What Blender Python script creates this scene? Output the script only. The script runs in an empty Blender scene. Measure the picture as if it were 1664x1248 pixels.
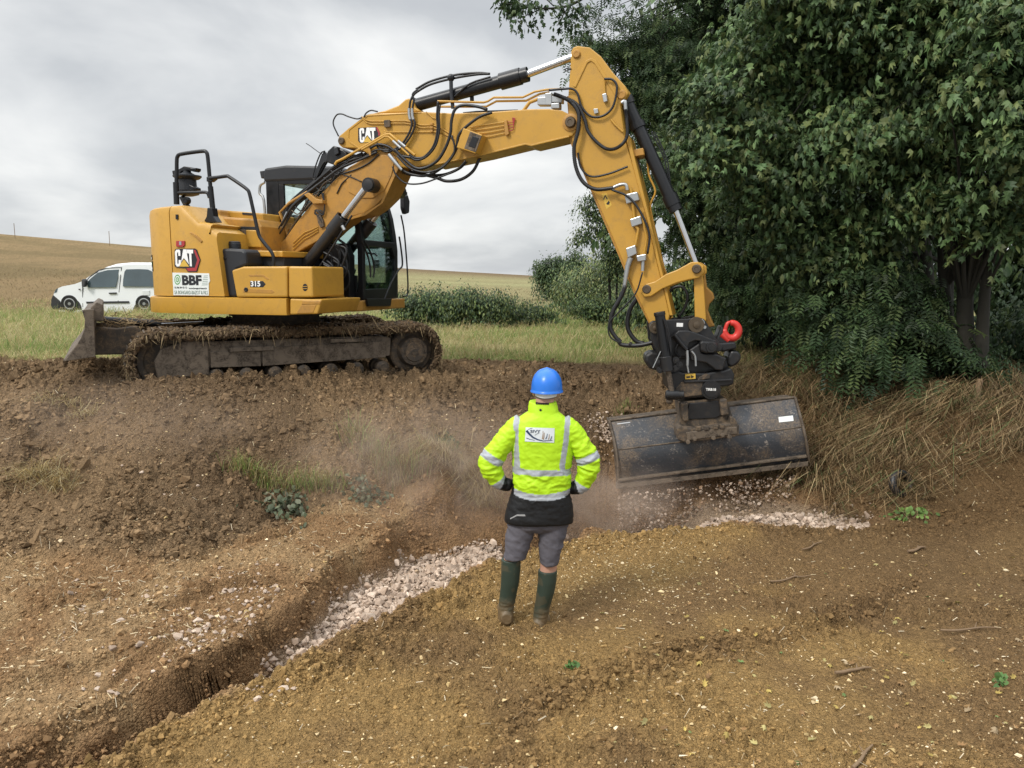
import bpy, bmesh, math, random
import numpy as np
from mathutils import Vector, Matrix

R = math.radians
random.seed(7)
RNG = np.random.default_rng(11)
scene = bpy.context.scene
COL = scene.collection

# ---------------------------------------------------------------- camera
CAMZ, PITCH, FPX = 2.5, R(7.74), 1280.0
cam_d = bpy.data.cameras.new('camera')
cam = bpy.data.objects.new('camera', cam_d)
COL.objects.link(cam)
cam.location = (0, 0, CAMZ)
cam.rotation_euler = (R(90) - PITCH, 0, 0)
cam_d.sensor_width = 36.0
cam_d.lens = 36.0 * FPX / 1664.0
cam_d.clip_start, cam_d.clip_end = 0.05, 3000
scene.camera = cam
scene.render.resolution_x, scene.render.resolution_y = 1024, 768

# ---------------------------------------------------------------- light
SUN_EL, SUN_AZ = R(44), R(228)      # azimuth measured clockwise from +Y: behind and left of the camera
world = bpy.data.worlds.new('World')
scene.world = world
world.use_nodes = True
nt = world.node_tree
nt.nodes.clear()
def wn(t, **kw):
    n = nt.nodes.new(t)
    for k, v in kw.items(): setattr(n, k, v)
    return n
out = wn('ShaderNodeOutputWorld')
sky = wn('ShaderNodeTexSky', sky_type='NISHITA', sun_disc=False)
sky.sun_elevation, sky.sun_rotation = SUN_EL, SUN_AZ
bg1 = wn('ShaderNodeBackground'); bg1.inputs[1].default_value = 0.10
nt.links.new(sky.outputs[0], bg1.inputs[0])
tc = wn('ShaderNodeTexCoord')
sep = wn('ShaderNodeSeparateXYZ'); nt.links.new(tc.outputs['Generated'], sep.inputs[0])
# project the direction on a cloud deck so that clouds flatten towards the horizon
mz = wn('ShaderNodeMath', operation='MAXIMUM'); nt.links.new(sep.outputs[2], mz.inputs[0]); mz.inputs[1].default_value = 0.0
ad = wn('ShaderNodeMath', operation='ADD'); nt.links.new(mz.outputs[0], ad.inputs[0]); ad.inputs[1].default_value = 0.30
dx = wn('ShaderNodeMath', operation='DIVIDE'); nt.links.new(sep.outputs[0], dx.inputs[0]); nt.links.new(ad.outputs[0], dx.inputs[1])
dy = wn('ShaderNodeMath', operation='DIVIDE'); nt.links.new(sep.outputs[1], dy.inputs[0]); nt.links.new(ad.outputs[0], dy.inputs[1])
cmb = wn('ShaderNodeCombineXYZ'); nt.links.new(dx.outputs[0], cmb.inputs[0]); nt.links.new(dy.outputs[0], cmb.inputs[1])
n1 = wn('ShaderNodeTexNoise'); n1.inputs['Scale'].default_value = 1.5; n1.inputs['Detail'].default_value = 6; n1.inputs['Roughness'].default_value = 0.50
n1.inputs['Distortion'].default_value = 0.25
mp = wn('ShaderNodeMapping'); mp.inputs['Location'].default_value = (6.1, 2.2, 3); mp.inputs['Scale'].default_value = (1.0, 1.0, 1)
nt.links.new(cmb.outputs[0], mp.inputs[0]); nt.links.new(mp.outputs[0], n1.inputs['Vector'])
cr = wn('ShaderNodeValToRGB')
e = cr.color_ramp.elements
e[0].position = 0.30; e[0].color = (0.33, 0.345, 0.37, 1)
e[1].position = 0.72; e[1].color = (0.70, 0.70, 0.685, 1)
m_ = e.new(0.46); m_.color = (0.41, 0.425, 0.44, 1)
m_ = e.new(0.56); m_.color = (0.53, 0.54, 0.545, 1)
nt.links.new(n1.outputs[0], cr.inputs[0])
# an overcast dome is brighter overhead than at the horizon
rp = wn('ShaderNodeMapRange'); nt.links.new(sep.outputs[2], rp.inputs[0])
rp.inputs[1].default_value = 0.35; rp.inputs[2].default_value = 0.9; rp.inputs[3].default_value = 1.0; rp.inputs[4].default_value = 3.6
bg2 = wn('ShaderNodeBackground'); nt.links.new(cr.outputs[0], bg2.inputs[0]); nt.links.new(rp.outputs[0], bg2.inputs[1])
mx = wn('ShaderNodeMixShader'); mx.inputs[0].default_value = 0.95
nt.links.new(bg1.outputs[0], mx.inputs[1]); nt.links.new(bg2.outputs[0], mx.inputs[2])
nt.links.new(mx.outputs[0], out.inputs[0])

sun_d = bpy.data.lights.new('sun', 'SUN')
sun_d.energy, sun_d.angle, sun_d.color = 1.5, R(11), (1.0, 0.95, 0.87)
sun = bpy.data.objects.new('sun', sun_d); COL.objects.link(sun)
sd = Vector((math.sin(SUN_AZ) * math.cos(SUN_EL), math.cos(SUN_AZ) * math.cos(SUN_EL), math.sin(SUN_EL)))
sun.rotation_euler = (-sd).to_track_quat('-Z', 'Y').to_euler()
sun.location = (0, 0, 30)

scene.view_settings.view_transform = 'Standard'
scene.view_settings.look = 'None'
scene.view_settings.exposure = 0.60
scene.view_settings.gamma = 1.0
scene.cycles.use_denoising = True
scene.cycles.max_bounces = 8
scene.cycles.transparent_max_bounces = 12
scene.cycles.volume_bounces = 1

# ---------------------------------------------------------------- helpers
def ray(px, py):
    u, v = (px - 832) / FPX, (624 - py) / FPX
    return Vector((u, math.cos(PITCH) + v * math.sin(PITCH), -math.sin(PITCH) + v * math.cos(PITCH)))
def at(px, py, Y):
    d = ray(px, py); return Vector((0, 0, CAMZ)) + d * (Y / d.y)
def at_z(px, py, z):
    d = ray(px, py); return Vector((0, 0, CAMZ)) + d * ((z - CAMZ) / d.z)

class Frame:
    """A vertical reference frame: X along `ang`, Y to its left, Z up."""
    def __init__(s, c, ang):
        s.c, s.ang = Vector(c), ang
        s.X = Vector((math.cos(ang), math.sin(ang), 0)); s.Y = Vector((-math.sin(ang), math.cos(ang), 0))
    def t(s, px, py, y):
        """Local point where the sight line meets the plane local-y = y."""
        d = ray(px, py); o = Vector((0, 0, CAMZ)) - s.c
        k = (y - o.dot(s.Y)) / d.dot(s.Y); p = o + d * k
        return Vector((p.dot(s.X), y, p.z))

def tag(o, label=None, cat=None, group=None, kind=None):
    if label: o['label'] = label
    if cat: o['category'] = cat
    if group: o['group'] = group
    if kind: o['kind'] = kind
    return o
def empty(name, loc, rz=0.0):
    o = bpy.data.objects.new(name, None); COL.objects.link(o)
    o.location = loc; o.rotation_euler = (0, 0, rz); o.empty_display_size = 0.2
    return o

def catmull(pts, n=6):
    pts = [Vector(p) for p in pts]
    if len(pts) < 3: return pts
    P = [pts[0] * 2 - pts[1]] + pts + [pts[-1] * 2 - pts[-2]]
    o = []
    for i in range(1, len(P) - 2):
        p0, p1, p2, p3 = P[i - 1:i + 3]
        for k in range(n):
            t = k / n
            o.append(0.5 * ((2 * p1) + (p2 - p0) * t + (2 * p0 - 5 * p1 + 4 * p2 - p3) * t * t + (3 * p1 - p0 - 3 * p2 + p3) * t ** 3))
    o.append(pts[-1])
    return o

class MB:
    """Collects shapes and links them as ONE mesh object."""
    def __init__(s): s.v, s.f = [], []
    def add(s, v, f):
        b = len(s.v); s.v += [tuple(p) for p in v]; s.f += [tuple(i + b for i in q) for q in f]; return s
    def box(s, c, d, rot=None):
        v = []
        for z in (-1, 1):
            for x, y in ((-1, -1), (1, -1), (1, 1), (-1, 1)):
                p = Vector((x * d[0] / 2, y * d[1] / 2, z * d[2] / 2))
                if rot is not None: p = rot @ p
                v.append(p + Vector(c))
        return s.add(v, [(3, 2, 1, 0), (4, 5, 6, 7), (0, 1, 5, 4), (1, 2, 6, 5), (2, 3, 7, 6), (3, 0, 4, 7)])
    def prism(s, pts, y0, y1, inset=None):
        """pts: (x, z) outline in local XZ, extruded along local Y from y0 to y1."""
        n = len(pts)
        A = sum(pts[i][0] * pts[(i + 1) % n][1] - pts[(i + 1) % n][0] * pts[i][1] for i in range(n))
        if A < 0: pts = pts[::-1]
        if y0 > y1: y0, y1 = y1, y0
        v = [(p[0], y0, p[1]) for p in pts] + [(p[0], y1, p[1]) for p in pts]
        f = [tuple(range(n)), tuple(range(2 * n - 1, n - 1, -1))]
        f += [(i, i + n, (i + 1) % n + n, (i + 1) % n) for i in range(n)]
        return s.add(v, f)
    def slab(s, pts, z0, z1):
        n = len(pts)
        A = sum(pts[i][0] * pts[(i + 1) % n][1] - pts[(i + 1) % n][0] * pts[i][1] for i in range(n))
        if A < 0: pts = pts[::-1]
        v = [(p[0], p[1], z0) for p in pts] + [(p[0], p[1], z1) for p in pts]
        f = [tuple(range(n - 1, -1, -1)), tuple(range(n, 2 * n))]
        f += [(i, (i + 1) % n, (i + 1) % n + n, i + n) for i in range(n)]
        return s.add(v, f)
    def loft(s, rings, caps=True, close=True):
        n = len(rings[0]); v = [p for r in rings for p in r]; f = []
        for k in range(len(rings) - 1):
            for i in range(n if close else n - 1):
                j = (i + 1) % n
                f.append((k * n + i, k * n + j, (k + 1) * n + j, (k + 1) * n + i))
        if caps:
            f.append(tuple(range(n - 1, -1, -1))); f.append(tuple((len(rings) - 1) * n + i for i in range(n)))
        return s.add(v, f)
    def tube(s, pts, r, n=8, smooth=0, caps=True):
        pts = catmull(pts, smooth) if smooth else [Vector(p) for p in pts]
        m = len(pts); rr = r if isinstance(r, (list, tuple)) else None
        rings = []; prev = None
        for i, p in enumerate(pts):
            d = (pts[min(i + 1, m - 1)] - pts[max(i - 1, 0)]).normalized()
            if prev is None:
                a = d.orthogonal().normalized()
            else:
                a = (prev - d * prev.dot(d))
                a = a.normalized() if a.length > 1e-6 else d.orthogonal().normalized()
            prev = a; b = d.cross(a)
            q = r if rr is None else np.interp(i / max(m - 1, 1), np.linspace(0, 1, len(rr)), rr)
            rings.append([p + (a * math.cos(2 * math.pi * k / n) + b * math.sin(2 * math.pi * k / n)) * q for k in range(n)])
        return s.loft(rings, caps)
    def cyl(s, p0, p1, r, r1=None, n=20):
        return s.tube([p0, p1], [r, r if r1 is None else r1], n)
    def lathe(s, o, ax, prof, n=20):
        """prof: (distance along ax, radius)."""
        o, ax = Vector(o), Vector(ax).normalized(); a = ax.orthogonal().normalized(); b = ax.cross(a)
        return s.loft([[o + ax * t + (a * math.cos(2 * math.pi * k / n) + b * math.sin(2 * math.pi * k / n)) * q for k in range(n)] for t, q in prof])
    def ball(s, c, r, n=10, m=7, sc=(1, 1, 1)):
        rings = []
        for i in range(1, m):
            t = math.pi * i / m
            rings.append([(c[0] + r * sc[0] * math.sin(t) * math.cos(2 * math.pi * k / n), c[1] + r * sc[1] * math.sin(t) * math.sin(2 * math.pi * k / n), c[2] - r * sc[2] * math.cos(t)) for k in range(n)])
        return s.loft(rings)
    def build(s, name, mat, parent=None, bevel=0, smooth=None, rz=None, loc=None):
        me = bpy.data.meshes.new(name); me.from_pydata(s.v, [], s.f); me.update()
        o = bpy.data.objects.new(name, me); COL.objects.link(o)
        if mat: me.materials.append(mat)
        if parent: o.parent = parent
        if rz is not None: o.rotation_euler = (0, 0, rz)
        if loc is not None: o.location = loc
        if smooth is not None:
            me.shade_smooth() if smooth >= 180 else me.set_sharp_from_angle(angle=R(smooth))
            if smooth < 180:
                me.polygons.foreach_set('use_smooth', [True] * len(me.polygons))
        if bevel:
            b = o.modifiers.new('bevel', 'BEVEL'); b.width = bevel; b.segments = 2; b.limit_method = 'ANGLE'; b.angle_limit = R(35)
            b.harden_normals = False
        return o

def np_mesh(name, verts, faces, mat, col=None, smooth=False, parent=None):
    """verts (N,3), faces (M,k) arrays -> linked object, optional per-vertex colour (N,3)."""
    verts = np.asarray(verts, np.float32); faces = np.asarray(faces, np.int32)
    me = bpy.data.meshes.new(name); k = faces.shape[1]; M = len(faces)
    me.vertices.add(len(verts)); me.vertices.foreach_set('co', verts.ravel())
    me.loops.add(M * k); me.loops.foreach_set('vertex_index', faces.ravel())
    me.polygons.add(M); me.polygons.foreach_set('loop_start', np.arange(0, M * k, k, dtype=np.int32))
    me.polygons.foreach_set('use_smooth', np.full(M, smooth))
    me.update(calc_edges=True)
    if col is not None:
        a = me.color_attributes.new('Col', 'FLOAT_COLOR', 'POINT')
        c = np.ones((len(verts), 4), np.float32); c[:, :3] = col
        a.data.foreach_set('color', c.ravel())
    o = bpy.data.objects.new(name, me); COL.objects.link(o)
    if mat: me.materials.append(mat)
    if parent: o.parent = parent
    return o

# ---------------------------------------------------------------- materials
def new_mat(name):
    m = bpy.data.materials.new(name); m.use_nodes = True
    return m, m.node_tree, m.node_tree.nodes['Principled BSDF']
def nd(t, ty, **kw):
    n = t.nodes.new(ty)
    for k, v in kw.items(): setattr(n, k, v)
    return n
def noise(t, vec, scale, detail=4, rough=0.55, dist=0.0):
    n = nd(t, 'ShaderNodeTexNoise'); n.inputs['Scale'].default_value = scale; n.inputs['Detail'].default_value = detail
    n.inputs['Roughness'].default_value = rough; n.inputs['Distortion'].default_value = dist
    t.links.new(vec, n.inputs['Vector']); return n.outputs[0]
def ramp(t, src, a, b):
    n = nd(t, 'ShaderNodeMapRange'); n.inputs[1].default_value = a; n.inputs[2].default_value = b
    t.links.new(src, n.inputs[0]); return n.outputs[0]
def mix(t, fac, a, b, blend='MIX'):
    n = nd(t, 'ShaderNodeMix', data_type='RGBA', blend_type=blend)
    for s, v in ((n.inputs[0], fac), (n.inputs[6], a), (n.inputs[7], b)):
        if isinstance(v, (int, float)): s.default_value = v
        elif isinstance(v, tuple): s.default_value = (*v, 1) if len(v) == 3 else v
        else: t.links.new(v, s)
    return n.outputs[2]
def math_(t, op, a, b=0.0):
    n = nd(t, 'ShaderNodeMath', operation=op)
    for s, v in ((n.inputs[0], a), (n.inputs[1], b)):
        if isinstance(v, (int, float)): s.default_value = v
        else: t.links.new(v, s)
    return n.outputs[0]
def bump(t, b, h, strength=0.3, dist=0.01):
    n = nd(t, 'ShaderNodeBump'); n.inputs['Strength'].default_value = strength; n.inputs['Distance'].default_value = dist
    t.links.new(h, n.inputs['Height']); t.links.new(n.outputs[0], b.inputs['Normal'])
def coords(t, which='Object'):
    return nd(t, 'ShaderNodeTexCoord').outputs[which]

def paint(name, base, rough=0.5, metal=0.0, var=0.12, scale=3.0, dirt=(0.16, 0.11, 0.06), dirt_lo=0.56, dirt_hi=0.80, dirt_amt=0.5, bmp=0.0, bscale=90, spec=0.5, rvar=0.15):
    m, t, b = new_mat(name); c = coords(t)
    n1 = noise(t, c, scale, 5); n2 = noise(t, c, scale * 2.7, 8, 0.7, 0.6); n3 = noise(t, c, 60, 3)
    dk = tuple(x * (1 - var) for x in base); lt = tuple(min(1, x * (1 + var)) for x in base)
    col = mix(t, n1, dk, lt)
    d = math_(t, 'MULTIPLY', ramp(t, n2, dirt_lo, dirt_hi), math_(t, 'MULTIPLY', dirt_amt, ramp(t, n3, 0.25, 0.6)))
    col = mix(t, d, col, dirt)
    t.links.new(col, b.inputs['Base Color'])
    r = math_(t, 'ADD', math_(t, 'MULTIPLY', n2, rvar), rough - rvar / 2)
    r = math_(t, 'ADD', r, math_(t, 'MULTIPLY', d, 0.4))
    t.links.new(r, b.inputs['Roughness'])
    b.inputs['Metallic'].default_value = metal; b.inputs['Specular IOR Level'].default_value = spec
    if bmp: bump(t, b, noise(t, c, bscale, 6, 0.6), bmp, 0.006)
    return m
def attr_mat(name, rough=0.75, trans=0.0, spec=0.3, bmp=0.0, bscale=300, vscale=None, vamt=0.3):
    m, t, b = new_mat(name)
    a = nd(t, 'ShaderNodeVertexColor', layer_name='Col').outputs[0]
    c = coords(t)
    if vscale:
        n = noise(t, c, vscale, 6, 0.65)
        k = nd(t, 'ShaderNodeMapRange'); t.links.new(n, k.inputs[0]); k.inputs[1].default_value = 0.25; k.inputs[2].default_value = 0.75
        k.inputs[3].default_value = 1 - vamt; k.inputs[4].default_value = 1 + vamt
        cm = nd(t, 'ShaderNodeVectorMath', operation='SCALE'); t.links.new(a, cm.inputs[0]); t.links.new(k.outputs[0], cm.inputs['Scale'])
        a = cm.outputs[0]
    t.links.new(a, b.inputs['Base Color'])
    b.inputs['Roughness'].default_value = rough; b.inputs['Specular IOR Level'].default_value = spec
    if bmp: bump(t, b, noise(t, c, bscale, 5, 0.65), bmp, 0.004)
    if trans:
        tr = nd(t, 'ShaderNodeBsdfTranslucent'); t.links.new(a, tr.inputs[0])
        ms = nd(t, 'ShaderNodeMixShader'); ms.inputs[0].default_value = trans
        t.links.new(b.outputs[0], ms.inputs[1]); t.links.new(tr.outputs[0], ms.inputs[2])
        t.links.new(ms.outputs[0], t.nodes['Material Output'].inputs[0])
    return m
def glass(name, tint=(0.88, 0.96, 0.94), alpha=0.10):
    m, t, b = new_mat(name)
    t.nodes.remove(b)
    g = nd(t, 'ShaderNodeBsdfGlossy'); g.inputs['Roughness'].default_value = 0.03; g.inputs[0].default_value = (0.9, 0.95, 0.95, 1)
    tp = nd(t, 'ShaderNodeBsdfTransparent'); tp.inputs[0].default_value = (*tint, 1)
    fr = nd(t, 'ShaderNodeFresnel'); fr.inputs[0].default_value = 1.5
    k = math_(t, 'ADD', math_(t, 'MULTIPLY', fr.outputs[0], 0.8), alpha * 0.3)
    ms = nd(t, 'ShaderNodeMixShader'); t.links.new(k, ms.inputs[0])
    t.links.new(tp.outputs[0], ms.inputs[1]); t.links.new(g.outputs[0], ms.inputs[2])
    t.links.new(ms.outputs[0], t.nodes['Material Output'].inputs[0])
    return m

M = {}
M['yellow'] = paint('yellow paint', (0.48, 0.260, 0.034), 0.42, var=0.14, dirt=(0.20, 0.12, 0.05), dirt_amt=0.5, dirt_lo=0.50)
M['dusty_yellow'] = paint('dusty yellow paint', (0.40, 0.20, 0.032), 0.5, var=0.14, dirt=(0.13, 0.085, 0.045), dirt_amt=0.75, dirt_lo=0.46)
M['black'] = paint('black paint', (0.009, 0.0095, 0.011), 0.36, var=0.3, dirt=(0.07, 0.05, 0.035), dirt_amt=0.3, spec=0.4)
M['black_plastic'] = paint('dark plastic', (0.018, 0.020, 0.024), 0.5, var=0.2, dirt=(0.10, 0.08, 0.06), dirt_amt=0.35, spec=0.4)
M['worn_black'] = paint('worn black steel', (0.011, 0.011, 0.012), 0.42, var=0.4, scale=5, dirt=(0.09, 0.064, 0.04), dirt_amt=0.55, dirt_lo=0.52, bmp=0.15, bscale=40)
M['rubber'] = paint('hose rubber', (0.009, 0.009, 0.010), 0.42, var=0.3, dirt=(0.07, 0.055, 0.04), dirt_amt=0.3)
M['chrome'] = paint('chrome rod', (0.62, 0.62, 0.62), 0.18, metal=1.0, var=0.05, dirt_amt=0.15)
M['steel'] = paint('fitting steel', (0.42, 0.43, 0.43), 0.35, metal=0.8, var=0.15, dirt_amt=0.45)
M['pin'] = paint('greasy pin steel', (0.10, 0.075, 0.05), 0.45, metal=0.5, var=0.3, dirt_amt=0.5)
M['mud_steel'] = paint('muddy steel', (0.050, 0.039, 0.029), 0.7, var=0.5, scale=4, dirt=(0.17, 0.12, 0.075), dirt_amt=1.0, dirt_lo=0.44, dirt_hi=0.60, bmp=0.5, bscale=35)
M['rust_steel'] = paint('scraped steel', (0.125, 0.095, 0.066), 0.62, var=0.45, scale=3, dirt=(0.045, 0.034, 0.025), dirt_amt=1.0, dirt_lo=0.44, dirt_hi=0.58, bmp=0.3, bscale=30)
def bucket_mat():
    m, t, b = new_mat('scoured bucket steel'); c = coords(t)
    st = nd(t, 'ShaderNodeMapping'); st.inputs['Scale'].default_value = (1.0, 1, 1.8); t.links.new(c, st.inputs[0])
    n1 = noise(t, c, 2.2, 8, 0.68, 0.8); n2 = noise(t, st.outputs[0], 7, 8, 0.75, 1.2); n3 = noise(t, c, 55, 4, .6); n4 = noise(t, c, 11, 6, .7)
    col = mix(t, n3, (.020, .023, .028), (.050, .054, .062))
    col = mix(t, math_(t, 'MULTIPLY', ramp(t, n1, .44, .57), ramp(t, n3, .32, .58)), col, (.135, .100, .068))
    col = mix(t, math_(t, 'MULTIPLY', ramp(t, n2, .54, .62), ramp(t, n3, .45, .6)), col, (.24, .21, .18))
    t.links.new(col, b.inputs['Base Color'])
    t.links.new(math_(t, 'ADD', math_(t, 'MULTIPLY', n1, .5), .15), b.inputs['Roughness']); b.inputs['Specular IOR Level'].default_value = .5
    bump(t, b, math_(t, 'ADD', n3, math_(t, 'MULTIPLY', n2, .8)), .3, .006)
    return m
M['bucket'] = bucket_mat()
M['red'] = paint('red paint', (0.55, 0.035, 0.025), 0.4, var=0.12, dirt_amt=0.35)
M['white_sign'] = paint('white sticker', (0.72, 0.75, 0.72), 0.4, var=0.03, dirt_amt=0.1)
M['white_ink'] = paint('white ink', (0.82, 0.82, 0.80), 0.4, var=0.02, dirt_amt=0.1)
M['black_ink'] = paint('black ink', (0.012, 0.012, 0.015), 0.4, var=0.02, dirt_amt=0.05)
M['red_ink'] = paint('red ink', (0.36, 0.03, 0.035), 0.4, var=0.05, dirt_amt=0.1)
M['green_ink'] = paint('green ink', (0.10, 0.32, 0.08), 0.4, var=0.05, dirt_amt=0.1)
M['grey_green_ink'] = paint('grey green ink', (0.22, 0.29, 0.25), 0.4, var=0.05, dirt_amt=0.1)
M['yellow_ink'] = paint('yellow ink', (0.62, 0.40, 0.06), 0.4, var=0.05, dirt_amt=0.1)
M['glass'] = glass('cab glass')
def plain(name, c, rough=0.6, spec=0.4):
    return paint(name, c, rough, var=0.12, dirt_amt=0.15, spec=spec)

def text_part(name, body, frame_pt, right, up, height, mat, parent, rz=None, squeeze=1.0, bold=0.0, depth=0.0015):
    """Lettering as a thin mesh; frame_pt is the lower left corner, right/up unit vectors (local)."""
    cu = bpy.data.curves.new(name, 'FONT'); cu.body = body; cu.size = 1.0; cu.extrude = 0.02; cu.offset = bold; cu.resolution_u = 3
    tmp = bpy.data.objects.new('tmp', cu); COL.objects.link(tmp)
    bpy.context.view_layer.update()
    me = bpy.data.meshes.new_from_object(tmp.evaluated_get(bpy.context.evaluated_depsgraph_get()))
    bpy.data.objects.remove(tmp); bpy.data.curves.remove(cu)
    co = np.array([v.co for v in me.vertices]); mn, mxx = co.min(0), co.max(0)
    k = height / (mxx[1] - mn[1]); right, up = Vector(right), Vector(up); nrm = right.cross(up)
    for v in me.vertices:
        v.co = Vector(frame_pt) + right * ((v.co.x - mn[0]) * k * squeeze) + up * ((v.co.y - mn[1]) * k) + nrm * (depth if v.co.z > 0 else 0)
    me.materials.append(mat); me.name = name
    o = bpy.data.objects.new(name, me); COL.objects.link(o); o.parent = parent
    if rz is not None: o.rotation_euler = (0, 0, rz)
    return o, (mxx[0] - mn[0]) * k * squeeze
# ================================================================ terrain
def hash2(ix, iy, s):
    h = (ix.astype(np.int64) * 374761393 + iy.astype(np.int64) * 668265263 + s * 974634777) & 0xffffffff
    h = ((h ^ (h >> 13)) * 1274126177) & 0xffffffff
    return ((h ^ (h >> 16)) & 0xffffff) / float(0xffffff)
def vnoise(x, y, s=0):
    ix, iy = np.floor(x), np.floor(y); fx, fy = x - ix, y - iy
    fx = fx * fx * (3 - 2 * fx); fy = fy * fy * (3 - 2 * fy)
    a, b = hash2(ix, iy, s), hash2(ix + 1, iy, s); c, d = hash2(ix, iy + 1, s), hash2(ix + 1, iy + 1, s)
    return (a + (b - a) * fx) * (1 - fy) + (c + (d - c) * fx) * fy
def fbm(x, y, o=5, s=0, g=0.5):
    r, a, t = 0, 1, 0
    for i in range(o):
        r = r + a * vnoise(x * 2 ** i + 17.3 * i, y * 2 ** i - 9.1 * i, s + i); t += a; a *= g
    return r / t
def clods(x, y, cell, s, keep=0.6):
    """Height of half-buried lumps scattered on a jittered grid."""
    gx, gy = np.floor(x / cell), np.floor(y / cell); h = np.zeros_like(x)
    for i in (-1, 0, 1):
        for j in (-1, 0, 1):
            cx, cy = gx + i, gy + j
            px = (cx + 0.15 + 0.7 * hash2(cx, cy, s)) * cell; py = (cy + 0.15 + 0.7 * hash2(cx, cy, s + 1)) * cell
            r = cell * (0.25 + 0.5 * hash2(cx, cy, s + 2)) * (hash2(cx, cy, s + 3) < keep)
            d2 = (x - px) ** 2 + (y - py) ** 2
            h = np.maximum(h, np.sqrt(np.maximum(r * r - d2, 0)) * 0.75)
    return h
def sstep(a, b, x):
    t = np.clip((x - a) / (b - a), 0, 1); return t * t * (3 - 2 * t)

CP = [(0, 590, 1.30), (0, 625, 1.28), (0, 680, 1.1), (0, 740, .85), (0, 800, .6), (0, 860, .4), (0, 925, .2), (0, 1000, .12), (0, 1100, .05), (0, 1200, -.1),
      (120, 600, 1.30), (120, 760, .78), (120, 880, .34), (120, 1050, .1),
      (250, 585, 1.31), (250, 640, 1.27), (250, 700, 1.0), (250, 760, .72), (250, 830, .45), (250, 910, .22), (250, 1000, .15), (250, 1100, .08),
      (450, 625, 1.25), (450, 670, 1.1), (450, 720, .85), (450, 780, .5), (450, 840, .26), (450, 920, .17), (450, 1000, .12),
      (640, 600, 1.22), (640, 660, 1.05), (640, 700, .88), (640, 750, .6), (640, 800, .33),
      (850, 572, 1.20), (850, 620, 1.12), (850, 680, .9), (850, 720, .72), (850, 765, .45),
      (1050, 572, 1.2), (1050, 640, .95), (1050, 700, .62), (1050, 760, .28), (1200, 640, .92), (1200, 700, .58), (1200, 770, .15),
      (200, 1248, 0), (500, 1150, 0), (700, 1050, 0), (880, 1010, 0), (800, 960, .02), (960, 890, .04), (1200, 872, .03), (1400, 872, 0), (1650, 880, .06),
      (600, 1248, .0), (900, 1248, .02), (1300, 1248, .03), (1664, 1248, .05), (1300, 1050, .0), (1600, 1050, .02), (1100, 960, .02),
      (1300, 790, .08), (1350, 700, .62), (1250, 640, 1.0), (1250, 572, 1.2), (1450, 820, .12), (1450, 740, .55), (1500, 680, .85),
      (1650, 810, .3), (1650, 730, .75), (1650, 660, 1.05), (1450, 620, 1.12)]
cpw = [tuple(at_z(*c)) for c in CP] + [(0, .8, .15), (0, 2.4, .03), (3, 2, .08), (-3, 1.8, -.05), (-5, 3, -.05), (6, 3, .1), (7, 6, .3), (8, 9, 1.0), (8, 12, 1.25),
     (-8, 13, 1.28), (-7, 10, 1.28), (-7.5, 8, 1.0), (-7, 6, .3), (-6, 4.5, .05), (0, 15, 1.2), (4, 15, 1.2), (-5, 16, 1.24), (9, 16, 1.25)]
cpw = np.array(cpw)
def rbf_fit(P):
    d = np.hypot(P[:, None, 0] - P[None, :, 0], P[:, None, 1] - P[None, :, 1])
    n = len(P); A = np.zeros((n + 3, n + 3)); A[:n, :n] = d + np.eye(n) * -0.06
    Q = np.c_[np.ones(n), P[:, :2]]; A[:n, n:] = Q; A[n:, :n] = Q.T
    return np.linalg.solve(A, np.r_[P[:, 2], 0, 0, 0])
RW = rbf_fit(cpw)
def base_z(x, y):
    z = RW[-3] + RW[-2] * x + RW[-1] * y
    for i, p in enumerate(cpw): z = z + RW[i] * np.hypot(x - p[0], y - p[1])
    return z
TRENCH = np.array([(-2.75, 3.1), (-2.12, 3.85), (-1.42, 4.7), (-.92, 5.5), (-.2, 6.5), (.75, 7.22), (2.24, 7.62), (3.75, 7.62), (3.95, 8.1), (3.6, 8.62), (2.6, 9.15), (1.6, 9.2),
     (.9, 8.95), (.1, 8.42), (-.55, 8.12), (-.85, 7.75), (-1.12, 7.2), (-1.32, 6.7), (-1.5, 6.15), (-1.62, 5.55), (-1.78, 5.0), (-2.15, 4.5), (-2.75, 4.0), (-3.5, 3.4)])
def sdist(x, y, poly):
    d = np.full(x.shape, 1e9); ins = np.zeros(x.shape, bool); n = len(poly)
    for i in range(n):
        a, b = poly[i], poly[(i + 1) % n]; e = b - a
        t = np.clip(((x - a[0]) * e[0] + (y - a[1]) * e[1]) / (e @ e), 0, 1)
        d = np.minimum(d, np.hypot(x - a[0] - t * e[0], y - a[1] - t * e[1]))
        c = (a[1] > y) != (b[1] > y)
        ins ^= c & (x < (b[0] - a[0]) * (y - a[1]) / (b[1] - a[1] + 1e-12) + a[0])
    return np.where(ins, -d, d)
MOUND = TRENCH[1:8]
def rubble(x, y):
    """0 on the laid stone, rising to 1 on the slumped earth at the back of the trench."""
    return sstep(-.02, .55, y - (6.95 + .5 * (x + 1.2)) + (fbm(x * 4, y * 4, 3, 433) - .5) * .3) * (1 - sstep(.1, .5, x))
def floor_z(x, y):
    return -.42 + .22 * sstep(4.6, 5.4, y) + .05 * sstep(2.0, 3.2, x) - .30 * sstep(-.3, .4, x) * (1 - sstep(1.7, 2.3, x)) + .34 * rubble(x, y)
SKY_U = [-1.5, -.65, -.455, -.13, .03, .12, .5, 1.5]; SKY_H = [330, 379, 401, 436.5, 448, 453, 455, 455]
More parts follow.
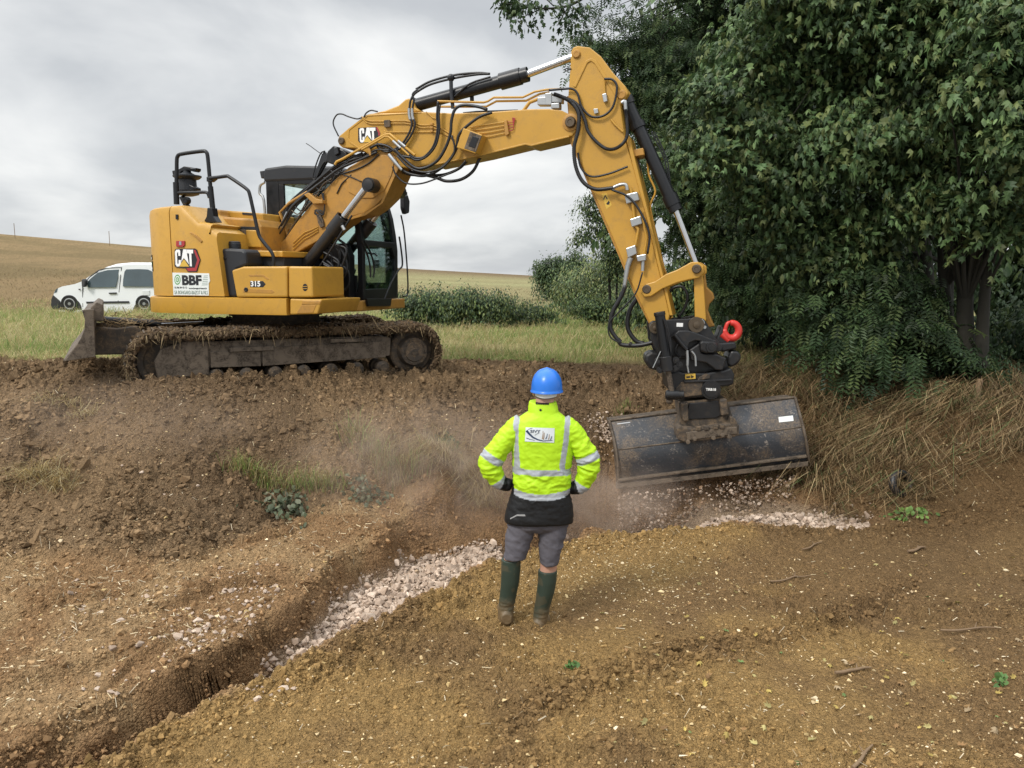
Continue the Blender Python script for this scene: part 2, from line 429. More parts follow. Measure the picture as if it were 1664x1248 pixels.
def far_z(x, y):
    u = x / np.maximum(y, 1)
    hs = 2.5 + 130 * (450 - np.interp(u, SKY_U, SKY_H)) / 1280 * 0.985
    t = np.clip((y - 27) / (130 - 27), 0, 3)
    rise = np.where(t < 1, t ** 1.25, 1 - (t - 1) * .5)
    return 1.24 + (hs - 1.24) * rise
def smooth_z(x, y, with_trench=True):
    """Ground height without the small lumps."""
    b = base_z(x, np.minimum(y, 17.0)); k = sstep(12.5, 16.5, y)
    z = b * (1 - k) + 1.24 * k
    z = np.where(y > 27, far_z(x, y), z)
    if with_trench:
        jx = (fbm(x * 2.6, y * 2.6, 2, 5) - .5) * .24; jy = (fbm(x * 2.6 + 40, y * 2.6, 2, 9) - .5) * .24
        sd = sdist(x + jx, y + jy, TRENCH)
        soft = .17 + .22 * fbm(x * 2.2, y * 2.2, 3, 13) * sstep(-1.0, -.5, x) + .16 * (1 - sstep(3.6, 4.4, y)) - .05 * sstep(4.2, 4.8, y) * (1 - sstep(6.4, 7.0, y)) * (x < -.4); k = sstep(.03, -soft, sd)
        z = z * (1 - k) + floor_z(x, y) * k
    return z
def rows():
    r = [1.2]
    while r[-1] < 420:
        y = r[-1]; r.append(y * (1.0036 if y < 10.5 else 1.006 if y < 16 else 1.02))
    return np.array(r)
GU = np.r_[np.linspace(-1.5, -.72, 60)[:-1], np.linspace(-.72, .72, 960), np.linspace(.72, 1.5, 60)[1:]]
GY = rows()
gx = (GU[None, :] * GY[:, None]); gy = np.repeat(GY[:, None], len(GU), 1)
gz = smooth_z(gx, gy)
sdT = sdist(gx, gy, TRENCH)
near = 1 - sstep(10.5, 13, gy)
# zones ------------------------------------------------------------
mound_line = np.array([(-2.75, 3.1), (-2.12, 3.85), (-1.42, 4.7), (-.92, 5.5), (-.2, 6.5), (.75, 7.22), (2.24, 7.62), (3.75, 7.62), (9, 7.9), (9, -2), (-2.75, -2)])
def wob(x, y, a=.25, f=1.6, s=3): return (fbm(x * f, y * f, 4, s) - .5) * 2 * a
sdM = sdist(gx, gy, mound_line)
Z_mound = sstep(.06, -.06, sdM + wob(gx, gy, .08, 5))
BANKY = [(-9, 6.0), (-4.07, 6.05), (-2.6, 6.2), (-1.9, 7.2), (-1.0, 8.0), (0, 8.45), (1.0, 9.0), (1.5, 9.2), (2.6, 9.2), (3.6, 8.7), (6, 8.6)]
bank = sstep(-.15, .15, gy - np.interp(gx, *zip(*BANKY)) + wob(gx, gy, .2, 2)) * (1 - Z_mound)
SOILEND = [(-20, 11.2), (-5.2, 11.3), (-3, 12.0), (0, 12.4), (2.5, 12.2), (4, 10.8), (6, 9.8), (20, 9.5)]
grassy = sstep(-.25, .35, gy - np.interp(gx, *zip(*SOILEND)) + wob(gx, gy, .35, 1.3))
fieldm = sstep(26, 30, gy + wob(gx, gy, 2, .3))
strawm = sstep(0, .5, gx - np.interp(gy, [7.6, 8.4, 9, 10.5, 12.5], [3.9, 3.3, 3.1, 3.0, 2.4]) + wob(gx, gy, .3, 2)) * sstep(7.6, 7.9, gy) * (1 - grassy)
# small relief -----------------------------------------------------
lump = 0.05 * (fbm(gx * 1.3, gy * 1.3, 4, 21) - .5) * near
n_b = fbm(gx * 2.3, gy * 2.3, 3, 31)
c1 = clods(gx, gy, .035, 41, .75); c2 = clods(gx, gy, .075, 51, .6); c3 = clods(gx, gy, .15, 61, .32)
rough_b = bank * (1 + .6 * sstep(8.6, 9.6, gy)) * (.55 + .9 * sstep(.3, .65, n_b))
rough_m = Z_mound * (.30 + .75 * sstep(.52, .70, fbm(gx * .9 + 3, gy * 1.6, 4, 71)))
crest = Z_mound * np.exp(-(sdM / .35) ** 2)
bench = (1 - bank) * (1 - Z_mound)
rough_s = bench * (.34 + .4 * sstep(.45, .7, n_b))
band = np.exp(-((gy - (4.35 + (gx - .3) * .62 + .15 * np.sin(gx * 2))) / .17) ** 2) * sstep(-.5, .3, gx) * (1 - sstep(3.0, 3.8, gx))
k_all = (rough_b + rough_m + rough_s + .7 * crest + .75 * band * Z_mound) * near
gz = gz + lump + k_all * (1.0 * c1 + 1.15 * c2) + .8 * c3 * near * (1.2 * bank * sstep(.42, .56, n_b) + .35 * band + .3 * crest + .15 * Z_mound * sstep(.55, .65, n_b))
tx, ty = (gx + 3.15) * math.cos(R(27)) + (gy - 10.56) * math.sin(R(27)), -(gx + 3.15) * math.sin(R(27)) + (gy - 10.56) * math.cos(R(27))
berm = np.exp(-((ty + 1.33) / .12) ** 2) * sstep(-2.1, -1.7, tx) * (1 - sstep(1.7, 2.1, tx))
gz += berm * (.0 + .09 * fbm(gx * 5, gy * 5, 3, 451)) + .5 * berm * c2
gz += near * .012 * (fbm(gx * 18, gy * 18, 4, 81) - .5)
# churned ridges left by the bucket on the bench and the wheel ruts on the mound
rut = np.sin((gx * .55 + gy * 1.0) * 7 + 3 * fbm(gx * .8, gy * .8, 3, 91)) * bench * near
gz += .018 * rut
for line, hgt in (([(-40, 1100), (20, 1094), (100, 1079), (190, 1062), (250, 1045)], .05), ([(125, 1112), (170, 1098), (215, 1069), (300, 1040), (340, 1010)], .05), ([(220, 1000), (280, 989), (350, 969), (430, 955), (490, 940)], .06), ([(-40, 1010), (60, 1000), (150, 985), (240, 960)], .04), ([(300, 910), (400, 900), (500, 868), (560, 850)], .04)):
    q = [at_z(*p, .12) for p in line]; lx, ly = [p.x for p in q], [p.y for p in q]
    dl = gy - np.interp(gx, lx, ly) + (fbm(gx * 4, gy * 4, 3, 93) - .5) * .10
    gz += near * bench * hgt * sstep(lx[0], lx[0] + .25, gx) * (1 - sstep(lx[-1] - .25, lx[-1], gx)) * (sstep(-.015, .025, dl) * np.exp(-np.maximum(dl, 0) / .35) - .5 * np.exp(-(dl + .05) ** 2 / .004) * (dl < .02))
gz += .016 * np.sin((gy - .45 * gx) * 5.2 + 2.5 * fbm(gx * .6, gy * .6, 3, 95)) * Z_mound * near * sstep(.1, .6, -sdM)
wallm = np.exp(-(sdT / .12) ** 2) * (1 - Z_mound)
gz += wallm * near * .05 * (fbm(gx * 14, gy * 14, 3, 99) - .5)
# undulating turf
gz += grassy * (1 - fieldm) * .10 * (fbm(gx * 1.1, gy * 1.1, 4, 101) - .5)
# colours (albedo of each soil) ------------------------------------
def C(r, g, b): return np.array([r, g, b])
def lerp(a, b, k): return a + (b - a) * k[..., None]
nf = fbm(gx * 3, gy * 3, 5, 111); ng = fbm(gx * 40, gy * 40, 3, 121); nl = fbm(gx * .7, gy * .7, 4, 131)
colr = np.ones(gx.shape + (3,)) * C(.29, .20, .115)                                    # bench: pale dry loam
colr = lerp(colr, C(.235, .15, .083), sstep(.42, .62, nf))
colr = lerp(colr, lerp(np.ones_like(colr) * C(.142, .099, .062), C(.200, .140, .086), sstep(.4, .62, nl)), bank)   # bank: dark topsoil
cm = lerp(np.ones_like(colr) * C(.262, .175, .078), C(.178, .117, .060), sstep(.42, .64, nl + .25 * (nf - .5)))      # mound: ochre clay
cm = lerp(cm, C(.115, .075, .042), np.clip(band, 0, 1) * .42)
cm = lerp(cm, C(.15, .10, .055), sstep(2.2, 4.5, gx) * .75)
colr = lerp(colr, cm, Z_mound)
wl = sstep(.02, -.06, sdT) * (1 - Z_mound)
colr = lerp(colr, C(.235, .150, .085), wl)
gl = (1 - sstep(.05, .2, rubble(gx, gy))) * sstep(.16, .05, gz - floor_z(gx, gy)) * sstep(4.95, 5.3, gy) * sstep(0, -.05, sdT)
colr = lerp(colr, C(.30, .235, .18), gl * .85)
colr = lerp(colr, C(.13, .085, .045), np.maximum(strawm, sstep(3.4, 4.0, gx) * sstep(6.9, 7.5, gy) * (1 - grassy)))
tg = lerp(np.ones_like(colr) * C(.17, .20, .06), C(.30, .26, .12), sstep(.4, .65, fbm(gx * .5, gy * .9, 4, 141)))
colr = lerp(colr, tg, grassy)
u_ = gx / np.maximum(gy, 1)
fn = fbm(gx * .05, gy * .12, 5, 151); fn2 = fbm(gx * .9, gy * .35, 4, 155)
fc = lerp(np.ones_like(colr) * C(.215, .153, .078), C(.165, .122, .060), sstep(.4, .6, fn))
fc = lerp(fc, C(.16, .12, .06), sstep(.52, .7, fn2) * .6)
fc = lerp(fc, C(.27, .26, .13), sstep(-.30, -.10, u_) * .6)
fc = lerp(fc, C(.26, .245, .12), sstep(-.35, -.05, u_) * sstep(.35, .6, fbm(gx * .03, gy * .1, 4, 161)) * (1 - sstep(75, 110, gy)))
fc = lerp(fc, C(.14, .10, .055), sstep(85, 125, gy) * sstep(-.4, -.1, u_))
colr = lerp(colr, fc, fieldm)
colr *= 1.08 * (.80 + .4 * ng)[..., None]
soilk = (1 - grassy)[..., None]; colr = colr * (1 - soilk) + colr * soilk * C(1.01, .96, .86)
wm_ = np.exp(-(np.minimum(sdT, 0) / .3) ** 2) * (sdT < .1) * (1 - Z_mound) * near
gx0, gy0 = gx, gy
gx = gx0 + wm_ * .09 * (fbm(gx0 * 3 + gz * 5, gy0 * 3 - gz * 7, 3, 411) - .5); gy = gy0 + wm_ * .12 * (fbm(gx0 * 3 - gz * 7 + 9, gy0 * 3 + gz * 5, 3, 421) - .5)

nr, nc = gx.shape
idx = np.arange(nr * nc).reshape(nr, nc)
faces = np.stack([idx[:-1, :-1], idx[:-1, 1:], idx[1:, 1:], idx[1:, :-1]], -1).reshape(-1, 4)
def earth_mat():
    m, t, b = new_mat('earth'); c = coords(t)
    a = nd(t, 'ShaderNodeVertexColor', layer_name='Col').outputs[0]
    wv = nd(t, 'ShaderNodeVectorMath', operation='ADD'); t.links.new(c, wv.inputs[0])
    nn = nd(t, 'ShaderNodeTexNoise'); nn.inputs['Scale'].default_value = 30; nn.inputs['Detail'].default_value = 3; t.links.new(c, nn.inputs['Vector'])
    sc = nd(t, 'ShaderNodeVectorMath', operation='SCALE'); sc.inputs['Scale'].default_value = .03; t.links.new(nn.outputs['Color'], sc.inputs[0]); t.links.new(sc.outputs[0], wv.inputs[1])
    def vor(s_):
        v = nd(t, 'ShaderNodeTexVoronoi'); v.inputs['Scale'].default_value = s_; t.links.new(wv.outputs[0], v.inputs['Vector']); return v
    v1, v2 = vor(46), vor(115); n1 = noise(t, c, 75, 6, .7)
    g1 = nd(t, 'ShaderNodeSeparateColor'); t.links.new(v1.outputs['Color'], g1.inputs[0]); g2 = nd(t, 'ShaderNodeSeparateColor'); t.links.new(v2.outputs['Color'], g2.inputs[0])
    k = math_(t, 'ADD', .42, math_(t, 'ADD', math_(t, 'MULTIPLY', g1.outputs[0], .30), math_(t, 'ADD', math_(t, 'MULTIPLY', g2.outputs[0], .42), math_(t, 'MULTIPLY', n1, .44))))
    cm_ = nd(t, 'ShaderNodeVectorMath', operation='SCALE'); t.links.new(a, cm_.inputs[0]); t.links.new(k, cm_.inputs['Scale'])
    t.links.new(cm_.outputs[0], b.inputs['Base Color']); b.inputs['Roughness'].default_value = .97; b.inputs['Specular IOR Level'].default_value = .1
    h = math_(t, 'ADD', math_(t, 'MULTIPLY', v1.outputs['Distance'], -1.3), math_(t, 'ADD', math_(t, 'MULTIPLY', v2.outputs['Distance'], -.7), math_(t, 'MULTIPLY', n1, .8)))
    bump(t, b, h, 1.0, .018)
    return m
M['ground'] = earth_mat()
ground = np_mesh('ground', np.stack([gx, gy, gz], -1).reshape(-1, 3), faces, M['ground'], colr.reshape(-1, 3), smooth=True)
tag(ground, kind='structure')
gx, gy = gx0, gy0
def ground_z(x, y):
    """Height of the finished ground sheet (bilinear)."""
    x, y = np.atleast_1d(np.asarray(x, float)), np.atleast_1d(np.asarray(y, float))
    fy = np.clip(np.interp(y, GY, np.arange(len(GY))), 0, len(GY) - 1.001); fu = np.clip(np.interp(x / y, GU, np.arange(len(GU))), 0, len(GU) - 1.001)
    i, j = fy.astype(int), fu.astype(int); a, b = fy - i, fu - j
    return (gz[i, j] * (1 - b) + gz[i, j + 1] * b) * (1 - a) + (gz[i + 1, j] * (1 - b) + gz[i + 1, j + 1] * b) * a
# ================================================================ excavator
EXC = Vector((-3.15, 10.56, 1.20))
UF, TF, BF = Frame(EXC, R(-18)), Frame(EXC, R(27)), Frame((2.24, 8.82, 1.2), R(-4))
exc = empty('excavator', EXC)
tag(exc, 'yellow tracked excavator with a two piece boom, tiltrotator and wide ditching bucket', 'excavator')
def U(px, py, l=0.0): return UF.t(px, py, -l)
def T(px, py, l=0.0): return TF.t(px, py, -l)
def z(ox, oy, s, pts): return [(ox + a / s, oy + b / s) for a, b in pts]          # from an enlarged crop to the photograph's own pixels
def xz(F, pts, l): return [((p := F.t(a, b, -l)).x, p.z) for a, b in pts]
def part(name, mb, mat, parent=exc, F=UF, bevel=0.0, smooth=None):
    return mb.build(name, mat, parent, bevel, smooth, rz=F.ang if parent is exc else None, loc=(F.c - EXC) if parent is exc else None)
def slabU(name, pts, l0, l1, mat, parent=exc, bevel=0.012, F=UF, lt=None):
    return part(name, MB().prism(xz(F, pts, l0 if lt is None else lt), -l0, -l1), mat, parent, F, bevel)
def tubeU(name, pts, r, mat, l=0.0, smooth=6, parent=exc, n=8, F=UF):
    P = [F.t(p[0], p[1], -(p[2] if len(p) > 2 else l)) for p in pts]
    return part(name, MB().tube(P, r, n, smooth), mat, parent, F, smooth=50)
def pin(px, py, l, r, length, mat='pin', parent=exc, name='pin', F=UF):
    p = F.t(px, py, -l)
    return part(name, MB().lathe(p + Vector((0, length * .5, 0)), (0, -1, 0), [(0, r), (length * .8, r), (length, r * .82), (length, r * .45), (length * .93, r * .4)], 20), M[mat], parent, F, smooth=35)

# ---- undercarriage ------------------------------------------------
def track_path(n=44):
    """Closed path of the belt (x, z): sprocket at +x, idler at -x."""
    pts = []; c1, r1, c2, r2 = (1.50, .345), .335, (-1.50, .345), .335
    for k in range(15): a = -math.pi / 2 + math.pi * k / 14; pts.append((c1[0] + r1 * math.cos(a), c1[1] + r1 * math.sin(a)))
    for k in range(1, 10): t = k / 10; pts.append((c1[0] + (c2[0] - c1[0]) * t, .68 - .025 * math.sin(math.pi * t * 3) ** 2 * (1 if .05 < t < .95 else 0)))
    for k in range(15): a = math.pi / 2 + math.pi * k / 14; pts.append((c2[0] + r2 * math.cos(a), c2[1] + r2 * math.sin(a)))
    for k in range(1, 10): t = k / 10; pts.append((c2[0] + (c1[0] - c2[0]) * t, .01))
    return pts
TP = track_path()
def path_even(P, step):
    P = P + [P[0]]; o = []; acc = 0
    for a, b in zip(P[:-1], P[1:]):
        L = math.hypot(b[0] - a[0], b[1] - a[1]); t = (-acc) % step if acc else 0
        d = t
        while d < L:
            o.append((a[0] + (b[0] - a[0]) * d / L, a[1] + (b[1] - a[1]) * d / L, math.atan2(b[1] - a[1], b[0] - a[0]))); d += step
        acc = (acc + L)
    return o
def make_track(yc):
    m = MB()
    y0, y1 = yc - .25, yc + .25
    for x, zz, a in path_even(TP, .157):
        rot = Matrix.Rotation(-a, 3, 'Y')
        m.box((x, yc, zz), (.148, .5, .03), rot)
        nrm = rot @ Vector((0, 0, -1))
        for s in (-.05, .03): m.box(Vector((x, yc, zz)) + nrm * .028 + rot @ Vector((s, 0, 0)), (.016, .5, .034), rot)
        m.box(Vector((x, yc, zz)) - nrm * .05, (.13, .14, .07), rot)
    tr = part('track', m, M['mud_steel'], exc, TF, 0)
    yn = yc - .19
    sp = MB()
    sp.lathe((1.50, yc + .12, .345), (0, -1, 0), [(0, .29), (.20, .29), (.22, .27), (.22, .20), (.27, .19), (.33, .175), (.33, .13), (.345, .125), (.345, .05), (.352, .045)], 28)
    for k in range(10):
        a = k * math.pi / 5; sp.lathe((1.50 + .148 * math.cos(a), yc - .2, .345 + .148 * math.sin(a)), (0, -1, 0), [(0, .014), (.022, .014)], 6)
    part('sprocket', sp, M['mud_steel'], tr, TF, smooth=30)
    part('idler', MB().lathe((-1.47, yc + .1, .345), (0, -1, 0), [(0, .28), (.2, .28), (.2, .22), (.17, .2), (.17, .1), (.24, .09), (.24, .03)], 26), M['mud_steel'], tr, TF, smooth=30)
    fr = MB()
    fr.prism([(-1.0, .27), (1.18, .30), (1.20, .53), (1.05, .56), (-1.0, .56)], yc - .17, yc + .17)
    fr.prism([(-.40, .25), (1.12, .285), (1.12, .49), (-.40, .47)], yc - .20, yc - .168)
    fr.prism([(-.98, .26), (-.42, .25), (-.42, .43), (-.98, .44)], yc - .195, yc - .168)
    fr.box((-.52, yc - .21, .46), (.50, .03, .05)); fr.box((.62, yc - .215, .52), (.42, .03, .045))
    fr.box((.53, yc - .202, .475), (.07, .01, .03)); fr.box((-.52, yc - .2, .425), (.08, .012, .03))
    part('track_frame', fr, M['rust_steel'], tr, TF, .012)
    part('cover_plate', MB().prism([(-1.55, .16), (-1.0, .17), (-1.0, .57), (-1.22, .58), (-1.50, .50), (-1.58, .36)], yc - .21, yc - .15), M['rust_steel'], tr, TF, .015)
    for x in np.linspace(-.92, 1.08, 7):
        part('bottom_roller', MB().lathe((x, yc + .15, .155), (0, -1, 0), [(0, .09), (.12, .09), (.13, .065), (.22, .065), (.24, .085), (.34, .085), (.36, .05), (.38, .045)], 16), M['mud_steel'], tr, TF, smooth=30)
    for x in (-.15, .75):
        part('carrier_roller', MB().lathe((x, yc + .12, .60), (0, -1, 0), [(0, .055), (.28, .055), (.29, .04), (.33, .038)], 14), M['mud_steel'], tr, TF, smooth=30)
    # caked mud and straw round the belt
    ev = [p for p in path_even(TP, .012) if p[1] > .10]
    V, F, Cc = [], [], []
    ico = bmesh.new(); bmesh.ops.create_icosphere(ico, subdivisions=1, radius=1); iv = np.array([v.co[:] for v in ico.verts]); ifc = np.array([[v.index for v in f.verts] for f in ico.faces]); ico.free()
    N = 5200
    for k in range(N):
        x, zz, a = ev[RNG.integers(len(ev))]; nx, nz = math.sin(a), -math.cos(a)
        edge = RNG.random() < .45
        y = (y0 + RNG.normal(0, .018)) if edge else RNG.uniform(y0, y1)
        h = RNG.uniform(-.055, .015) if edge else RNG.uniform(.0, .035)
        if k > 4000: x, zz, y, h, nx, nz = RNG.uniform(-1.75, 1.75), RNG.normal(.05, .045), y0 + RNG.normal(.03, .06), 0, 0, 0
        r = RNG.uniform(.008, .026) * (1.3 if zz > .5 else .9)
        s = iv * r * RNG.uniform(.6, 1.3, (1, 3)) * (1 + .25 * RNG.standard_normal((len(iv), 1)))
        V.append(s + [x + nx * h, y, zz + nz * h]); F.append(ifc + len(iv) * k)
        g = RNG.uniform(.6, 1.25); Cc.append(np.tile(np.array([.095, .063, .035]) * g, (len(iv), 1)))
    tag(np_mesh('caked_mud', np.concatenate(V), np.concatenate(F), M['mudattr'], np.concatenate(Cc), False, tr), kind='stuff')
    V, F, Cc = [], [], []
    n = 0
    for k in range(1300):
        x, zz, a = ev[RNG.integers(len(ev))]; nx, nz = math.sin(a), -math.cos(a)
        if zz < .3 and RNG.random() < .4: continue
        y = y0 + RNG.normal(0, .02) if RNG.random() < .7 else RNG.uniform(y0, y1)
        L = RNG.uniform(.04, .13) * (1.8 if RNG.random() < .2 else 1); d = np.array([RNG.normal(0, .5), RNG.normal(-.25, .35), RNG.normal(-.75, .5)]); d /= np.linalg.norm(d)
        p = np.array([x + nx * .02, y, zz + nz * .02]); w = np.cross(d, RNG.standard_normal(3)); w = w / np.linalg.norm(w) * RNG.uniform(.002, .004)
        q = p + d * L * .5 + [0, 0, .01]; e = p + d * L
        V.append([p - w, p + w, q + w, q - w, e + w * .4, e - w * .4]); F.append([[n, n + 1, n + 2, n + 3], [n + 3, n + 2, n + 4, n + 5]]); n += 6
        g = RNG.uniform(.5, 1.1); Cc.append(np.tile(np.array([.30, .22, .12]) * g, (6, 1)))
    tag(np_mesh('straw', np.concatenate(V), np.concatenate(F), M['mudattr'], np.concatenate(Cc), False, tr), kind='stuff')
    return tr
M['mudattr'] = attr_mat('mud and straw', .95, bmp=.5, bscale=120)
tr1 = make_track(-1.0)
def copy_tree(o, parent, dv):
    c = o.copy(); COL.objects.link(c); c.parent = parent
    if dv is not None: c.location = o.location + dv
    for ch in [x for x in bpy.data.objects if x.parent == o]: copy_tree(ch, c, None)
    return c
copy_tree(tr1, exc, TF.Y * 2.0)

ch = MB()
ch.slab([(-.95, -.42), (.95, -.42), (.95, .42), (-.95, .42)], .36, .66)
for s in (-1, 1):
    ch.slab([(-.95, s * .4), (-.5, s * .4), (-.62, s * .86), (-1.0, s * .86)], .34, .60); ch.slab([(.95, s * .4), (.5, s * .4), (.62, s * .86), (1.0, s * .86)], .34, .60)
part('chassis', ch, M['mud_steel'], exc, TF, .02)
part('slewing_ring', MB().lathe((0, 0, .62), (0, 0, 1), [(0, .62), (.10, .62), (.10, .56), (.18, .56), (.18, .6), (.26, .6)], 40), M['mud_steel'], exc, TF, smooth=30)

# dozer blade on two arms
BP = [(134.6, 505), (138, 520), (137, 535), (131, 550), (120, 566), (102, 586.6), (120, 584), (151, 581), (155, 579), (153, 540), (152.6, 503.6)]
bl = slabU('dozer_blade', BP, 1.27, -1.27, M['rust_steel'], exc, .008, TF)
slabU('wear_plate', [(133, 504), (152, 502), (155, 580), (104, 587.5), (120, 567), (131, 551), (137, 535), (138, 520)], 1.30, 1.275, M['rust_steel'], bl, .006, TF)
slabU('spill_guard', [(147, 500), (157, 491), (167, 495), (168, 522), (152, 522)], 1.0, -1.0, M['rust_steel'], bl, .01, TF)
for l in (.55, -.42):
    slabU('blade_arm', [(150, 531), (190, 534), (222, 530), (236, 546), (206, 576), (150, 577)], l, l - .14, M['mud_steel'], bl, .015, TF, lt=.55)
tubeU('blade_ram', [(168, 520), (262, 526)], .045, M['black'], .1, 0, bl, 14, TF)
tubeU('ram_rod', [(262, 526), (330, 522)], .028, M['chrome'], .1, 0, bl, 12, TF)
# clods and straw lying on the arms
V, F, Cc, n = [], [], [], 0
for k in range(260):
    x = RNG.uniform(-2.1, -1.45); y = RNG.choice([-.48, .48]) + RNG.normal(0, .1); p = np.array([x, y, .77 + .02 * RNG.standard_normal()])
    d = RNG.standard_normal(3) * [1, 1, .5]; d /= np.linalg.norm(d); w = np.cross(d, RNG.standard_normal(3)); w = w / np.linalg.norm(w) * .003; e = p + d * RNG.uniform(.05, .2)
    V.append([p - w, p + w, e + w, e - w]); F.append([[n, n + 1, n + 2, n + 3]]); n += 4; Cc.append(np.tile(np.array([.27, .19, .10]) * RNG.uniform(.6, 1.1), (4, 1)))
tag(np_mesh('straw', np.concatenate(V), np.concatenate(F), M['mudattr'], np.concatenate(Cc), False, bl), kind='stuff')

# ---- upper structure ----------------------------------------------
ZB = 2.26 - 1.2                                                        # top of the lower frame
hs = lambda x: float(np.interp(x, [-1.48, -1.3, -.43, -.2, -.05, .10, .14], [2.06, 2.13, 2.145, 1.945, 1.93, 1.85, 1.82]))
wx = lambda x: float(np.interp(x, [-1.48, -1.46, -1.42, -1.36, -1.25, -1.13, -1.0, -.8, -.6, .2], [.02, .25, .45, .60, .80, .95, 1.06, 1.16, 1.21, 1.22]))
def body_loft(xs, zb, top, sh=0.0):
    rr = []
    for x in xs:
        w, h = wx(x), top(x); b = min(.06, w * .3)
        q = lambda zz: x + sh * (zz - zb) * (1 if x > 0 else 0)
        rr.append([(q(zb), -w, zb), (q(h - .08), -w, h - .08), (q(h - .03), -w + b * .35, h - .02), (q(h), -w + b, h), (q(h), w - b, h), (q(h - .03), w - b * .35, h - .02), (q(h - .08), w, h - .08), (q(zb), w, zb)])
    return MB().loft(rr)
cw = part('counterweight', body_loft([-1.48, -1.46, -1.42, -1.36, -1.25, -1.13, -1.0, -.8, -.605], ZB + .012, hs), M['yellow'], exc, smooth=35)
sp_ = body_loft([-.592, -.5, -.43, -.3, -.2, -.1, -.02, .04, .14], ZB + .012, hs, -.11)
side = part('engine_side_panel', sp_, M['yellow'], exc, smooth=25)
for l in (1.226,):
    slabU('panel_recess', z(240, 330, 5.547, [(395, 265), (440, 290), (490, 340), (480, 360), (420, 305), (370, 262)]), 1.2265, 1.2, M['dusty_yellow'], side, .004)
    slabU('side_reflector', z(240, 380, 10.4, [(478, 118), (620, 118), (620, 190), (590, 222), (478, 215)]), 1.228, 1.2, M['red_ink'], side, .002)
    slabU('reflector_badge', z(240, 380, 10.4, [(530, 130), (568, 130), (568, 190), (530, 190)]), 1.231, 1.2, M['steel'], side, .001)
    slabU('latch_slot', z(240, 330, 5.547, [(250, 102), (270, 102), (270, 145), (250, 145)]), 1.226, 1.19, M['black'], side, .002)
# lower frame: rounded tail and the front corner step
fr = []
for x in [-1.52, -1.50, -1.46, -1.40, -1.28, -1.16, -1.02, -.82, -.6, -.2, 1.005]:
    w = wx(min(x + .03, .2)) + .035; fr.append([(x, -w, .865), (x, -w - .006, .90), (x, -w, ZB - .01), (x, -w + .03, ZB), (x, w - .03, ZB), (x, w, ZB - .01), (x, w + .006, .90), (x, w, .865)])
part('house_frame', MB().loft(fr), M['yellow'], exc, smooth=35)
slabU('frame_corner', z(240, 330, 5.547, [(1282, 862), (1570, 868), (1562, 905), (1530, 1000), (1282, 1006)]), 1.25, .35, M['yellow'], exc, .015)
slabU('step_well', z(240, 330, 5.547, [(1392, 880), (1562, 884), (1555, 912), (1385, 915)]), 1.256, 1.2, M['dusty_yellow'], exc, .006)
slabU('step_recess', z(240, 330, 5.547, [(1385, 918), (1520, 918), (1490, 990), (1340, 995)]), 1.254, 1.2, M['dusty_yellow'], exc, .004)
# tool box with its model number
tb = slabU('tool_box', z(240, 330, 5.547, [(755, 606), (860, 572), (1255, 570), (1258, 850), (800, 850)]), 1.25, .55, M['yellow'], exc, .02)
tb2 = slabU('front_box', z(240, 330, 5.547, [(1268, 570), (1482, 572), (1490, 850), (1270, 852)]), 1.25, .55, M['yellow'], exc, .02)
slabU('box_recess', z(240, 330, 5.547, [(860, 770), (1120, 782), (1145, 800), (1120, 815), (860, 806)]), 1.2525, 1.2, M['dusty_yellow'], tb, .002)
slabU('box_recess', z(240, 330, 5.547, [(905, 648), (1040, 645), (1095, 685), (1080, 695), (1030, 662), (920, 664)]), 1.2525, 1.2, M['dusty_yellow'], tb, .002)
pin(240 + 886 / 5.547, 330 + 780 / 5.547, 1.255, .026, .012, 'black', tb, 'lock')
slabU('number_plate', z(240, 330, 5.547, [(922, 705), (1038, 703), (1062, 730), (1040, 758), (925, 757)]), 1.253, 1.2, M['black_ink'], tb, .001)
text_part('number', '315', U(240 + 930 / 5.547, 330 + 752 / 5.547, 1.2535), (1, 0, 0), (0, 0, 1), .064, M['white_ink'], tb, squeeze=1.08, bold=.028)
slabU('vent', [(495.6 + 4 * math.cos(a), 467 + 6 * math.sin(a)) for a in np.linspace(0, 2 * math.pi, 16)[:-1]], 1.253, 1.2, M['black'], tb2, 0)
for dy in (-2, 1.5): slabU('vent_bar', [(492, 467 + dy), (499, 467 + dy), (499, 468 + dy), (492, 468 + dy)], 1.257, 1.2, M['yellow'], tb2, 0)
# company sticker and maker's badge
def S(pts): return z(240, 380, 10.4, pts)
LOGO = [('black_ink', [(455, 275), (478, 252), (795, 248), (826, 266), (890, 440), (828, 640), (676, 643), (636, 578), (470, 564), (452, 540)], .0),
        ('red_ink', [(778, 275), (805, 268), (880, 440), (820, 628), (682, 630), (652, 580), (742, 574), (796, 572), (838, 440)], .001),
        ('white_ink', [(462, 300), (484, 268), (532, 265), (552, 290), (553, 372), (520, 372), (516, 312), (506, 308), (496, 330), (502, 500), (514, 512), (524, 500), (523, 442), (558, 440), (560, 505), (540, 550), (492, 553), (472, 520)], .001),
        ('white_ink', [(600, 262), (650, 262), (698, 520), (664, 470), (612, 408), (575, 460), (556, 500), (572, 440)], .001),
        ('white_ink', [(655, 265), (768, 268), (768, 330), (737, 331), (747, 550), (712, 546), (700, 332), (662, 326)], .001),
        ('yellow_ink', [(528, 552), (613, 428), (702, 554)], .001)]
for mt, pts, dl in LOGO:
    slabU('maker_badge', S(pts), 1.223 + dl, 1.2, M[mt], side, 0, lt=1.223)
slabU('company_sticker', S([(417, 655), (1036, 668), (1052, 800), (1030, 830), (1032, 1042), (435, 1036)]), 1.223, 1.2, M['white_sign'], side, 0)
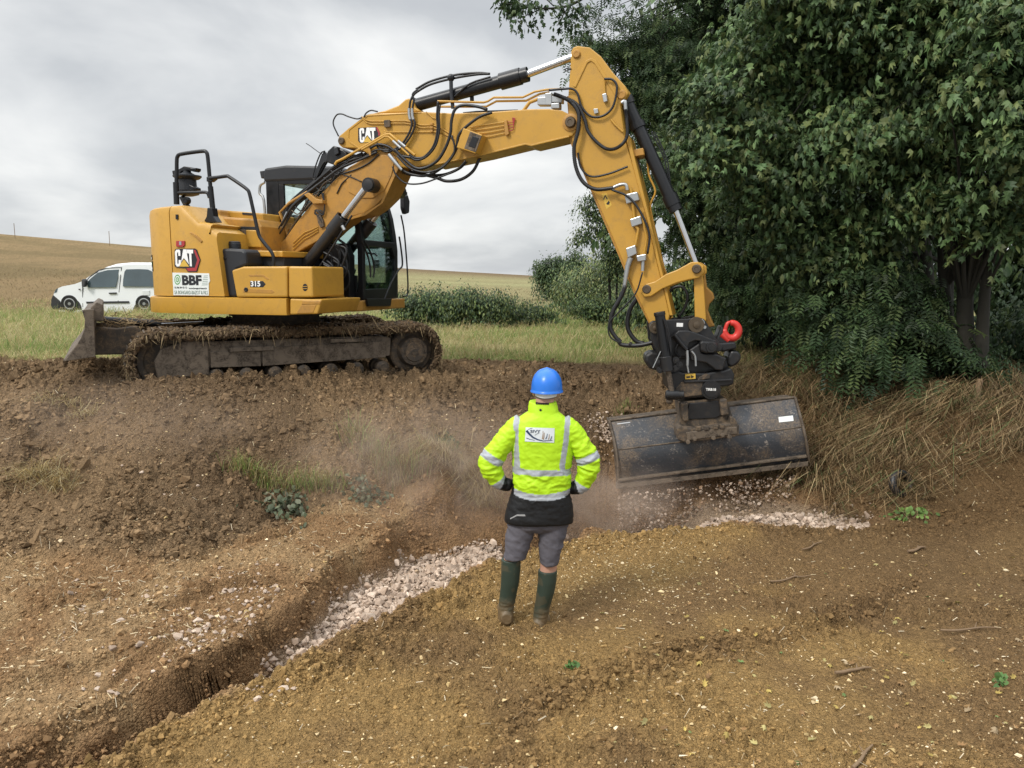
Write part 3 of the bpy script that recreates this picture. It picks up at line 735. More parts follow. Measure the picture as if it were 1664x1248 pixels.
for k, r in enumerate((1.0, .76, .52, .28, .12)):
    slabU('sticker_ring', S([(503 + 52 * r * math.cos(a), 775 + 86 * r * math.sin(a)) for a in np.linspace(0, 2 * math.pi, 22)[:-1]]), 1.2236 + .0006 * k, 1.22, M['green_ink' if k % 2 == 0 else 'white_sign'], side, 0, lt=1.2236)
def ink(body, x, y, h, mat, sq, bold, w=None):
    """Lettering on the sticker: lower left at crop pixel (x, y), cap height h and (if given) width w in crop pixels."""
    p = U(*S([(x, y)])[0], 1.2245); hh = h / 10.4 * 9.4 / 1260
    o, wd = text_part('lettering', body, p, (1, 0, 0), (0, 0, 1), hh, M[mat], side, squeeze=sq, bold=bold)
    if w:
        k = (U(*S([(x + w, y)])[0], 1.2245).x - p.x) / wd
        for v in o.data.vertices: v.co.x = p.x + (v.co.x - p.x) * k
ink('BBF', 585, 866, 165, 'black_ink', 1.0, .045, 330)
ink('03 86 84 42 12', 455, 922, 30, 'black_ink', 1, 0, 210); ink('www.bongard-bazot.fr', 695, 940, 34, 'black_ink', 1, .012, 305)
ink('SA BONGARD-BAZOT & FILS', 455, 1018, 60, 'grey_green_ink', 1, .0, 560)
for k in range(6): slabU('sticker_line', S([(945 - 6 * k, 708 + 30 * k), (1015, 705 + 30 * k), (1015, 716 + 30 * k), (945 - 6 * k, 719 + 30 * k)]), 1.2236, 1.22, M['grey_green_ink'], side, 0)
# reflectors on the tail
for k, (a, b, c, d, mt) in enumerate([(175, 355, 210, 440, 'black_ink'), (178, 392, 200, 425, 'white_ink'), (165, 465, 215, 625, 'black_ink'), (172, 478, 205, 520, 'green_ink'), (172, 560, 205, 600, 'white_ink')]):
    cx, cy = S([((a + c) / 2, (b + d) / 2)])[0]; p = U(cx, cy, 1.0)
    ang = math.atan2(wx(-1.04) - wx(-1.16), .12)
    q = MB().box((-1.10 - (.002 * (k % 2)), -(wx(-1.10)) - .004 - .002 * (mt != 'black_ink'), p.z), (.07 * (c - a) / 45, .012, (d - b) / 10.4 * .0078), Matrix.Rotation(-ang, 3, 'Z'))
    part('tail_reflector', q, M[mt], cw)
# engine hood
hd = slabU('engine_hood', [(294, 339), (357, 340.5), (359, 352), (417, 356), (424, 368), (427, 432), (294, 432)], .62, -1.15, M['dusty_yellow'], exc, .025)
slabU('hood_top', [(357, 341), (427, 346.5), (430, 380), (357, 380)], .45, -1.1, M['yellow'], hd, .02)
slabU('hood_door', z(240, 330, 5.547, [(722, 236), (990, 244), (1024, 400), (726, 396)]), .65, .6, M['yellow'], hd, .012)
slabU('hood_gap', z(240, 330, 5.547, [(718, 208), (985, 214), (990, 243), (720, 236)]), .635, .6, M['black_plastic'], hd, .003)
slabU('hood_latch', z(240, 330, 5.547, [(800, 235), (880, 238), (885, 285), (805, 282)]), .66, .6, M['mud_steel'], hd, .004)
slabU('hood_latch', z(240, 330, 5.547, [(420, 58), (505, 62), (505, 98), (420, 92)]), .632, .6, M['mud_steel'], hd, .004)
slabU('hood_vent', z(240, 330, 5.547, [(850, 84), (965, 92), (962, 112), (852, 104)]), .46, .44, M['black_plastic'], hd, .003)
slabU('lamp_housing', z(240, 330, 5.547, [(600, 230), (700, 192), (722, 262), (715, 318), (632, 320), (625, 270)]), .80, .55, M['yellow'], hd, .012)
pin(359.5, 379.5, .82, .045, .03, 'yellow_ink', hd, 'lamp')
slabU('deck', z(240, 330, 5.547, [(870, 424), (1215, 432), (1215, 486), (905, 478)]), .86, -.2, M['yellow'], exc, .012)
slabU('deck_skirt', z(240, 330, 5.547, [(860, 478), (1230, 486), (1230, 570), (860, 570)]), .80, .0, M['black_plastic'], exc, .01)
tk = slabU('fuel_tank', z(240, 330, 5.547, [(640, 412), (735, 408), (850, 416), (882, 440), (890, 560), (800, 600), (800, 848), (700, 848), (664, 600)]), 1.14, .75, M['black_plastic'], exc, .03)
part('filler_cap', MB().lathe(U(381.5, 404, .95), (0, 0, 1), [(0, .075), (.055, .075), (.06, .07), (.075, .07), (.085, .06), (.085, .02)], 20), M['black_plastic'], tk, smooth=30)
slabU('tank_grip', z(240, 330, 5.547, [(660, 485), (712, 490), (705, 510), (668, 525)]), 1.146, 1.1, M['black'], tk, .006)
# hand rails
rl = tubeU('handrail', z(270, 230, 8.758, [(158, 895), (152, 700), (146, 560), (150, 420), (152, 260), (165, 210), (200, 182), (360, 155), (530, 136), (570, 150), (588, 195), (605, 350), (620, 520), (640, 760), (655, 1010)]), .023, M['black'], 1.0, 3)
tubeU('rail_post', z(270, 230, 8.758, [(150, 895), (138, 580)]), .034, M['black'], 1.0, 0, rl)
tubeU('rail_post', z(270, 230, 8.758, [(672, 1040), (630, 640)]), .032, M['black'], 1.0, 0, rl)
part('rail_foot', MB().loft([[(p.x + sx * w, p.y + sy * .05, p.z) for sx, sy in ((-1, -1), (1, -1), (1, 1), (-1, 1))] for p, w in ((U(346, 362, 1.0), .10), (U(345.5, 352, 1.0), .05), (U(345, 338, 1.0), .035))]), M['black'], rl, bevel=.008)
tubeU('rail_bar', z(270, 230, 8.758, [(150, 738), (200, 728), (420, 725), (560, 722), (595, 745), (615, 800)]), .020, M['black'], 1.0, 3, rl)
tubeU('front_rail', z(270, 230, 8.758, [(620, 522), (740, 508), (860, 492), (900, 505), (1050, 605), (1150, 680), (1185, 740), (1240, 980)]) + z(60, 220, 2.971, [(1070, 475), (1090, 510), (1130, 560), (1142, 590), (1142, 632)]), .0215, M['black'], 1.05, 3, rl)
slabU('rail_clamp', z(270, 230, 8.758, [(570, 500), (650, 495), (690, 510), (690, 535), (640, 575), (572, 570)]), 1.03, .97, M['black'], rl, .008)
# air intake with its rain cap
ai = part('air_intake', MB().lathe(U(306, 319, .75), (0, 0, 1), [(0, .06), (.02, .13), (.07, .14), (.08, .11), (.2, .105), (.21, .14), (.235, .17), (.25, .17), (.262, .10), (.29, .05), (.33, .045), (.335, .0)], 26), M['black_plastic'], exc, smooth=35)
slabU('intake_bracket', z(270, 230, 8.758, [(80, 415), (170, 395), (250, 350), (340, 362), (372, 390), (400, 405), (405, 375), (425, 372), (418, 415), (390, 430), (300, 405), (210, 425), (195, 470), (90, 470)]), .80, .70, M['black'], ai, .008)
slabU('intake_bracket', z(270, 230, 8.758, [(90, 580), (280, 590), (420, 655), (420, 690), (300, 700), (200, 660), (95, 640)]), .82, .72, M['black'], ai, .008)
pin(303, 326, .85, .045, .06, 'black', ai, 'horn')
part('intake_pipe', MB().tube([U(296, 320, .8), U(302, 332, .8), U(310, 344, .8)], .035, 10), M['black'], ai, smooth=40)

# ---- cab (left side of the machine, beyond the boom) ----------------
CN, CF = -.20, -1.22
cab = MB()
SIDE = [(-.24, 1.0), (-.22, 2.70), (.86, 2.66), (.99, 2.56), (1.13, 2.22), (1.21, 1.75), (1.20, 1.0)]
def fx(zz): return float(np.interp(zz, [1.0, 1.75, 2.22, 2.56], [1.20, 1.21, 1.13, .99]))
def front_strip(z0, z1, d):
    zs = np.linspace(z0, z1, 8); return [(fx(q), q) for q in zs] + [(fx(q) - d, q) for q in zs[::-1]]
for l0, l1 in ((CN, CN - .07), (CF + .09, CF)):
    w_ = .08 if l0 == CN else .15
    cab.prism([(-.24, 1.0), (-.22, 2.70), (-.03, 2.70), (-.03, 1.0)], -l0, -l1)                 # rear pillar
    cab.prism([(-.03, 2.69), (.86, 2.65), (.95, 2.58), (.9, 2.50), (-.03, 2.52)], -l0, -l1)     # roof rail
    cab.prism(front_strip(1.0, 2.56, w_), -l0, -l1)                                              # front pillar
    cab.prism([(-.03, 1.0), (1.18, 1.0), (1.18, 1.10), (-.03, 1.10)], -l0, -l1)                  # sill
    cab.prism([(-.03, 1.1), (.05, 1.1), (.05, 2.52), (-.03, 2.52)], -l0 + (.004 if l0 == CN else -.09), -l1 - (.03 if l0 == CN else -.03))
cab.prism([(.05, 1.1), (1.1, 1.1), (1.1, 1.32), (.05, 1.40)], -CN + .005, -CN + .05)            # lower side panel behind the boom
cab.prism([(.05, 1.70), (1.08, 1.70), (1.08, 1.78), (.05, 1.78)], -CF - .07, -CF - .01)          # door bar, far side
cab.prism([(.05, 1.1), (1.1, 1.1), (1.1, 1.22), (.05, 1.22)], -CF - .07, -CF - .01)
cab.prism([(-.23, 1.02), (1.18, 1.02), (1.18, 1.08), (-.23, 1.08)], -CN + .01, -CF - .01)        # floor
cab.prism([(-.235, 1.0), (-.16, 1.0), (-.16, 1.55), (-.235, 1.55)], -CN + .01, -CF - .01)        # rear wall
cab.prism(front_strip(1.0, 1.14, .05), -CN + .07, -CF - .09)                                     # windscreen frame: bottom, middle, top
cab.prism(front_strip(1.70, 1.78, .05), -CN + .07, -CF - .09)
cab.prism(front_strip(2.50, 2.56, .06), -CN + .07, -CF - .09)
def on_front(pts): return [(-l, zz) for l, zz in pts]
cab.loft([[(fx(1.14) - .05, -CF - .09, 1.13), (fx(1.14) - .05, -CF - .24, 1.13), (fx(1.38) - .05, -CF - .09, 1.38)], [(fx(1.14), -CF - .09, 1.13), (fx(1.14), -CF - .24, 1.13), (fx(1.38), -CF - .09, 1.38)]])
cab.loft([[(fx(1.72) - .05, -CF - .09, 1.71), (fx(1.55) - .05, -CF - .09, 1.55), (fx(1.72) - .05, -CF - .19, 1.71)], [(fx(1.72), -CF - .09, 1.71), (fx(1.55), -CF - .09, 1.55), (fx(1.72), -CF - .19, 1.71)]])
ro = MB().prism([(-.25, 2.66), (-.23, 2.74), (.1, 2.765), (.86, 2.72), (1.0, 2.62), (.99, 2.56), (-.25, 2.56)], -(CN + .015), -(CF - .015))
cb = part('cab', cab, M['black'], exc, UF, .006)
part('cab_roof', ro, M['black_plastic'], cb, UF, .03)
part('side_glass', MB().prism([(.05, 1.40), (1.1, 1.32), (1.1, 2.2), (.95, 2.50), (.05, 2.52)], .235, .241), M['glass'], cb)
part('door_glass', MB().prism([(.05, 1.22), (1.05, 1.22), (1.05, 2.2), (.9, 2.50), (.05, 2.52)], 1.175, 1.181), M['glass'], cb)
wg = MB(); zs_ = np.linspace(1.1, 2.54, 9)
wg.loft([[(fx(q) - .02, -CN + .07, q), (fx(q) - .02, -CF - .09, q), (fx(q) - .026, -CF - .09, q), (fx(q) - .026, -CN + .07, q)] for q in zs_])
part('windscreen', wg, M['glass'], cb)
st = MB()
st.prism([(.0, 1.32), (.42, 1.30), (.46, 1.38), (.40, 1.46), (.0, 1.44)], .48, .95)
st.prism([(-.02, 1.44), (.10, 1.44), (.02, 2.15), (-.10, 2.15)], .52, .9)
st.box((.18, .71, 1.2), (.3, .3, .2))
part('seat', st, M['black_plastic'], cb, bevel=.03)
ct = MB()
for y in (.42, .98):
    ct.prism([(.1, 1.40), (.58, 1.46), (.64, 1.40), (.60, 1.30), (.1, 1.28)], y - .06, y + .06)
    ct.tube([(.55, y, 1.44), (.60, y, 1.56)], .018, 8); ct.ball((.61, y, 1.59), .038)
    ct.ball((.85, y * .6 + .3, 1.16), .07); ct.tube([(.9, y * .6 + .3, 1.1), (.86, y * .6 + .3, 1.32)], .02, 8)
ct.box((1.0, .98, 1.48), (.03, .14, .11))
part('controls', ct, M['black_plastic'], cb)
tubeU('wiper', z(480, 260, 4.458, [(515, 672), (575, 680), (592, 695)]), .012, M['black'], -.55, 0, cb)
def fr_(px, py):
    d = ray(px, py); o = Vector((0, 0, CAMZ)) - UF.c
    k = (1.27 - o.dot(UF.X)) / d.dot(UF.X); p = o + d * k
    return Vector((1.27, p.dot(UF.Y), p.z))
def tubeF(name, pts, r, mat, sm=4, parent=cb): part(name, MB().tube([fr_(*p) for p in z(480, 260, 4.458, pts)], r, 8, sm), mat, parent, smooth=50)
tubeF('cab_hose', [(500, 590), (530, 640), (560, 720), (572, 790), (565, 850)], .012, M['rubber'])
tubeF('cab_hose', [(480, 590), (515, 670), (540, 760), (545, 850)], .012, M['rubber'])
tubeF('cab_grab_bar', [(765, 400), (785, 500), (800, 650), (812, 820), (815, 930), (808, 980), (780, 988)], .012, M['black'])
tubeF('cab_grab_bar', [(752, 555), (765, 640), (775, 760), (745, 800), (690, 900), (640, 1020)], .013, M['black'])
tubeF('mirror_bracket', [(765, 270), (770, 232), (805, 235), (808, 320), (815, 322)], .012, M['black'], 0)
mp_ = [fr_(*p) for p in z(480, 260, 4.458, [(755, 260), (785, 252), (800, 300), (796, 385), (770, 395), (756, 350)])]
part('mirror', MB().loft([[p for p in mp_], [p + Vector((.07, 0, 0)) for p in mp_]]), M['black_plastic'], cb, bevel=.02)
slabU('work_lamp', [(421.5, 278), (429, 277), (429.5, 289), (424, 290)], -.3, -.45, M['black_plastic'], cb, .01)
tubeU('cab_handle', z(400, 60, 2.712, [(82, 640), (62, 655), (60, 690), (78, 720), (88, 880)]), .018, M['steel'], -.1, 3, cb)
pf = part('cab_platform', MB().slab([(.7, -.10), (1.20, -.10), (1.27, .05), (1.29, 1.26), (.3, 1.26), (.3, -.10)], .86, .995), M['dusty_yellow'], exc, bevel=.015)
part('platform_step', MB().loft([[fr_(*p) + Vector((.012, 0, -.002)) for p in z(480, 260, 4.458, [(495, 1003), (678, 1003), (670, 1058), (508, 1060)])], [fr_(*p) + Vector((.045, 0, 0)) for p in z(480, 260, 4.458, [(495, 1003), (678, 1003), (670, 1058), (508, 1060)])]]), M['black'], pf, bevel=.006)
slabU('platform_slot', z(480, 260, 4.458, [(315, 998), (362, 1000), (360, 1025), (318, 1025)]), .104, .08, M['black'], pf, .003)
# pump bay full of hoses between the boom foot and the cab
slabU('pump_bay', [(505, 400), (560, 395), (568, 418), (568, 484), (508, 484)], -.05, -.19, M['black'], exc, .01)
for k in range(18):
    a = (RNG.uniform(500, 540), RNG.uniform(470, 486)); b = (RNG.uniform(535, 568), RNG.uniform(405, 445))
    mpt = ((a[0] + b[0]) / 2 + RNG.uniform(-6, 18), (a[1] + b[1]) / 2 + RNG.uniform(-2, 14)); l = RNG.uniform(.02, .45)
    tubeU('hose', [a, mpt, b, (b[0] - RNG.uniform(10, 30), b[1] - RNG.uniform(5, 20))], .016, M['rubber'], l, 5)
for k in range(5):
    a = (RNG.uniform(520, 545), RNG.uniform(440, 460)); tubeU('hose_fitting', [a, (a[0] - 5, a[1] + 12)], .019, M['steel'], .46, 0)

# ---- boom ----------------------------------------------------------
L0 = .21
bb = slabU('lower_boom', [(449, 407), (453, 396), (463, 388), (480, 364), (500, 339), (522, 314), (545, 291), (566, 272), (598, 253), (620, 246), (638, 249), (646, 262), (644, 280), (634, 302), (625, 319), (610, 334), (592, 346.5), (577, 350.5), (562, 355), (540, 371), (522, 388.5), (495, 403), (464, 421), (452, 418)], L0, -L0, M['dusty_yellow'], exc, .012)
slabU('weld_plate', [(560, 280), (598, 255), (634, 251), (640, 264), (636, 285), (624, 310), (606, 322), (585, 322), (566, 312)], L0 + .012, L0, M['dusty_yellow'], bb, .006)
slabU('edge_strip', [(644, 268), (648, 272), (622, 330), (594, 350), (562, 359), (524, 391), (522, 388), (562, 355), (592, 346), (618, 330)], L0 + .008, L0 - .02, M['dusty_yellow'], bb, .003)
for dy in (0, 5.5, 11):
    tubeU('grease_line', z(480, 260, 4.458, [(-20, 600 + dy * 4.4), (5, 580 + dy * 4.4), (60, 528 + dy * 4.4), (100, 512 + dy * 4), (165, 482 + dy * 3)]), .006, M['yellow'], L0 + .012, 2, bb)
slabU('grease_block', z(480, 260, 4.458, [(150, 395), (175, 385), (200, 440), (205, 480), (180, 492), (165, 460)]), L0 + .03, L0, M['mud_steel'], bb, .004)
for k in range(4):
    tubeU('thin_hose', z(480, 260, 4.458, [(165 + 10 * k, 400 + 18 * k), (140, 390 - 8 * k), (150 + 15 * k, 370), (200, 400), (210, 330), (190 + 5 * k, 240)]), .006, M['rubber'], L0 + .03, 4, bb)
# upper boom
ub = slabU('upper_boom', z(480, 130, 5.2, [(358, 500), (370, 472), (450, 405), (540, 335), (600, 292), (640, 283), (980, 272), (1065, 268)]) + z(620, 60, 3.617, [(420, 448), (640, 440), (860, 424), (980, 422), (1060, 432), (1115, 460), (1142, 500), (1143, 550), (1120, 582), (985, 615), (880, 640), (845, 632), (600, 692), (430, 728), (300, 752), (150, 772), (60, 752)]) + z(480, 130, 5.2, [(640, 655), (600, 615), (560, 592), (500, 575), (440, 573), (395, 570), (366, 545)]), .19, -.19, M['yellow'], exc, .012)
slabU('cylinder_lug', z(480, 130, 5.2, [(640, 284), (760, 255), (870, 212), (930, 160), (958, 152), (990, 170), (1010, 230), (1065, 266), (980, 276)]), .12, -.12, M['yellow'], ub, .02)
slabU('boom_flange', z(480, 130, 5.2, [(440, 415), (600, 296), (1064, 272), (1064, 278), (610, 306), (455, 425), (450, 490), (470, 520), (560, 588), (548, 590), (455, 530), (438, 490)]), .197, .18, M['yellow'], ub, .004)
slabU('boom_flange', z(620, 60, 3.617, [(300, 745), (430, 722), (600, 684), (845, 624), (880, 632), (985, 606), (1100, 580), (1105, 588), (985, 617), (880, 642), (845, 634), (600, 694), (300, 756)]), .199, -.199, M['yellow'], ub, .004)
pin(555, 229, .20, .042, .05, 'pin', ub); pin(927.5, 199, .21, .062, .09, 'pin', ub)
pin(927.5, 199, .195, .095, .03, 'dusty_yellow', ub, 'pin_boss')
# maker's badge on the boom
for mt, pts, dl in LOGO[:1] + LOGO[1:]:
    q = [(535 + (x - 450) * .445, 404 + (y - 258) * .425 - (x - 450) * .02) for x, y in pts]
    if mt == 'black_ink': q = z(480, 130, 5.2, [(530, 405), (690, 396), (718, 450), (712, 470), (676, 524), (548, 534), (530, 515)])
    elif mt == 'red_ink': q = z(480, 130, 5.2, [(680, 400), (692, 400), (716, 450), (712, 468), (698, 470), (702, 450)])
    else: q = z(480, 130, 5.2, q)
    slabU('maker_badge', q, .1925 + dl, .18, M[mt], ub, 0, lt=.1925)
# lamp box standing off the boom
lb = slabU('boom_lamp', z(620, 60, 3.617, [(480, 535), (592, 575), (552, 685), (440, 650)]), .36, .19, M['yellow'], ub, .008)
slabU('lamp_face', z(620, 60, 3.617, [(520, 555), (588, 582), (553, 678), (485, 655)]), .365, .34, M['rust_steel'], lb, .004)
slabU('lamp_lens', z(620, 60, 3.617, [(535, 580), (572, 592), (548, 655), (508, 642)]), .370, .35, M['black'], lb, .006)
# pipes along the boom
def pipe(pts, r, l, parent=ub, mat='yellow', sm=0): tubeU('pipe', pts, r, M[mat], l, sm, parent)
Z3 = lambda p: z(620, 60, 3.617, p)
pipe(Z3([(330, 378), (600, 385), (625, 378), (660, 356), (830, 355), (900, 322), (970, 310), (1085, 305)]), .013, .13)
pipe(Z3([(340, 410), (615, 410), (675, 378), (850, 375), (930, 335), (985, 325)]), .013, .10)
pipe(Z3([(470, 460), (790, 460), (830, 440), (870, 385), (930, 362)]), .021, .14)
pipe(Z3([(480, 448), (560, 440), (800, 432)]), .012, .06, mat='rubber')
for x, y, w, h in ((915, 355, 50, 45), (960, 330, 40, 70), (1000, 345, 60, 40), (570, 450, 40, 45), (995, 390, 50, 30)):
    slabU('pipe_coupling', Z3([(x, y), (x + w, y - 4), (x + w, y + h), (x, y + h)]), .17, .06, M['steel'], ub, .008)
for dy in (0, 22): pipe(z(480, 130, 5.2, [(560 + dy * .6, 308 + dy), (640, 348 + dy), (925, 343 + dy), (1060, 380 + dy), (1140, 378 + dy), (1220, 402 + dy), (1330, 468 + dy)]), .0065, .205, sm=3)
pipe(z(480, 130, 5.2, [(740, 455), (775, 441), (890, 440), (1150, 438), (1230, 440), (1340, 500)]), .0065, .205)
pipe(z(480, 130, 5.2, [(1105, 270), (1160, 320), (1210, 330)]), .0065, .205)
for k in range(3): slabU('pipe_clip', z(480, 130, 5.2, [(1138, 362 + 30 * k), (1160, 362 + 30 * k), (1160, 380 + 30 * k), (1138, 380 + 30 * k)]), .225, .19, M['dusty_yellow'], ub, .003)
slabU('line_clamp', z(480, 130, 5.2, [(745, 340), (795, 335), (800, 395), (750, 400)]), .23, .19, M['mud_steel'], ub, .006)
for k in range(4): pipe(Z3([(520 - 10 * k, 530 + 25 * k * .9), (640, 512 + 24 * k), (722, 500 + 22 * k)]), .006, .205)
slabU('grease_block', Z3([(720, 490), (735, 487), (748, 570), (735, 578), (724, 575)]), .23, .19, M['dusty_yellow'], ub, .004)
for k in range(4): tubeU('thin_hose', Z3([(742, 500 + 18 * k), (775, 500 + 14 * k), (785 - 5 * k, 480), (770, 476)]), .004, M['red_ink'], .21, 3, ub)
tubeU('hose_guide', Z3([(408, 235), (410, 330), (420, 420)]), .024, M['black_plastic'], .10, 0, ub)
part('guide_head', MB().ball(U(*Z3([(408, 240)])[0], .1), .045), M['black'], ub)
tubeU('hose_guide', Z3([(530, 325), (532, 385)]), .026, M['black_plastic'], -.05, 0, ub)
# yellow pipe guard and pipes at the knuckle
pipe(z(480, 130, 5.2, [(335, 715), (350, 690), (400, 668), (560, 575), (730, 478), (760, 462), (800, 458), (850, 500), (920, 560), (1010, 635)]), .017, .26)
pipe(z(480, 130, 5.2, [(560, 590), (720, 500), (755, 478), (785, 478), (880, 560), (960, 635)]), .013, .27)
tubeU('hose_fitting', z(480, 130, 5.2, [(825, 515), (890, 575)]), .018, M['steel'], .275, 0, ub); tubeU('hose_fitting', z(480, 130, 5.2, [(870, 515), (930, 565)]), .018, M['steel'], .265, 0, ub)
tubeU('hose_fitting', z(480, 130, 5.2, [(790, 630), (840, 690), (900, 760)]), [.024, .026, .018], M['steel'], .29, 0, ub)
slabU('guard_post', z(480, 130, 5.2, [(600, 545), (625, 540), (640, 635), (622, 640)]), .27, .22, M['dusty_yellow'], ub, .006)
# cylinders
def ram(name, p0, p1, p2, rb, rr, l, parent=exc, glands=((.0, 1.0),), mat='black', y2=None):
    """Barrel p0-p1 and rod p1-p2, with thicker collars at the given spans of the barrel."""
    a, b, c = U(*p0, l), U(*p1, l), U(*p2, l); d = (b - a)
    m = MB().cyl(a, b, rb, n=24)
    for s0, s1, k in glands: m.cyl(a + d * s0, a + d * s1, rb * k, n=24)
    o = part(name, m, M[mat], parent, smooth=35)
    part('cylinder_rod', MB().cyl(b - d.normalized() * .02, c, rr, n=18), M['chrome'], o, smooth=40)
    return o
for sgn in (1, -1):
    l = .36 * sgn
    rm = ram('boom_cylinder', (492, 438), (558, 353), (598, 301), .075, .042, .36, glands=((.72, 1.0, 1.22), (.0, .05, 1.15)), mat='worn_black') if sgn > 0 else None
    if rm:
        part('rod_eye', MB().lathe(U(598, 300, .43), (0, 1, 0), [(0, .05), (.0, .085), (.16, .085), (.16, .05)], 24), M['worn_black'], rm, smooth=35)
        part('pin_cap', MB().lathe(U(598, 300, .46), (0, 1, 0), [(-.005, .0), (-.005, .03), (0, .062), (.04, .066)], 20), M['rubber'], rm, smooth=35)
        copy_tree(rm, exc, UF.Y * .72)
        tubeU('cylinder_line', [(572, 350), (535, 410), (520, 432)], .012, M['rubber'], .42, 3)
        tubeU('hose_fitting', [(556, 367), (560, 374)], .022, M['steel'], .44, 0)
sc_ = ram('stick_cylinder', (672, 172), (858, 120.5), (938, 90), .075, .043, .0, glands=((.77, .94, 1.28), (.94, 1.0, 1.12), (.0, .03, 1.1)))
tubeU('cylinder_line', Z3([(430, 350), (520, 275), (640, 235)]), .012, M['black'], .09, 3, sc_)
bc = ram('bucket_cylinder', (1016, 160), (1099, 343), (1131, 428), .072, .036, .0, glands=((.0, .06, 1.2), (.22, .27, 1.25), (.86, .95, 1.22), (.95, 1.0, 1.08)))
for dx in (13, 17): tubeU('cylinder_line', [(1046 + dx, 214), (1068 + dx, 262), (1090, 320)], .008, M['black'], .0, 2, bc)

# ---- stick ---------------------------------------------------------
Z4 = lambda p: z(900, 60, 2.497, p)
SL = .165
sk = slabU('stick', Z4([(70, 58), (78, 42), (95, 36), (145, 42), (190, 78), (235, 140), (290, 200), (302, 228), (290, 250), (270, 275), (290, 420), (340, 580), (375, 730), (415, 900), (450, 1040), (470, 1130), (462, 1165), (440, 1180), (405, 1182), (388, 1160), (330, 1035), (268, 885), (165, 642), (105, 500), (75, 432), (62, 330), (58, 235), (66, 130)]), SL, -SL, M['yellow'], exc, .012)
slabU('stick_rib', Z4([(78, 200), (130, 95), (152, 85), (172, 95), (260, 235), (250, 240), (165, 108), (150, 97), (135, 106), (88, 205)]), SL + .012, SL, M['yellow'], sk, .005)
slabU('stick_edge', Z4([(60, 240), (76, 432), (107, 500), (167, 642), (270, 885), (332, 1035), (392, 1160), (386, 1164), (324, 1040), (262, 888), (158, 645), (98, 503), (68, 434), (52, 240)]), SL - .02, -SL + .02, M['dusty_yellow'], sk, .004)
slabU('front_flange', Z4([(290, 400), (330, 560), (375, 730), (420, 920), (455, 1060), (470, 1130), (482, 1130), (465, 1055), (428, 905), (386, 725), (345, 560), (305, 400)]), SL + .01, -SL - .01, M['yellow'], sk, .005)
pin(938 - 1, 88, SL, .045, .05, 'dusty_yellow', sk); pin(1010, 154, SL, .05, .04, 'dusty_yellow', sk); pin(1051, 470, SL + .05, .05, .04, 'pin', sk); pin(1062, 529, SL + .03, .055, .05, 'pin', sk)
slabU('warning_label', z(850, 300, 4.8, [(612, 72), (652, 66), (692, 160), (650, 192)]), SL + .002, SL, M['yellow_ink'], sk, 0)
slabU('warning_sign', z(850, 300, 4.8, [(622, 118), (640, 78), (660, 112), (652, 114), (641, 92), (632, 115)]), SL + .0035, SL, M['black_ink'], sk, 0)
slabU('warning_sign', z(850, 300, 4.8, [(648, 150), (668, 125), (678, 140), (672, 145), (676, 152), (660, 158)]), SL + .0035, SL, M['black_ink'], sk, 0)
pipe(Z4([(312, 612), (318, 660), (330, 760), (342, 780), (338, 810), (330, 850)]), .016, SL + .04, sk, sm=3)
pipe(Z4([(352, 700), (368, 780), (376, 820), (366, 880)]), .012, SL + .035, sk, sm=3)
pipe(Z4([(232, 335), (245, 352), (280, 385)]), .012, SL + .02, sk); pipe(Z4([(205, 175), (207, 230)]), .008, SL + .02, sk)
pipe(Z4([(300, 425), (322, 540), (350, 680), (400, 880), (435, 1000), (480, 1140)]), .014, .12, sk, sm=3)
pipe(Z4([(378, 480), (386, 560), (412, 625), (392, 680), (400, 740), (430, 880), (455, 960)]), .012, .0, sk, sm=4)
pipe(Z4([(350, 560), (365, 680), (400, 830), (430, 960)]), .012, -.1, sk, mat='dusty_yellow', sm=3)
pipe(Z4([(330, 455), (345, 520), (365, 640), (372, 660)]), .016, -.05, sk, mat='pin', sm=3)
slabU('pipe_bracket', Z4([(318, 458), (362, 450), (366, 478), (322, 486)]), .12, -.15, M['dusty_yellow'], sk, .006)
for q in ([(286, 640), (338, 628), (346, 662), (294, 678)], [(308, 740), (352, 725), (358, 758), (316, 772)]):
    slabU('pipe_clamp', Z4(q), SL + .07, SL, M['steel'], sk, .008)
slabU('valve_block', Z4([(292, 858), (330, 844), (336, 880), (300, 898)]), SL + .09, SL, M['steel'], sk, .008)
slabU('valve_block', Z4([(334, 888), (374, 880), (372, 908), (340, 912)]), SL + .09, SL, M['steel'], sk, .008)
slabU('valve_block', Z4([(195, 232), (212, 227), (217, 260), (202, 266)]), SL + .05, SL, M['steel'], sk, .006)
slabU('valve_block', Z4([(160, 292), (178, 290), (180, 308), (164, 312)]), SL + .03, SL, M['steel'], sk, .004)
tubeU('hose_fitting', Z4([(312, 895), (300, 930), (285, 1020)]), [.036, .03, .02], M['steel'], SL + .05, 0, sk)
tubeU('hose_fitting', Z4([(362, 905), (360, 950)]), .02, M['steel'], SL + .05, 0, sk)
tubeU('hose_fitting', Z4([(240, 612), (268, 600), (292, 600), (298, 622)]), .02, M['steel'], SL + .06, 3, sk)
tubeU('hose_fitting', Z4([(275, 268), (288, 262), (292, 300)]), .022, M['steel'], SL + .02, 3, sk)
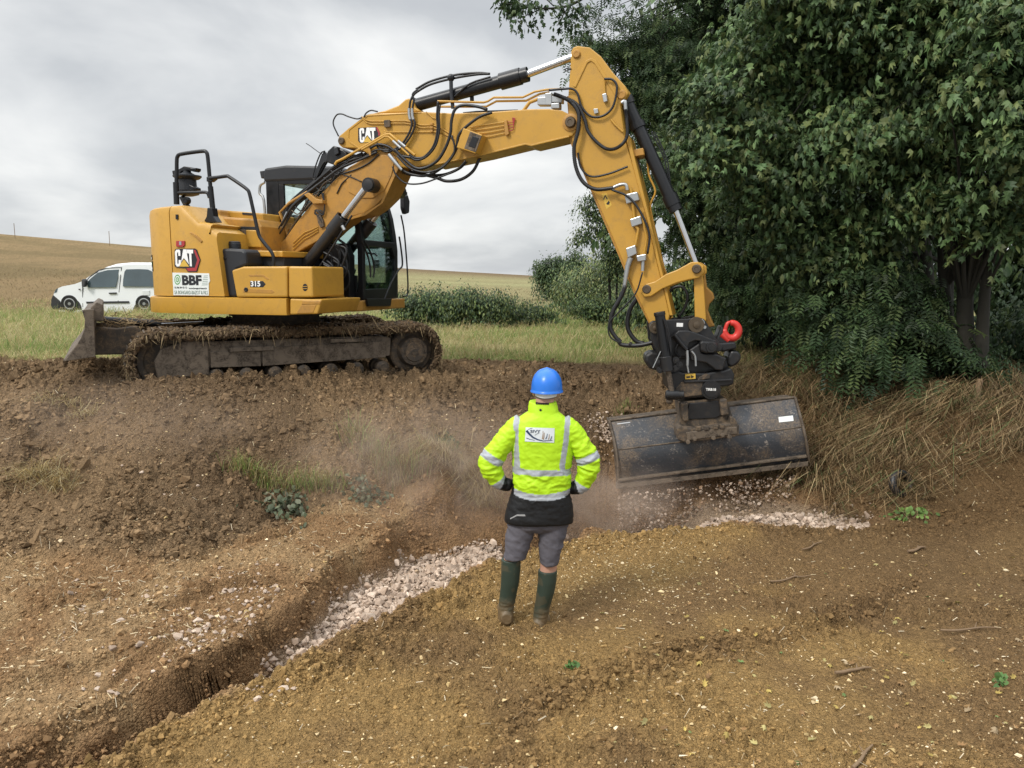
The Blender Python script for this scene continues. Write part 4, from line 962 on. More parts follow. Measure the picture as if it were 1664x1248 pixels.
# bucket linkage
for l0, l1 in ((SL + .06, SL + .01), (-SL - .01, -SL - .06)):
    slabU('rocker_link', Z4([(352, 1040), (356, 1015), (375, 1002), (410, 992), (455, 962), (500, 945), (556, 914), (585, 912), (608, 930), (608, 958), (588, 978), (552, 984), (500, 997), (440, 1022), (395, 1052), (368, 1056)]), l0, l1, M['yellow'], exc, .01, lt=SL + .06)
lk = slabU('bucket_link', Z4([(566, 940), (600, 935), (608, 1000), (618, 1150), (598, 1175), (572, 1160), (568, 1000)]), .15, .07, M['yellow'], exc, .012)
slabU('link_plate', Z4([(612, 960), (620, 1015), (645, 1040), (651, 1062), (630, 1085), (624, 1110), (640, 1150), (652, 1175), (620, 1180), (600, 1000)]), -.05, -.14, M['dusty_yellow'], lk, .012)
pin(1132, 437, .24, .05, .06, 'pin', lk); pin(1138, 525, .2, .05, .06, 'steel', lk)
part('link_tube', MB().cyl(U(1132, 437, .16), U(1132, 437, -.16), .07), M['dusty_yellow'], lk, smooth=35)
# hoses ---------------------------------------------------------------
def hose(pts, r, l, ribs=False, mat='rubber'):
    P = catmull([U(p[0], p[1], p[2] if len(p) > 2 else l) for p in pts], 7)
    rad = r
    if ribs:
        m = len(P) * 3; Q = []
        for i in range(m): 
            t = i / (m - 1) * (len(P) - 1); k = min(int(t), len(P) - 2); Q.append(P[k].lerp(P[k + 1], t - k))
        P = Q; rad = [r * (1.0 if i % 2 else .82) for i in range(m)]
    return part('hose', MB().tube(P, rad, 9), M[mat], exc, smooth=180 if not ribs else 60)
Z8 = lambda p: z(480, 130, 5.2, p)
hose(Z8([(365, 475), (320, 370), (345, 300), (390, 287), (450, 310), (520, 328), (560, 318)]), .009, .2)
hose(Z8([(578, 315), (600, 278), (640, 257), (695, 267)]), .009, .2)
for d in (0, 26):
    hose(Z8([(1060 - d, 80), (1005 - d * .5, 120), (975 + d, 170), (965 + d, 230), (962 + d, 310), (985 + d, 365), (960 + d, 450), (900 + d, 540), (830 + d, 590), (760, 605 - d), (690, 560 - d)]), .013, .24)
    tubeU('hose_fitting', Z8([(960 + d, 240), (962 + d, 300), (970 + d, 335)]), .018, M['steel'], .24, 0)
for d in (0, 5): hose([(676, 150 - d), (700, 137 - d), (738, 127 - d), (775, 121 - d * .5), (796, 120)], .014, .08)
for d in (0, 16): hose(Z8([(1205 + d, 180 + 2 * d), (1196 + d, 300), (1200 + d, 420), (1170 + d, 550), (1100 + d, 640), (1040, 660 + d), (980, 640 + d), (880, 540 + d)]), .013, .26)
hose(Z8([(1620, 250), (1540, 225), (1420, 213), (1350, 248), (1320, 340), (1310, 450), (1270, 570), (1200, 680), (1100, 740), (1010, 740), (900, 650), (840, 585)]), .018, .28)
hose(Z8([(1660, 275), (1560, 310), (1450, 390), (1380, 470), (1360, 580), (1290, 690), (1180, 780), (1080, 810), (960, 790), (880, 745)]), .017, .26)
hose(Z8([(1320, 470), (1345, 560), (1330, 640), (1240, 740), (1100, 780), (960, 740), (860, 640)]), .012, .3)
hose(Z8([(1560, 655), (1500, 770), (1400, 840), (1280, 855), (1200, 830), (1100, 805), (940, 790), (830, 690)]), .019, .05)
hose(Z8([(1460, 675), (1380, 750), (1250, 800), (1100, 800), (960, 770)]), .017, .0)
hose(Z8([(1440, 680), (1360, 760), (1200, 830), (1060, 875), (930, 870), (850, 800), (820, 730)]), .010, .3)
hose(Z8([(980, 655), (900, 640), (840, 600), (780, 560), (700, 545), (630, 575)]), .016, .26)
# bundle down the back of the lower boom
Lb = [(634, 244), (613, 246), (594, 258), (572, 267), (547, 276), (518, 296), (491, 318), (474, 336), (456, 366), (442, 388), (432, 402)]
for k in range(12):
    o = RNG.uniform(-10, 11); l = RNG.uniform(-.05, .27); ph = RNG.uniform(0, 6)
    P = [(x + o * .35 + 2 * math.sin(i * 1.3 + ph), y + o * .75 + 3 * math.sin(i * .9 + ph)) for i, (x, y) in enumerate(Lb)][int(RNG.integers(0, 3)):len(Lb) - int(RNG.integers(0, 4))]
    hose(P, float(RNG.choice([.010, .013, .016])), l)
for k in range(6):
    a = RNG.uniform(0, 1); x0, y0 = 470 + 80 * a, 345 - 80 * a
    hose([(x0, y0), (x0 + 12, y0 + 6), (x0 + 26, y0 - 16), (x0 + 40, y0 - 26)], .008, .25, mat='pin' if k % 3 == 0 else 'rubber')
hose(Z8([(1560 - 1085, 800), (430, 840), (390, 880), (350, 960)]), .008, .22); hose(Z8([(400, 800), (470, 820), (560, 860)]), .007, .23)
pipe([(470, 390), (455, 345), (470, 330), (500, 312)], .02, .1, exc, 'dusty_yellow'); tubeU('hose_fitting', [(446, 402), (458, 368), (468, 345)], .026, M['steel'], .15, 2)
for d in (0, 6, 12): pipe([(462 + d, 392 - d * .3), (486 + d, 352), (512 + d, 322)], .014, .12, bb, 'pin', 2)
slabU('pipe_bracket', z(480, 260, 4.458, [(60, 250), (90, 235), (150, 280), (195, 290), (198, 315), (130, 318)]), .30, .15, M['dusty_yellow'], bb, .008)
vb = slabU('valve_bank', Z8([(270, 600), (320, 552), (400, 590), (432, 615), (440, 640), (330, 720), (250, 690)]), .12, -.15, M['black'], exc, .015)
slabU('valve_cap', Z8([(215, 640), (240, 600), (290, 640), (200, 800), (165, 830), (160, 800)]), .05, .0, M['black_plastic'], vb, .01)
slabU('valve_cap', Z8([(320, 575), (355, 560), (365, 620), (330, 640)]), .16, .08, M['black_plastic'], vb, .01)
hose(Z8([(250, 600), (215, 620), (180, 700), (150, 800), (150, 835), (175, 830), (215, 740), (245, 690)]), .009, .06)
tubeU('antenna', Z8([(90, 535), (130, 560), (200, 612), (320, 680)]), .005, M['black'], .0, 2)
# stick hoses
hose(Z4([(0, 232), (30, 243), (70, 265), (100, 310), (98, 380), (82, 450), (90, 530), (120, 590), (170, 618), (240, 613)]), .024, SL + .08, True)
hose(Z4([(20, 238), (90, 270), (125, 335), (140, 385), (180, 432), (222, 456), (265, 445), (296, 405), (296, 335), (290, 295)]), .021, SL + .06, True)
hose(Z4([(-20, 216), (40, 211), (75, 211), (97, 232), (112, 282), (150, 322), (200, 320), (240, 282), (256, 205), (238, 174), (205, 170)]), .013, SL + .04)
hose(Z4([(98, 470), (110, 530), (150, 566), (220, 556), (300, 526)]), .013, SL + .04, True)
hose(Z4([(235, 620), (300, 648), (350, 708), (387, 800), (380, 880)]), .013, SL + .09)
hose(Z4([(70, 130), (50, 128), (48, 138), (72, 130)]), .006, SL)
hose(Z4([(290, 1010), (270, 1060), (240, 1115), (230, 1180), (262, 1232)]) + z(960, 460, 3.466, [(180, 348), (280, 350), (400, 320)]), .024, SL + .10)
hose(Z4([(345, 1050), (308, 1110), (300, 1180), (332, 1232)]) + z(960, 460, 3.466, [(300, 340)]), .026, SL - .05)
hose(Z4([(360, 955), (332, 1040), (270, 1110), (225, 1160), (228, 1215), (270, 1243)]), .009, SL + .12)
hose(Z4([(470, 1130), (460, 1060), (480, 1022), (520, 1014), (542, 1050), (530, 1100), (505, 1140)]), .016, -.05)
for k in range(5): tubeU('hose_clip', z(960, 460, 3.466, [(120 + 32 * k, 292 + 25 * min(k, 2)), (138 + 30 * k, 320 + 14 * min(k, 2))]), .0285, M['black'], SL + .10, 0) if k in (1, 3) else None

# ---- tiltrotator ---------------------------------------------------
Z5 = lambda p: z(1040, 490, 5.2, p)
Bx = lambda px, py, l=0.0: BF.t(px, py, -l)
def slabB(name, pts, l0, l1, mat, parent, bevel=.01, lt=None): return slabU(name, pts, l0, l1, mat, parent, bevel, BF, lt)
tl = empty('tiltrotator', BF.c); tl.parent = exc; tl.matrix_parent_inverse = Matrix.Identity(4); tl.location = BF.c - EXC; tl.rotation_euler = (0, 0, BF.ang)
# the tiltrotator's hanger is the part itself; everything bolted to it is a sub-part
bpy.data.objects.remove(tl)
tm = MB()
for l0, l1 in ((.20, .16), (-.16, -.20)):
    tm.prism(xz(BF, Z5([(85, 185), (110, 160), (150, 170), (250, 152), (400, 146), (490, 130), (545, 150), (585, 215), (650, 320), (700, 380), (690, 420), (560, 440), (330, 470), (150, 450), (95, 330)]), .2), -l0, -l1)
tm.prism(xz(BF, Z5([(120, 200), (560, 190), (680, 360), (640, 480), (200, 500), (110, 330)]), .2), -.14, .14)
tl = part('tiltrotator', tm, M['worn_black'], exc, BF, .01)
def sb(name, mb, mat, bevel=0.0, smooth=None): return mb.build(name, M[mat], tl, bevel, smooth)
def tubeB(name, pts, r, mat, l, sm=0, n=14): return sb(name, MB().tube([Bx(a, b, l) for a, b in pts], r, n, sm), mat, 0, 45)
for q in ((125, 222, .05), (474, 196, .07)):
    sb('pin', MB().lathe(Bx(*Z5([q[:2]])[0], .2), (0, -1, 0), [(0, q[2] * 1.25), (.03, q[2] * 1.2), (.03, q[2] * .55), (.045, q[2] * .5), (.05, .01)], 20), 'pin', 0, 30)
sb('bolt', MB().lathe(Bx(*Z5([(545, 216)])[0], .2), (0, -1, 0), [(0, .018), (.02, .018)], 8), 'steel')
slabB('label', Z5([(310, 180), (365, 182), (362, 214), (308, 212)]), .203, .2, M['white_ink'], tl, 0)
slabB('bumper', Z5([(690, 200), (790, 330), (812, 350), (800, 400), (700, 420), (640, 330)]), .12, -.1, M['rubber'], tl, .02)
slabB('hose_guard', Z5([(265, 300), (325, 248), (400, 243), (470, 262), (640, 330), (655, 350), (648, 372), (560, 345), (470, 330), (420, 350), (400, 400), (385, 410), (330, 360)]), .30, .21, M['worn_black'], tl, .03)
slabB('hydraulic_motor', Z5([(505, 345), (530, 332), (640, 342), (665, 380), (650, 432), (560, 440), (515, 420)]), .36, .2, M['worn_black'], tl, .02)
sb('motor_cap', MB().lathe(Bx(*Z5([(600, 388)])[0], .36), (0, -1, 0), [(0, .055), (.02, .052), (.02, .03), (.03, .028), (.03, .0)], 18), 'worn_black', 0, 30)
slabB('side_plate', Z5([(415, 410), (505, 350), (520, 440), (650, 445), (735, 480), (700, 585), (640, 580), (560, 520), (430, 500)]), .30, .1, M['worn_black'], tl, .015)
slabB('right_bumper', Z5([(660, 350), (812, 340), (818, 400), (690, 430)]), .16, -.12, M['rubber'], tl, .02)
slabB('cradle', Z5([(770, 415), (830, 418), (858, 450), (852, 500), (820, 535), (775, 560), (740, 540), (745, 470)]), .15, -.15, M['worn_black'], tl, .035)
slabB('cradle', Z5([(45, 450), (90, 420), (170, 430), (180, 560), (140, 590), (80, 565), (40, 510)]), .15, -.12, M['worn_black'], tl, .035)
slabB('tilt_frame', Z5([(190, 440), (420, 400), (640, 420), (760, 520), (740, 640), (260, 640), (200, 560)]), .12, -.16, M['worn_black'], tl, .02)
tc1 = tubeB('tilt_cylinder', Z5([(165, 95), (195, 320), (228, 565)]), .056, 'black', .36)
sb('cylinder_gland', MB().cyl(Bx(*Z5([(214, 462)])[0], .36), Bx(*Z5([(230, 585)])[0], .36), .072), 'worn_black', .004, 35)
MBt = MB().cyl(Bx(*Z5([(163, 88)])[0], .36), Bx(*Z5([(168, 118)])[0], .36), .062)
sb('cylinder_gland', MBt, 'worn_black', .004, 35)
tubeB('cylinder_rod', Z5([(235, 570), (268, 755)]), .030, 'rust_steel', .36)
sb('rod_eye', MB().lathe(Bx(*Z5([(215, 788)])[0], .36), (1, 0, 0), [(0, .04), (.02, .055), (.13, .055), (.15, .045), (.19, .05), (.2, .03)], 16), 'worn_black', 0, 35)
sb('rod_eye', MB().ball(Bx(*Z5([(250, 838)])[0], .34), .04, 10, 8), 'rust_steel', 0, 180)
for q in ((150, 500), (165, 575), (300, 490), (330, 530), (295, 560)):
    sb('bolt', MB().lathe(Bx(*Z5([q])[0], .33), (0, -1, 0), [(0, .036), (.05, .036), (.05, .02), (.07, .018)], 10), 'worn_black')
for dx in (0, 12): tubeB('hose', Z5([(200 + dx, 150), (222 + dx, 230), (245 + dx, 330), (262, 420)]), .010, 'rubber', .42, 4, 8)
tubeB('hose', Z5([(290, 280), (330, 330), (370, 380), (395, 405)]), .024, 'rubber', .33, 4, 10)
tubeB('hose', Z5([(340, 330), (300, 420), (340, 470)]), .015, 'rubber', .27, 4, 8)
tubeB('hose_fitting', Z5([(398, 410), (402, 480), (400, 540)]), .016, 'steel', .33, 2, 10); tubeB('hose_fitting', Z5([(435, 420), (465, 460), (472, 545)]), .012, 'steel', .32, 3, 10)
tubeB('hose_fitting', Z5([(400, 540), (410, 600)]), .010, 'steel', .32, 0, 8)
tubeB('cable', Z5([(175, 420), (110, 560)]), .006, 'steel', .40, 0, 6)
# rotor housing
slabB('rotor_housing', Z5([(225, 610), (330, 590), (360, 600), (560, 605), (640, 590), (700, 585), (770, 560), (800, 620), (790, 700), (745, 715), (660, 725), (664, 805), (350, 822), (235, 745)]), .24, -.24, M['worn_black'], tl, .02)
slabB('housing_plate', Z5([(350, 680), (530, 672), (525, 790), (360, 810), (300, 745)]), .255, .2, M['mud_steel'], tl, .008)
slabB('housing_rail', Z5([(370, 668), (780, 655), (780, 672), (372, 690)]), .27, .2, M['worn_black'], tl, .008)
sb('worm_cover', MB().lathe(Bx(*Z5([(597, 742)])[0], .245), (0, -1, 0), [(0, .105), (.03, .105), (.03, .085), (.045, .08), (.045, .0)], 28), 'worn_black', 0, 30)
text_part('lettering', 'TRB18', Bx(*Z5([(556, 754)])[0], .292), (1, 0, 0), (0, 0, 1), .03, M['white_ink'], tl, squeeze=1.0, bold=.03)
slabB('label', Z5([(382, 615), (468, 610), (470, 652), (384, 658)]), .27, .2, M['yellow_ink'], tl, 0)
for q in ([(392, 632), (425, 630), (425, 645), (392, 647)], [(432, 622), (460, 636), (432, 648)]): slabB('label_mark', Z5(q), .2712, .2, M['black_ink'], tl, 0)
slabB('label', Z5([(485, 668), (500, 640), (560, 610), (596, 620), (590, 650)]), .262, .2, M['mud_steel'], tl, .006)
# lower coupler
slabB('coupler_body', Z5([(330, 850), (560, 828), (730, 822), (760, 900), (790, 990), (830, 1060), (320, 1110), (305, 1080), (345, 990)]), .22, -.2, M['mud_steel'], tl, .012)
slabB('coupler_plate', Z5([(415, 860), (670, 838), (690, 960), (640, 985), (380, 1000)]), .235, .2, M['worn_black'], tl, .008)
for q in ([(345, 862), (405, 858), (412, 1010), (368, 1015), (350, 960)], [(672, 830), (735, 822), (752, 955), (690, 968)]): slabB('coupler_cheek', Z5(q), .28, .2, M['mud_steel'], tl, .015)
slabB('coupler_foot', Z5([(310, 1080), (340, 1050), (380, 1068), (480, 1075), (760, 1035), (770, 975), (800, 985), (838, 1050), (835, 1130), (800, 1145), (380, 1190), (318, 1165)]), .36, .1, M['mud_steel'], tl, .012)
slabB('coupler_slot', Z5([(390, 1105), (820, 1058), (822, 1120), (400, 1175)]), .372, .3, M['rust_steel'], tl, .008)
for q in ((405, 1185), (460, 1158), (620, 1150), (695, 1128), (755, 1140)): sb('bolt', MB().lathe(Bx(*Z5([q])[0], .372), (0, -1, 0), [(0, .024), (.018, .024), (.02, .01)], 8), 'rust_steel')
for x in (495, 560, 640, 690): sb('coupler_tooth', MB().box(Bx(*Z5([(x, 1072 - (x - 500) * .09)])[0], .36), (.055, .05, .05)), 'mud_steel', .01)
# lifting hook
hk = []
for k, a in enumerate(np.linspace(R(-190), R(100), 22)):
    hk.append(Bx(1189 + 11.5 * math.cos(a) , 537 - 12.5 * math.sin(a), .10))
sb('lifting_hook', MB().tube(hk, [.028, .036, .04, .042, .042, .04, .036, .03], 12), 'red', 0, 180)
sb('hook_latch', MB().tube([Bx(1177, 540, .1), Bx(1182, 526, .1), Bx(1188, 523, .1)], [.022, .022, .014], 10, 3), 'red', 0, 180)
sb('hook_shank', MB().tube([Bx(1172, 543, .1), Bx(1184, 553, .1)], .036, 10), 'red', 0, 60)

# ---- ditching bucket ----------------------------------------------
def bp(px, py, yy): return BF.t(px, py, yy)
Lp = [bp(992, 684, .10), bp(998.5, 709, .0), bp(1003, 731, -.08), bp(1005.5, 752, -.10), bp(1006.5, 770, -.08), bp(1006, 790, -.02)]
Rp = [bp(1290, 646, .10), bp(1297, 671, .0), bp(1303, 694, -.08), bp(1307.5, 714, -.10), bp(1310, 730, -.08), bp(1312, 750, -.02)]
bk = MB()
NS = 12
out_ = [[l.lerp(r, k / NS) for k in range(NS + 1)] for l, r in zip(Lp, Rp)]
v = [p for row in out_ for p in row] + [p + Vector((0, .022, 0)) for row in out_ for p in row]
w = NS + 1; h = len(Lp); n = w * h; f = []
for j in range(h - 1):
    for i in range(NS):
        a = j * w + i; f.append((a, a + w, a + w + 1, a + 1)); f.append((a + n, a + n + 1, a + n + w + 1, a + n + w))
for i in range(NS):
    f.append((i, i + 1, i + 1 + n, i + n)); a = (h - 1) * w + i; f.append((a, a + n, a + n + 1, a + 1))
bk.add(v, f)
bucket = part('ditching_bucket', bk, M['bucket'], exc, BF, 0, 25)
for P, s in ((Lp, -1), (Rp, 1)):
    ringp = P + [P[-1] + Vector((0, .10, .02)), P[-1] + Vector((0, .50, .38)), P[0] + Vector((0, .42, -.03))]
    o = MB().loft([[p + Vector((s * .005, 0, 0)) for p in ringp], [p + Vector((s * .028, 0, 0)) for p in ringp]])
    part('bucket_side', o, M['mud_steel'], bucket, BF, .004)
    ed = [p + Vector((s * .012, -.012, 0)) for p in P]
    part('side_rim', MB().tube(ed, .016, 8), M['rust_steel'], bucket, BF, smooth=50)
tp = MB().loft([[Lp[0], Lp[0] + Vector((0, .42, -.03)), Lp[0] + Vector((0, .42, -.05)), Lp[0] + Vector((0, 0, -.02))], [Rp[0], Rp[0] + Vector((0, .42, -.03)), Rp[0] + Vector((0, .42, -.05)), Rp[0] + Vector((0, 0, -.02))]])
part('bucket_top', tp, M['mud_steel'], bucket, BF, .004)
part('top_rim', MB().tube([Lp[0] + Vector((-.01, -.005, .005)), Rp[0] + Vector((.01, -.005, .005))], .014, 8), M['rust_steel'], bucket, BF, smooth=50)
def bar(la, ra, d, hgt):
    m = MB(); m.loft([[la, la + Vector((0, d, 0)), la + Vector((0, d, -hgt)), la + Vector((0, 0, -hgt))], [ra, ra + Vector((0, d, 0)), ra + Vector((0, d, -hgt)), ra + Vector((0, 0, -hgt))]]); return m
part('cutting_edge', bar(bp(1001.5, 787, -.085), bp(1313.5, 750, -.085), .10, .055), M['rust_steel'], bucket, BF, .006)
part('edge_rib', bar(bp(1005, 779, -.11), bp(1311.5, 740, -.11), .06, .028), M['rust_steel'], bucket, BF, .006)
part('crease_bar', MB().tube([Lp[2] + Vector((0, .004, 0)), Rp[2] + Vector((0, .004, 0))], .010, 8), M['rust_steel'], bucket, BF, smooth=50)
def on_back(px, py, off=.004):
    """A point on the upper back plate under the given sight line."""
    p0, nrm = Lp[0], (Rp[0] - Lp[0]).cross(Lp[2] - Lp[0]).normalized()
    d = ray(px, py); o = Vector((0, 0, CAMZ)) - BF.c; dl = Vector((d.dot(BF.X), d.dot(BF.Y), d.z)); ol = Vector((o.dot(BF.X), o.dot(BF.Y), o.z))
    k = (p0 - ol).dot(nrm) / dl.dot(nrm); q = ol + dl * k
    return q + (nrm if nrm.y < 0 else -nrm) * off
q = [on_back(*p) for p in ((1264.5, 675), (1288, 672.5), (1289.5, 684), (1266, 686.5))]
sk_ = MB().loft([q, [a + Vector((0, .006, 0)) for a in q]]); part('sticker', sk_, M['white_sign'], bucket, BF)
q = [on_back(*p) for p in ((1003, 688.5), (1024, 685.8), (1024, 687), (1003, 689.7))]
part('scratch', MB().loft([q, [a + Vector((0, .006, 0)) for a in q]]), M['steel'], bucket, BF)
# ================================================================ vegetation, stones and litter
def ground_col(x, y):
    i = np.clip(np.searchsorted(GY, y), 0, len(GY) - 1); j = np.clip(np.searchsorted(GU, x / y), 0, len(GU) - 1)
    return colr[i, j]
def zone(Z, x, y):
    i = np.clip(np.searchsorted(GY, y), 0, len(GY) - 1); j = np.clip(np.searchsorted(GU, x / y), 0, len(GU) - 1)
    return Z[i, j]
ico = bmesh.new(); bmesh.ops.create_icosphere(ico, subdivisions=1, radius=1)
ICV = np.array([v.co[:] for v in ico.verts]); ICF = np.array([[v.index for v in f.verts] for f in ico.faces]); ico.free()
def rock_templates(n, flat=.6, ang=.35):
    o = []
    for k in range(n):
        bm = bmesh.new()
        for i in range(13):
            d = RNG.standard_normal(3); d /= np.linalg.norm(d); bm.verts.new(d * [1, RNG.uniform(.6, .95), flat] * (1 + ang * RNG.uniform(-.6, .3)))
        r = bmesh.ops.convex_hull(bm, input=bm.verts)
        bmesh.ops.delete(bm, geom=[v for v in bm.verts if not v.link_faces], context='VERTS')
        bmesh.ops.triangulate(bm, faces=bm.faces)
        bm.verts.index_update(); o.append((np.array([v.co[:] for v in bm.verts]), np.array([[v.index for v in f.verts] for f in bm.faces]))); bm.free()
    return o
def rand_rot(n, tilt=math.pi):
    """Random rotation matrices (n,3,3): spin about z, then tilt about a random horizontal axis."""
    a = RNG.uniform(0, 2 * math.pi, n); t = RNG.uniform(-tilt, tilt, n); b = RNG.uniform(0, 2 * math.pi, n)
    z0 = np.zeros(n); o1 = np.ones(n)
    Rz = np.stack([np.cos(a), -np.sin(a), z0, np.sin(a), np.cos(a), z0, z0, z0, o1], -1).reshape(n, 3, 3)
    Rx = np.stack([o1, z0, z0, z0, np.cos(t), -np.sin(t), z0, np.sin(t), np.cos(t)], -1).reshape(n, 3, 3)
    Rb = np.stack([np.cos(b), -np.sin(b), z0, np.sin(b), np.cos(b), z0, z0, z0, o1], -1).reshape(n, 3, 3)
    return Rb @ Rx @ Rz
def scatter_mesh(name, temps, P, S, col, mat, rot=None, smooth=False, parent=None, sc3=None):
    """Copies of the template shapes at P (n,3) with size S (n), one colour each -> one mesh."""
    V, F, Cc, b = [], [], [], 0; n = len(P); which = RNG.integers(0, len(temps), n)
    rot = rand_rot(n) if rot is None else rot
    for k, (tv, tf) in enumerate(temps):
        s = np.where(which == k)[0]
        if not len(s): continue
        v = np.einsum('nij,kj->nki', rot[s], tv) * S[s][:, None, None] + P[s][:, None, :]
        if sc3 is not None: v = np.einsum('nij,nkj->nki', rot[s], tv[None] * sc3[s][:, None, :]) * S[s][:, None, None] + P[s][:, None, :]
        V.append(v.reshape(-1, 3)); f = tf[None] + (np.arange(len(s)) * len(tv))[:, None, None] + b; F.append(f.reshape(-1, tf.shape[1])); b += len(s) * len(tv)
        Cc.append(np.repeat(col[s], len(tv), 0))
    return np_mesh(name, np.concatenate(V), np.concatenate(F), mat, np.concatenate(Cc), smooth, parent)
def blades(name, P, H, W, lean, az, col, mat, parent=None, droop=.35):
    """Bent grass blades from P; lean = horizontal reach as a share of the height, az = direction."""
    n = len(P); d = np.stack([np.cos(az), np.sin(az), np.zeros(n)], -1); s = np.stack([-np.sin(az + .6), np.cos(az + .6), np.zeros(n)], -1) * W[:, None]
    up = np.array([0, 0, 1.0]); m = P + d * (H * lean * .35)[:, None] + up * (H * .62)[:, None]
    t = P + d * (H * lean)[:, None] + up * (H * (1 - droop * lean))[:, None]
    V = np.stack([P - s, P + s, m + s * .8, m - s * .8, t], 1).reshape(-1, 3); b = np.arange(n)[:, None] * 5
    F = np.stack([b + [0, 1, 2], b + [0, 2, 3], b + [3, 2, 4]], 1).reshape(-1, 3)
    return np_mesh(name, V, F, mat, np.repeat(col, 5, 0), False, parent)
def stuff(o): return tag(o, kind='stuff')
def pickcol(cols, n, v=.18, p=None):
    c = np.array(cols)[RNG.choice(len(cols), n, p=p)]; return c * (1 + RNG.normal(0, v, (n, 1))).clip(.4, 1.7)
M['stone'] = attr_mat('limestone', .85, spec=.25, bmp=.35, bscale=60, vscale=30, vamt=.2)
M['clod'] = attr_mat('soil clod', .97, spec=.08, bmp=.6, bscale=150, vscale=60, vamt=.3)
M['blade'] = attr_mat('grass', .7, trans=.40, spec=.25)
M['straw'] = attr_mat('dry straw', .75, trans=.15, spec=.25)
M['leaf'] = attr_mat('leaf', .52, trans=.25, spec=.32)
M['bark'] = paint('bark', (.020, .018, .013), .9, var=.35, scale=6, dirt=(.05, .05, .035), dirt_amt=.6, dirt_lo=.4, bmp=.9, bscale=25)
M['twig'] = paint('twig', (.19, .125, .07), .9, var=.3, scale=6, dirt_amt=.3)
ROCKS, CHIPS, LUMPS = rock_templates(16, .62), rock_templates(8, .45), rock_templates(14, .75, .55)

# ---- clods of soil ------------------------------------------------
def sample(n, x0, x1, y0, y1, w=None):
    """Points of the fan x/y in [x0,x1], y in [y0,y1] kept with probability w(x, y)."""
    y = np.exp(RNG.uniform(math.log(y0), math.log(y1), n)); x = RNG.uniform(x0, x1, n) * y
    if w is not None:
        k = RNG.random(n) < w(x, y); x, y = x[k], y[k]
    return x, y
def clod_w(x, y):
    b, m, c = zone(bank, x, y), zone(Z_mound, x, y), zone(crest, x, y)
    cl = sstep(.42, .66, fbm(x * 2.3, y * 2.3, 3, 31))
    return np.clip(b * (.25 + .75 * cl) + m * .42 * sstep(.40, .60, fbm(x * 1.1 + 9, y * 1.1, 3, 441)) + .6 * c + .9 * zone(band, x, y) * m + .24 * (1 - b) * (1 - m) + .8 * np.exp(-(np.minimum(sdist(x, y, TRENCH) + .12, 9) / .14) ** 2) * (1 - m), 0, 1) * (1 - zone(grassy, x, y)) * (1 - .8 * zone(strawm, x, y))
x, y = sample(420000, -.78, .78, 2.6, 12.3, clod_w); n = len(x)
S = np.exp(RNG.normal(math.log(.0075), .60, n)).clip(.0035, .045); S *= np.where(zone(bank, x, y) > .5, 1.5, np.where(zone(Z_mound, x, y) * (1 - zone(crest, x, y)) * (1 - zone(band, x, y)) > .5, .62, 1))
temps = LUMPS
P = np.stack([x, y, ground_z(x, y) + S * RNG.uniform(-.25, .3, n)], -1)
stuff(scatter_mesh('soil_clods', temps, P, S, ground_col(x, y) * RNG.normal(.92, .18, (n, 1)).clip(.5, 1.45), M['clod'], smooth=False))

# ---- gravel ---------------------------------------------------------
GRAV = [(.42, .325, .25), (.50, .40, .315), (.34, .255, .19), (.39, .30, .23)]
def in_floor(x, y): return np.exp(-np.maximum(ground_z(x, y) - floor_z(x, y) - .03, 0) / .05) * (sdist(x, y, TRENCH) < -.02) * (y > 5.0) * (1 - sstep(.05, .30, rubble(x, y)))
x, y = [], []
a = RNG.uniform(-1.9, 4.0, 110000); b = RNG.uniform(4.9, 9.2, 110000); k = (RNG.random(110000) < in_floor(a, b) * np.where(a < -.1, .75, np.where(a < 1.75, .12, .55 * (b < 8.5)))); x, y = a[k], b[k]; n = len(x)
S = np.exp(RNG.normal(math.log(.0170), .52, n)).clip(.006, .055)
P = np.stack([x, y, ground_z(x, y) + S * RNG.uniform(-.2, .6, n) + .012 * RNG.random(n)], -1)
stuff(scatter_mesh('gravel', ROCKS, P, S, pickcol(GRAV, n, .14), M['stone'], rand_rot(n)))
# spread of stones on the bench left of the trench
q = [at_z(px, py, .13) for px, py in [(RNG.normal(410, 36), RNG.normal(985, 24)) for _ in range(120)] + [(RNG.normal(425, 20), RNG.normal(1035, 20)) for _ in range(110)] + [(RNG.normal(340, 40), RNG.normal(1045, 24)) for _ in range(110)] + [(RNG.uniform(90, 480), RNG.uniform(960, 1120)) for _ in range(130)] + [(RNG.uniform(20, 520), RNG.uniform(860, 960)) for _ in range(25)]]
x = np.array([p.x for p in q]); y = np.array([p.y for p in q]); ok = sdist(x, y, TRENCH) > .06; x, y = x[ok], y[ok]; n = len(x)
S = np.exp(RNG.normal(math.log(.0145), .5, n)).clip(.005, .042)
stuff(scatter_mesh('loose_stones', ROCKS, np.stack([x, y, ground_z(x, y) + S * .25], -1), S, pickcol(GRAV, n, .12), M['stone'], rand_rot(n, .6)))
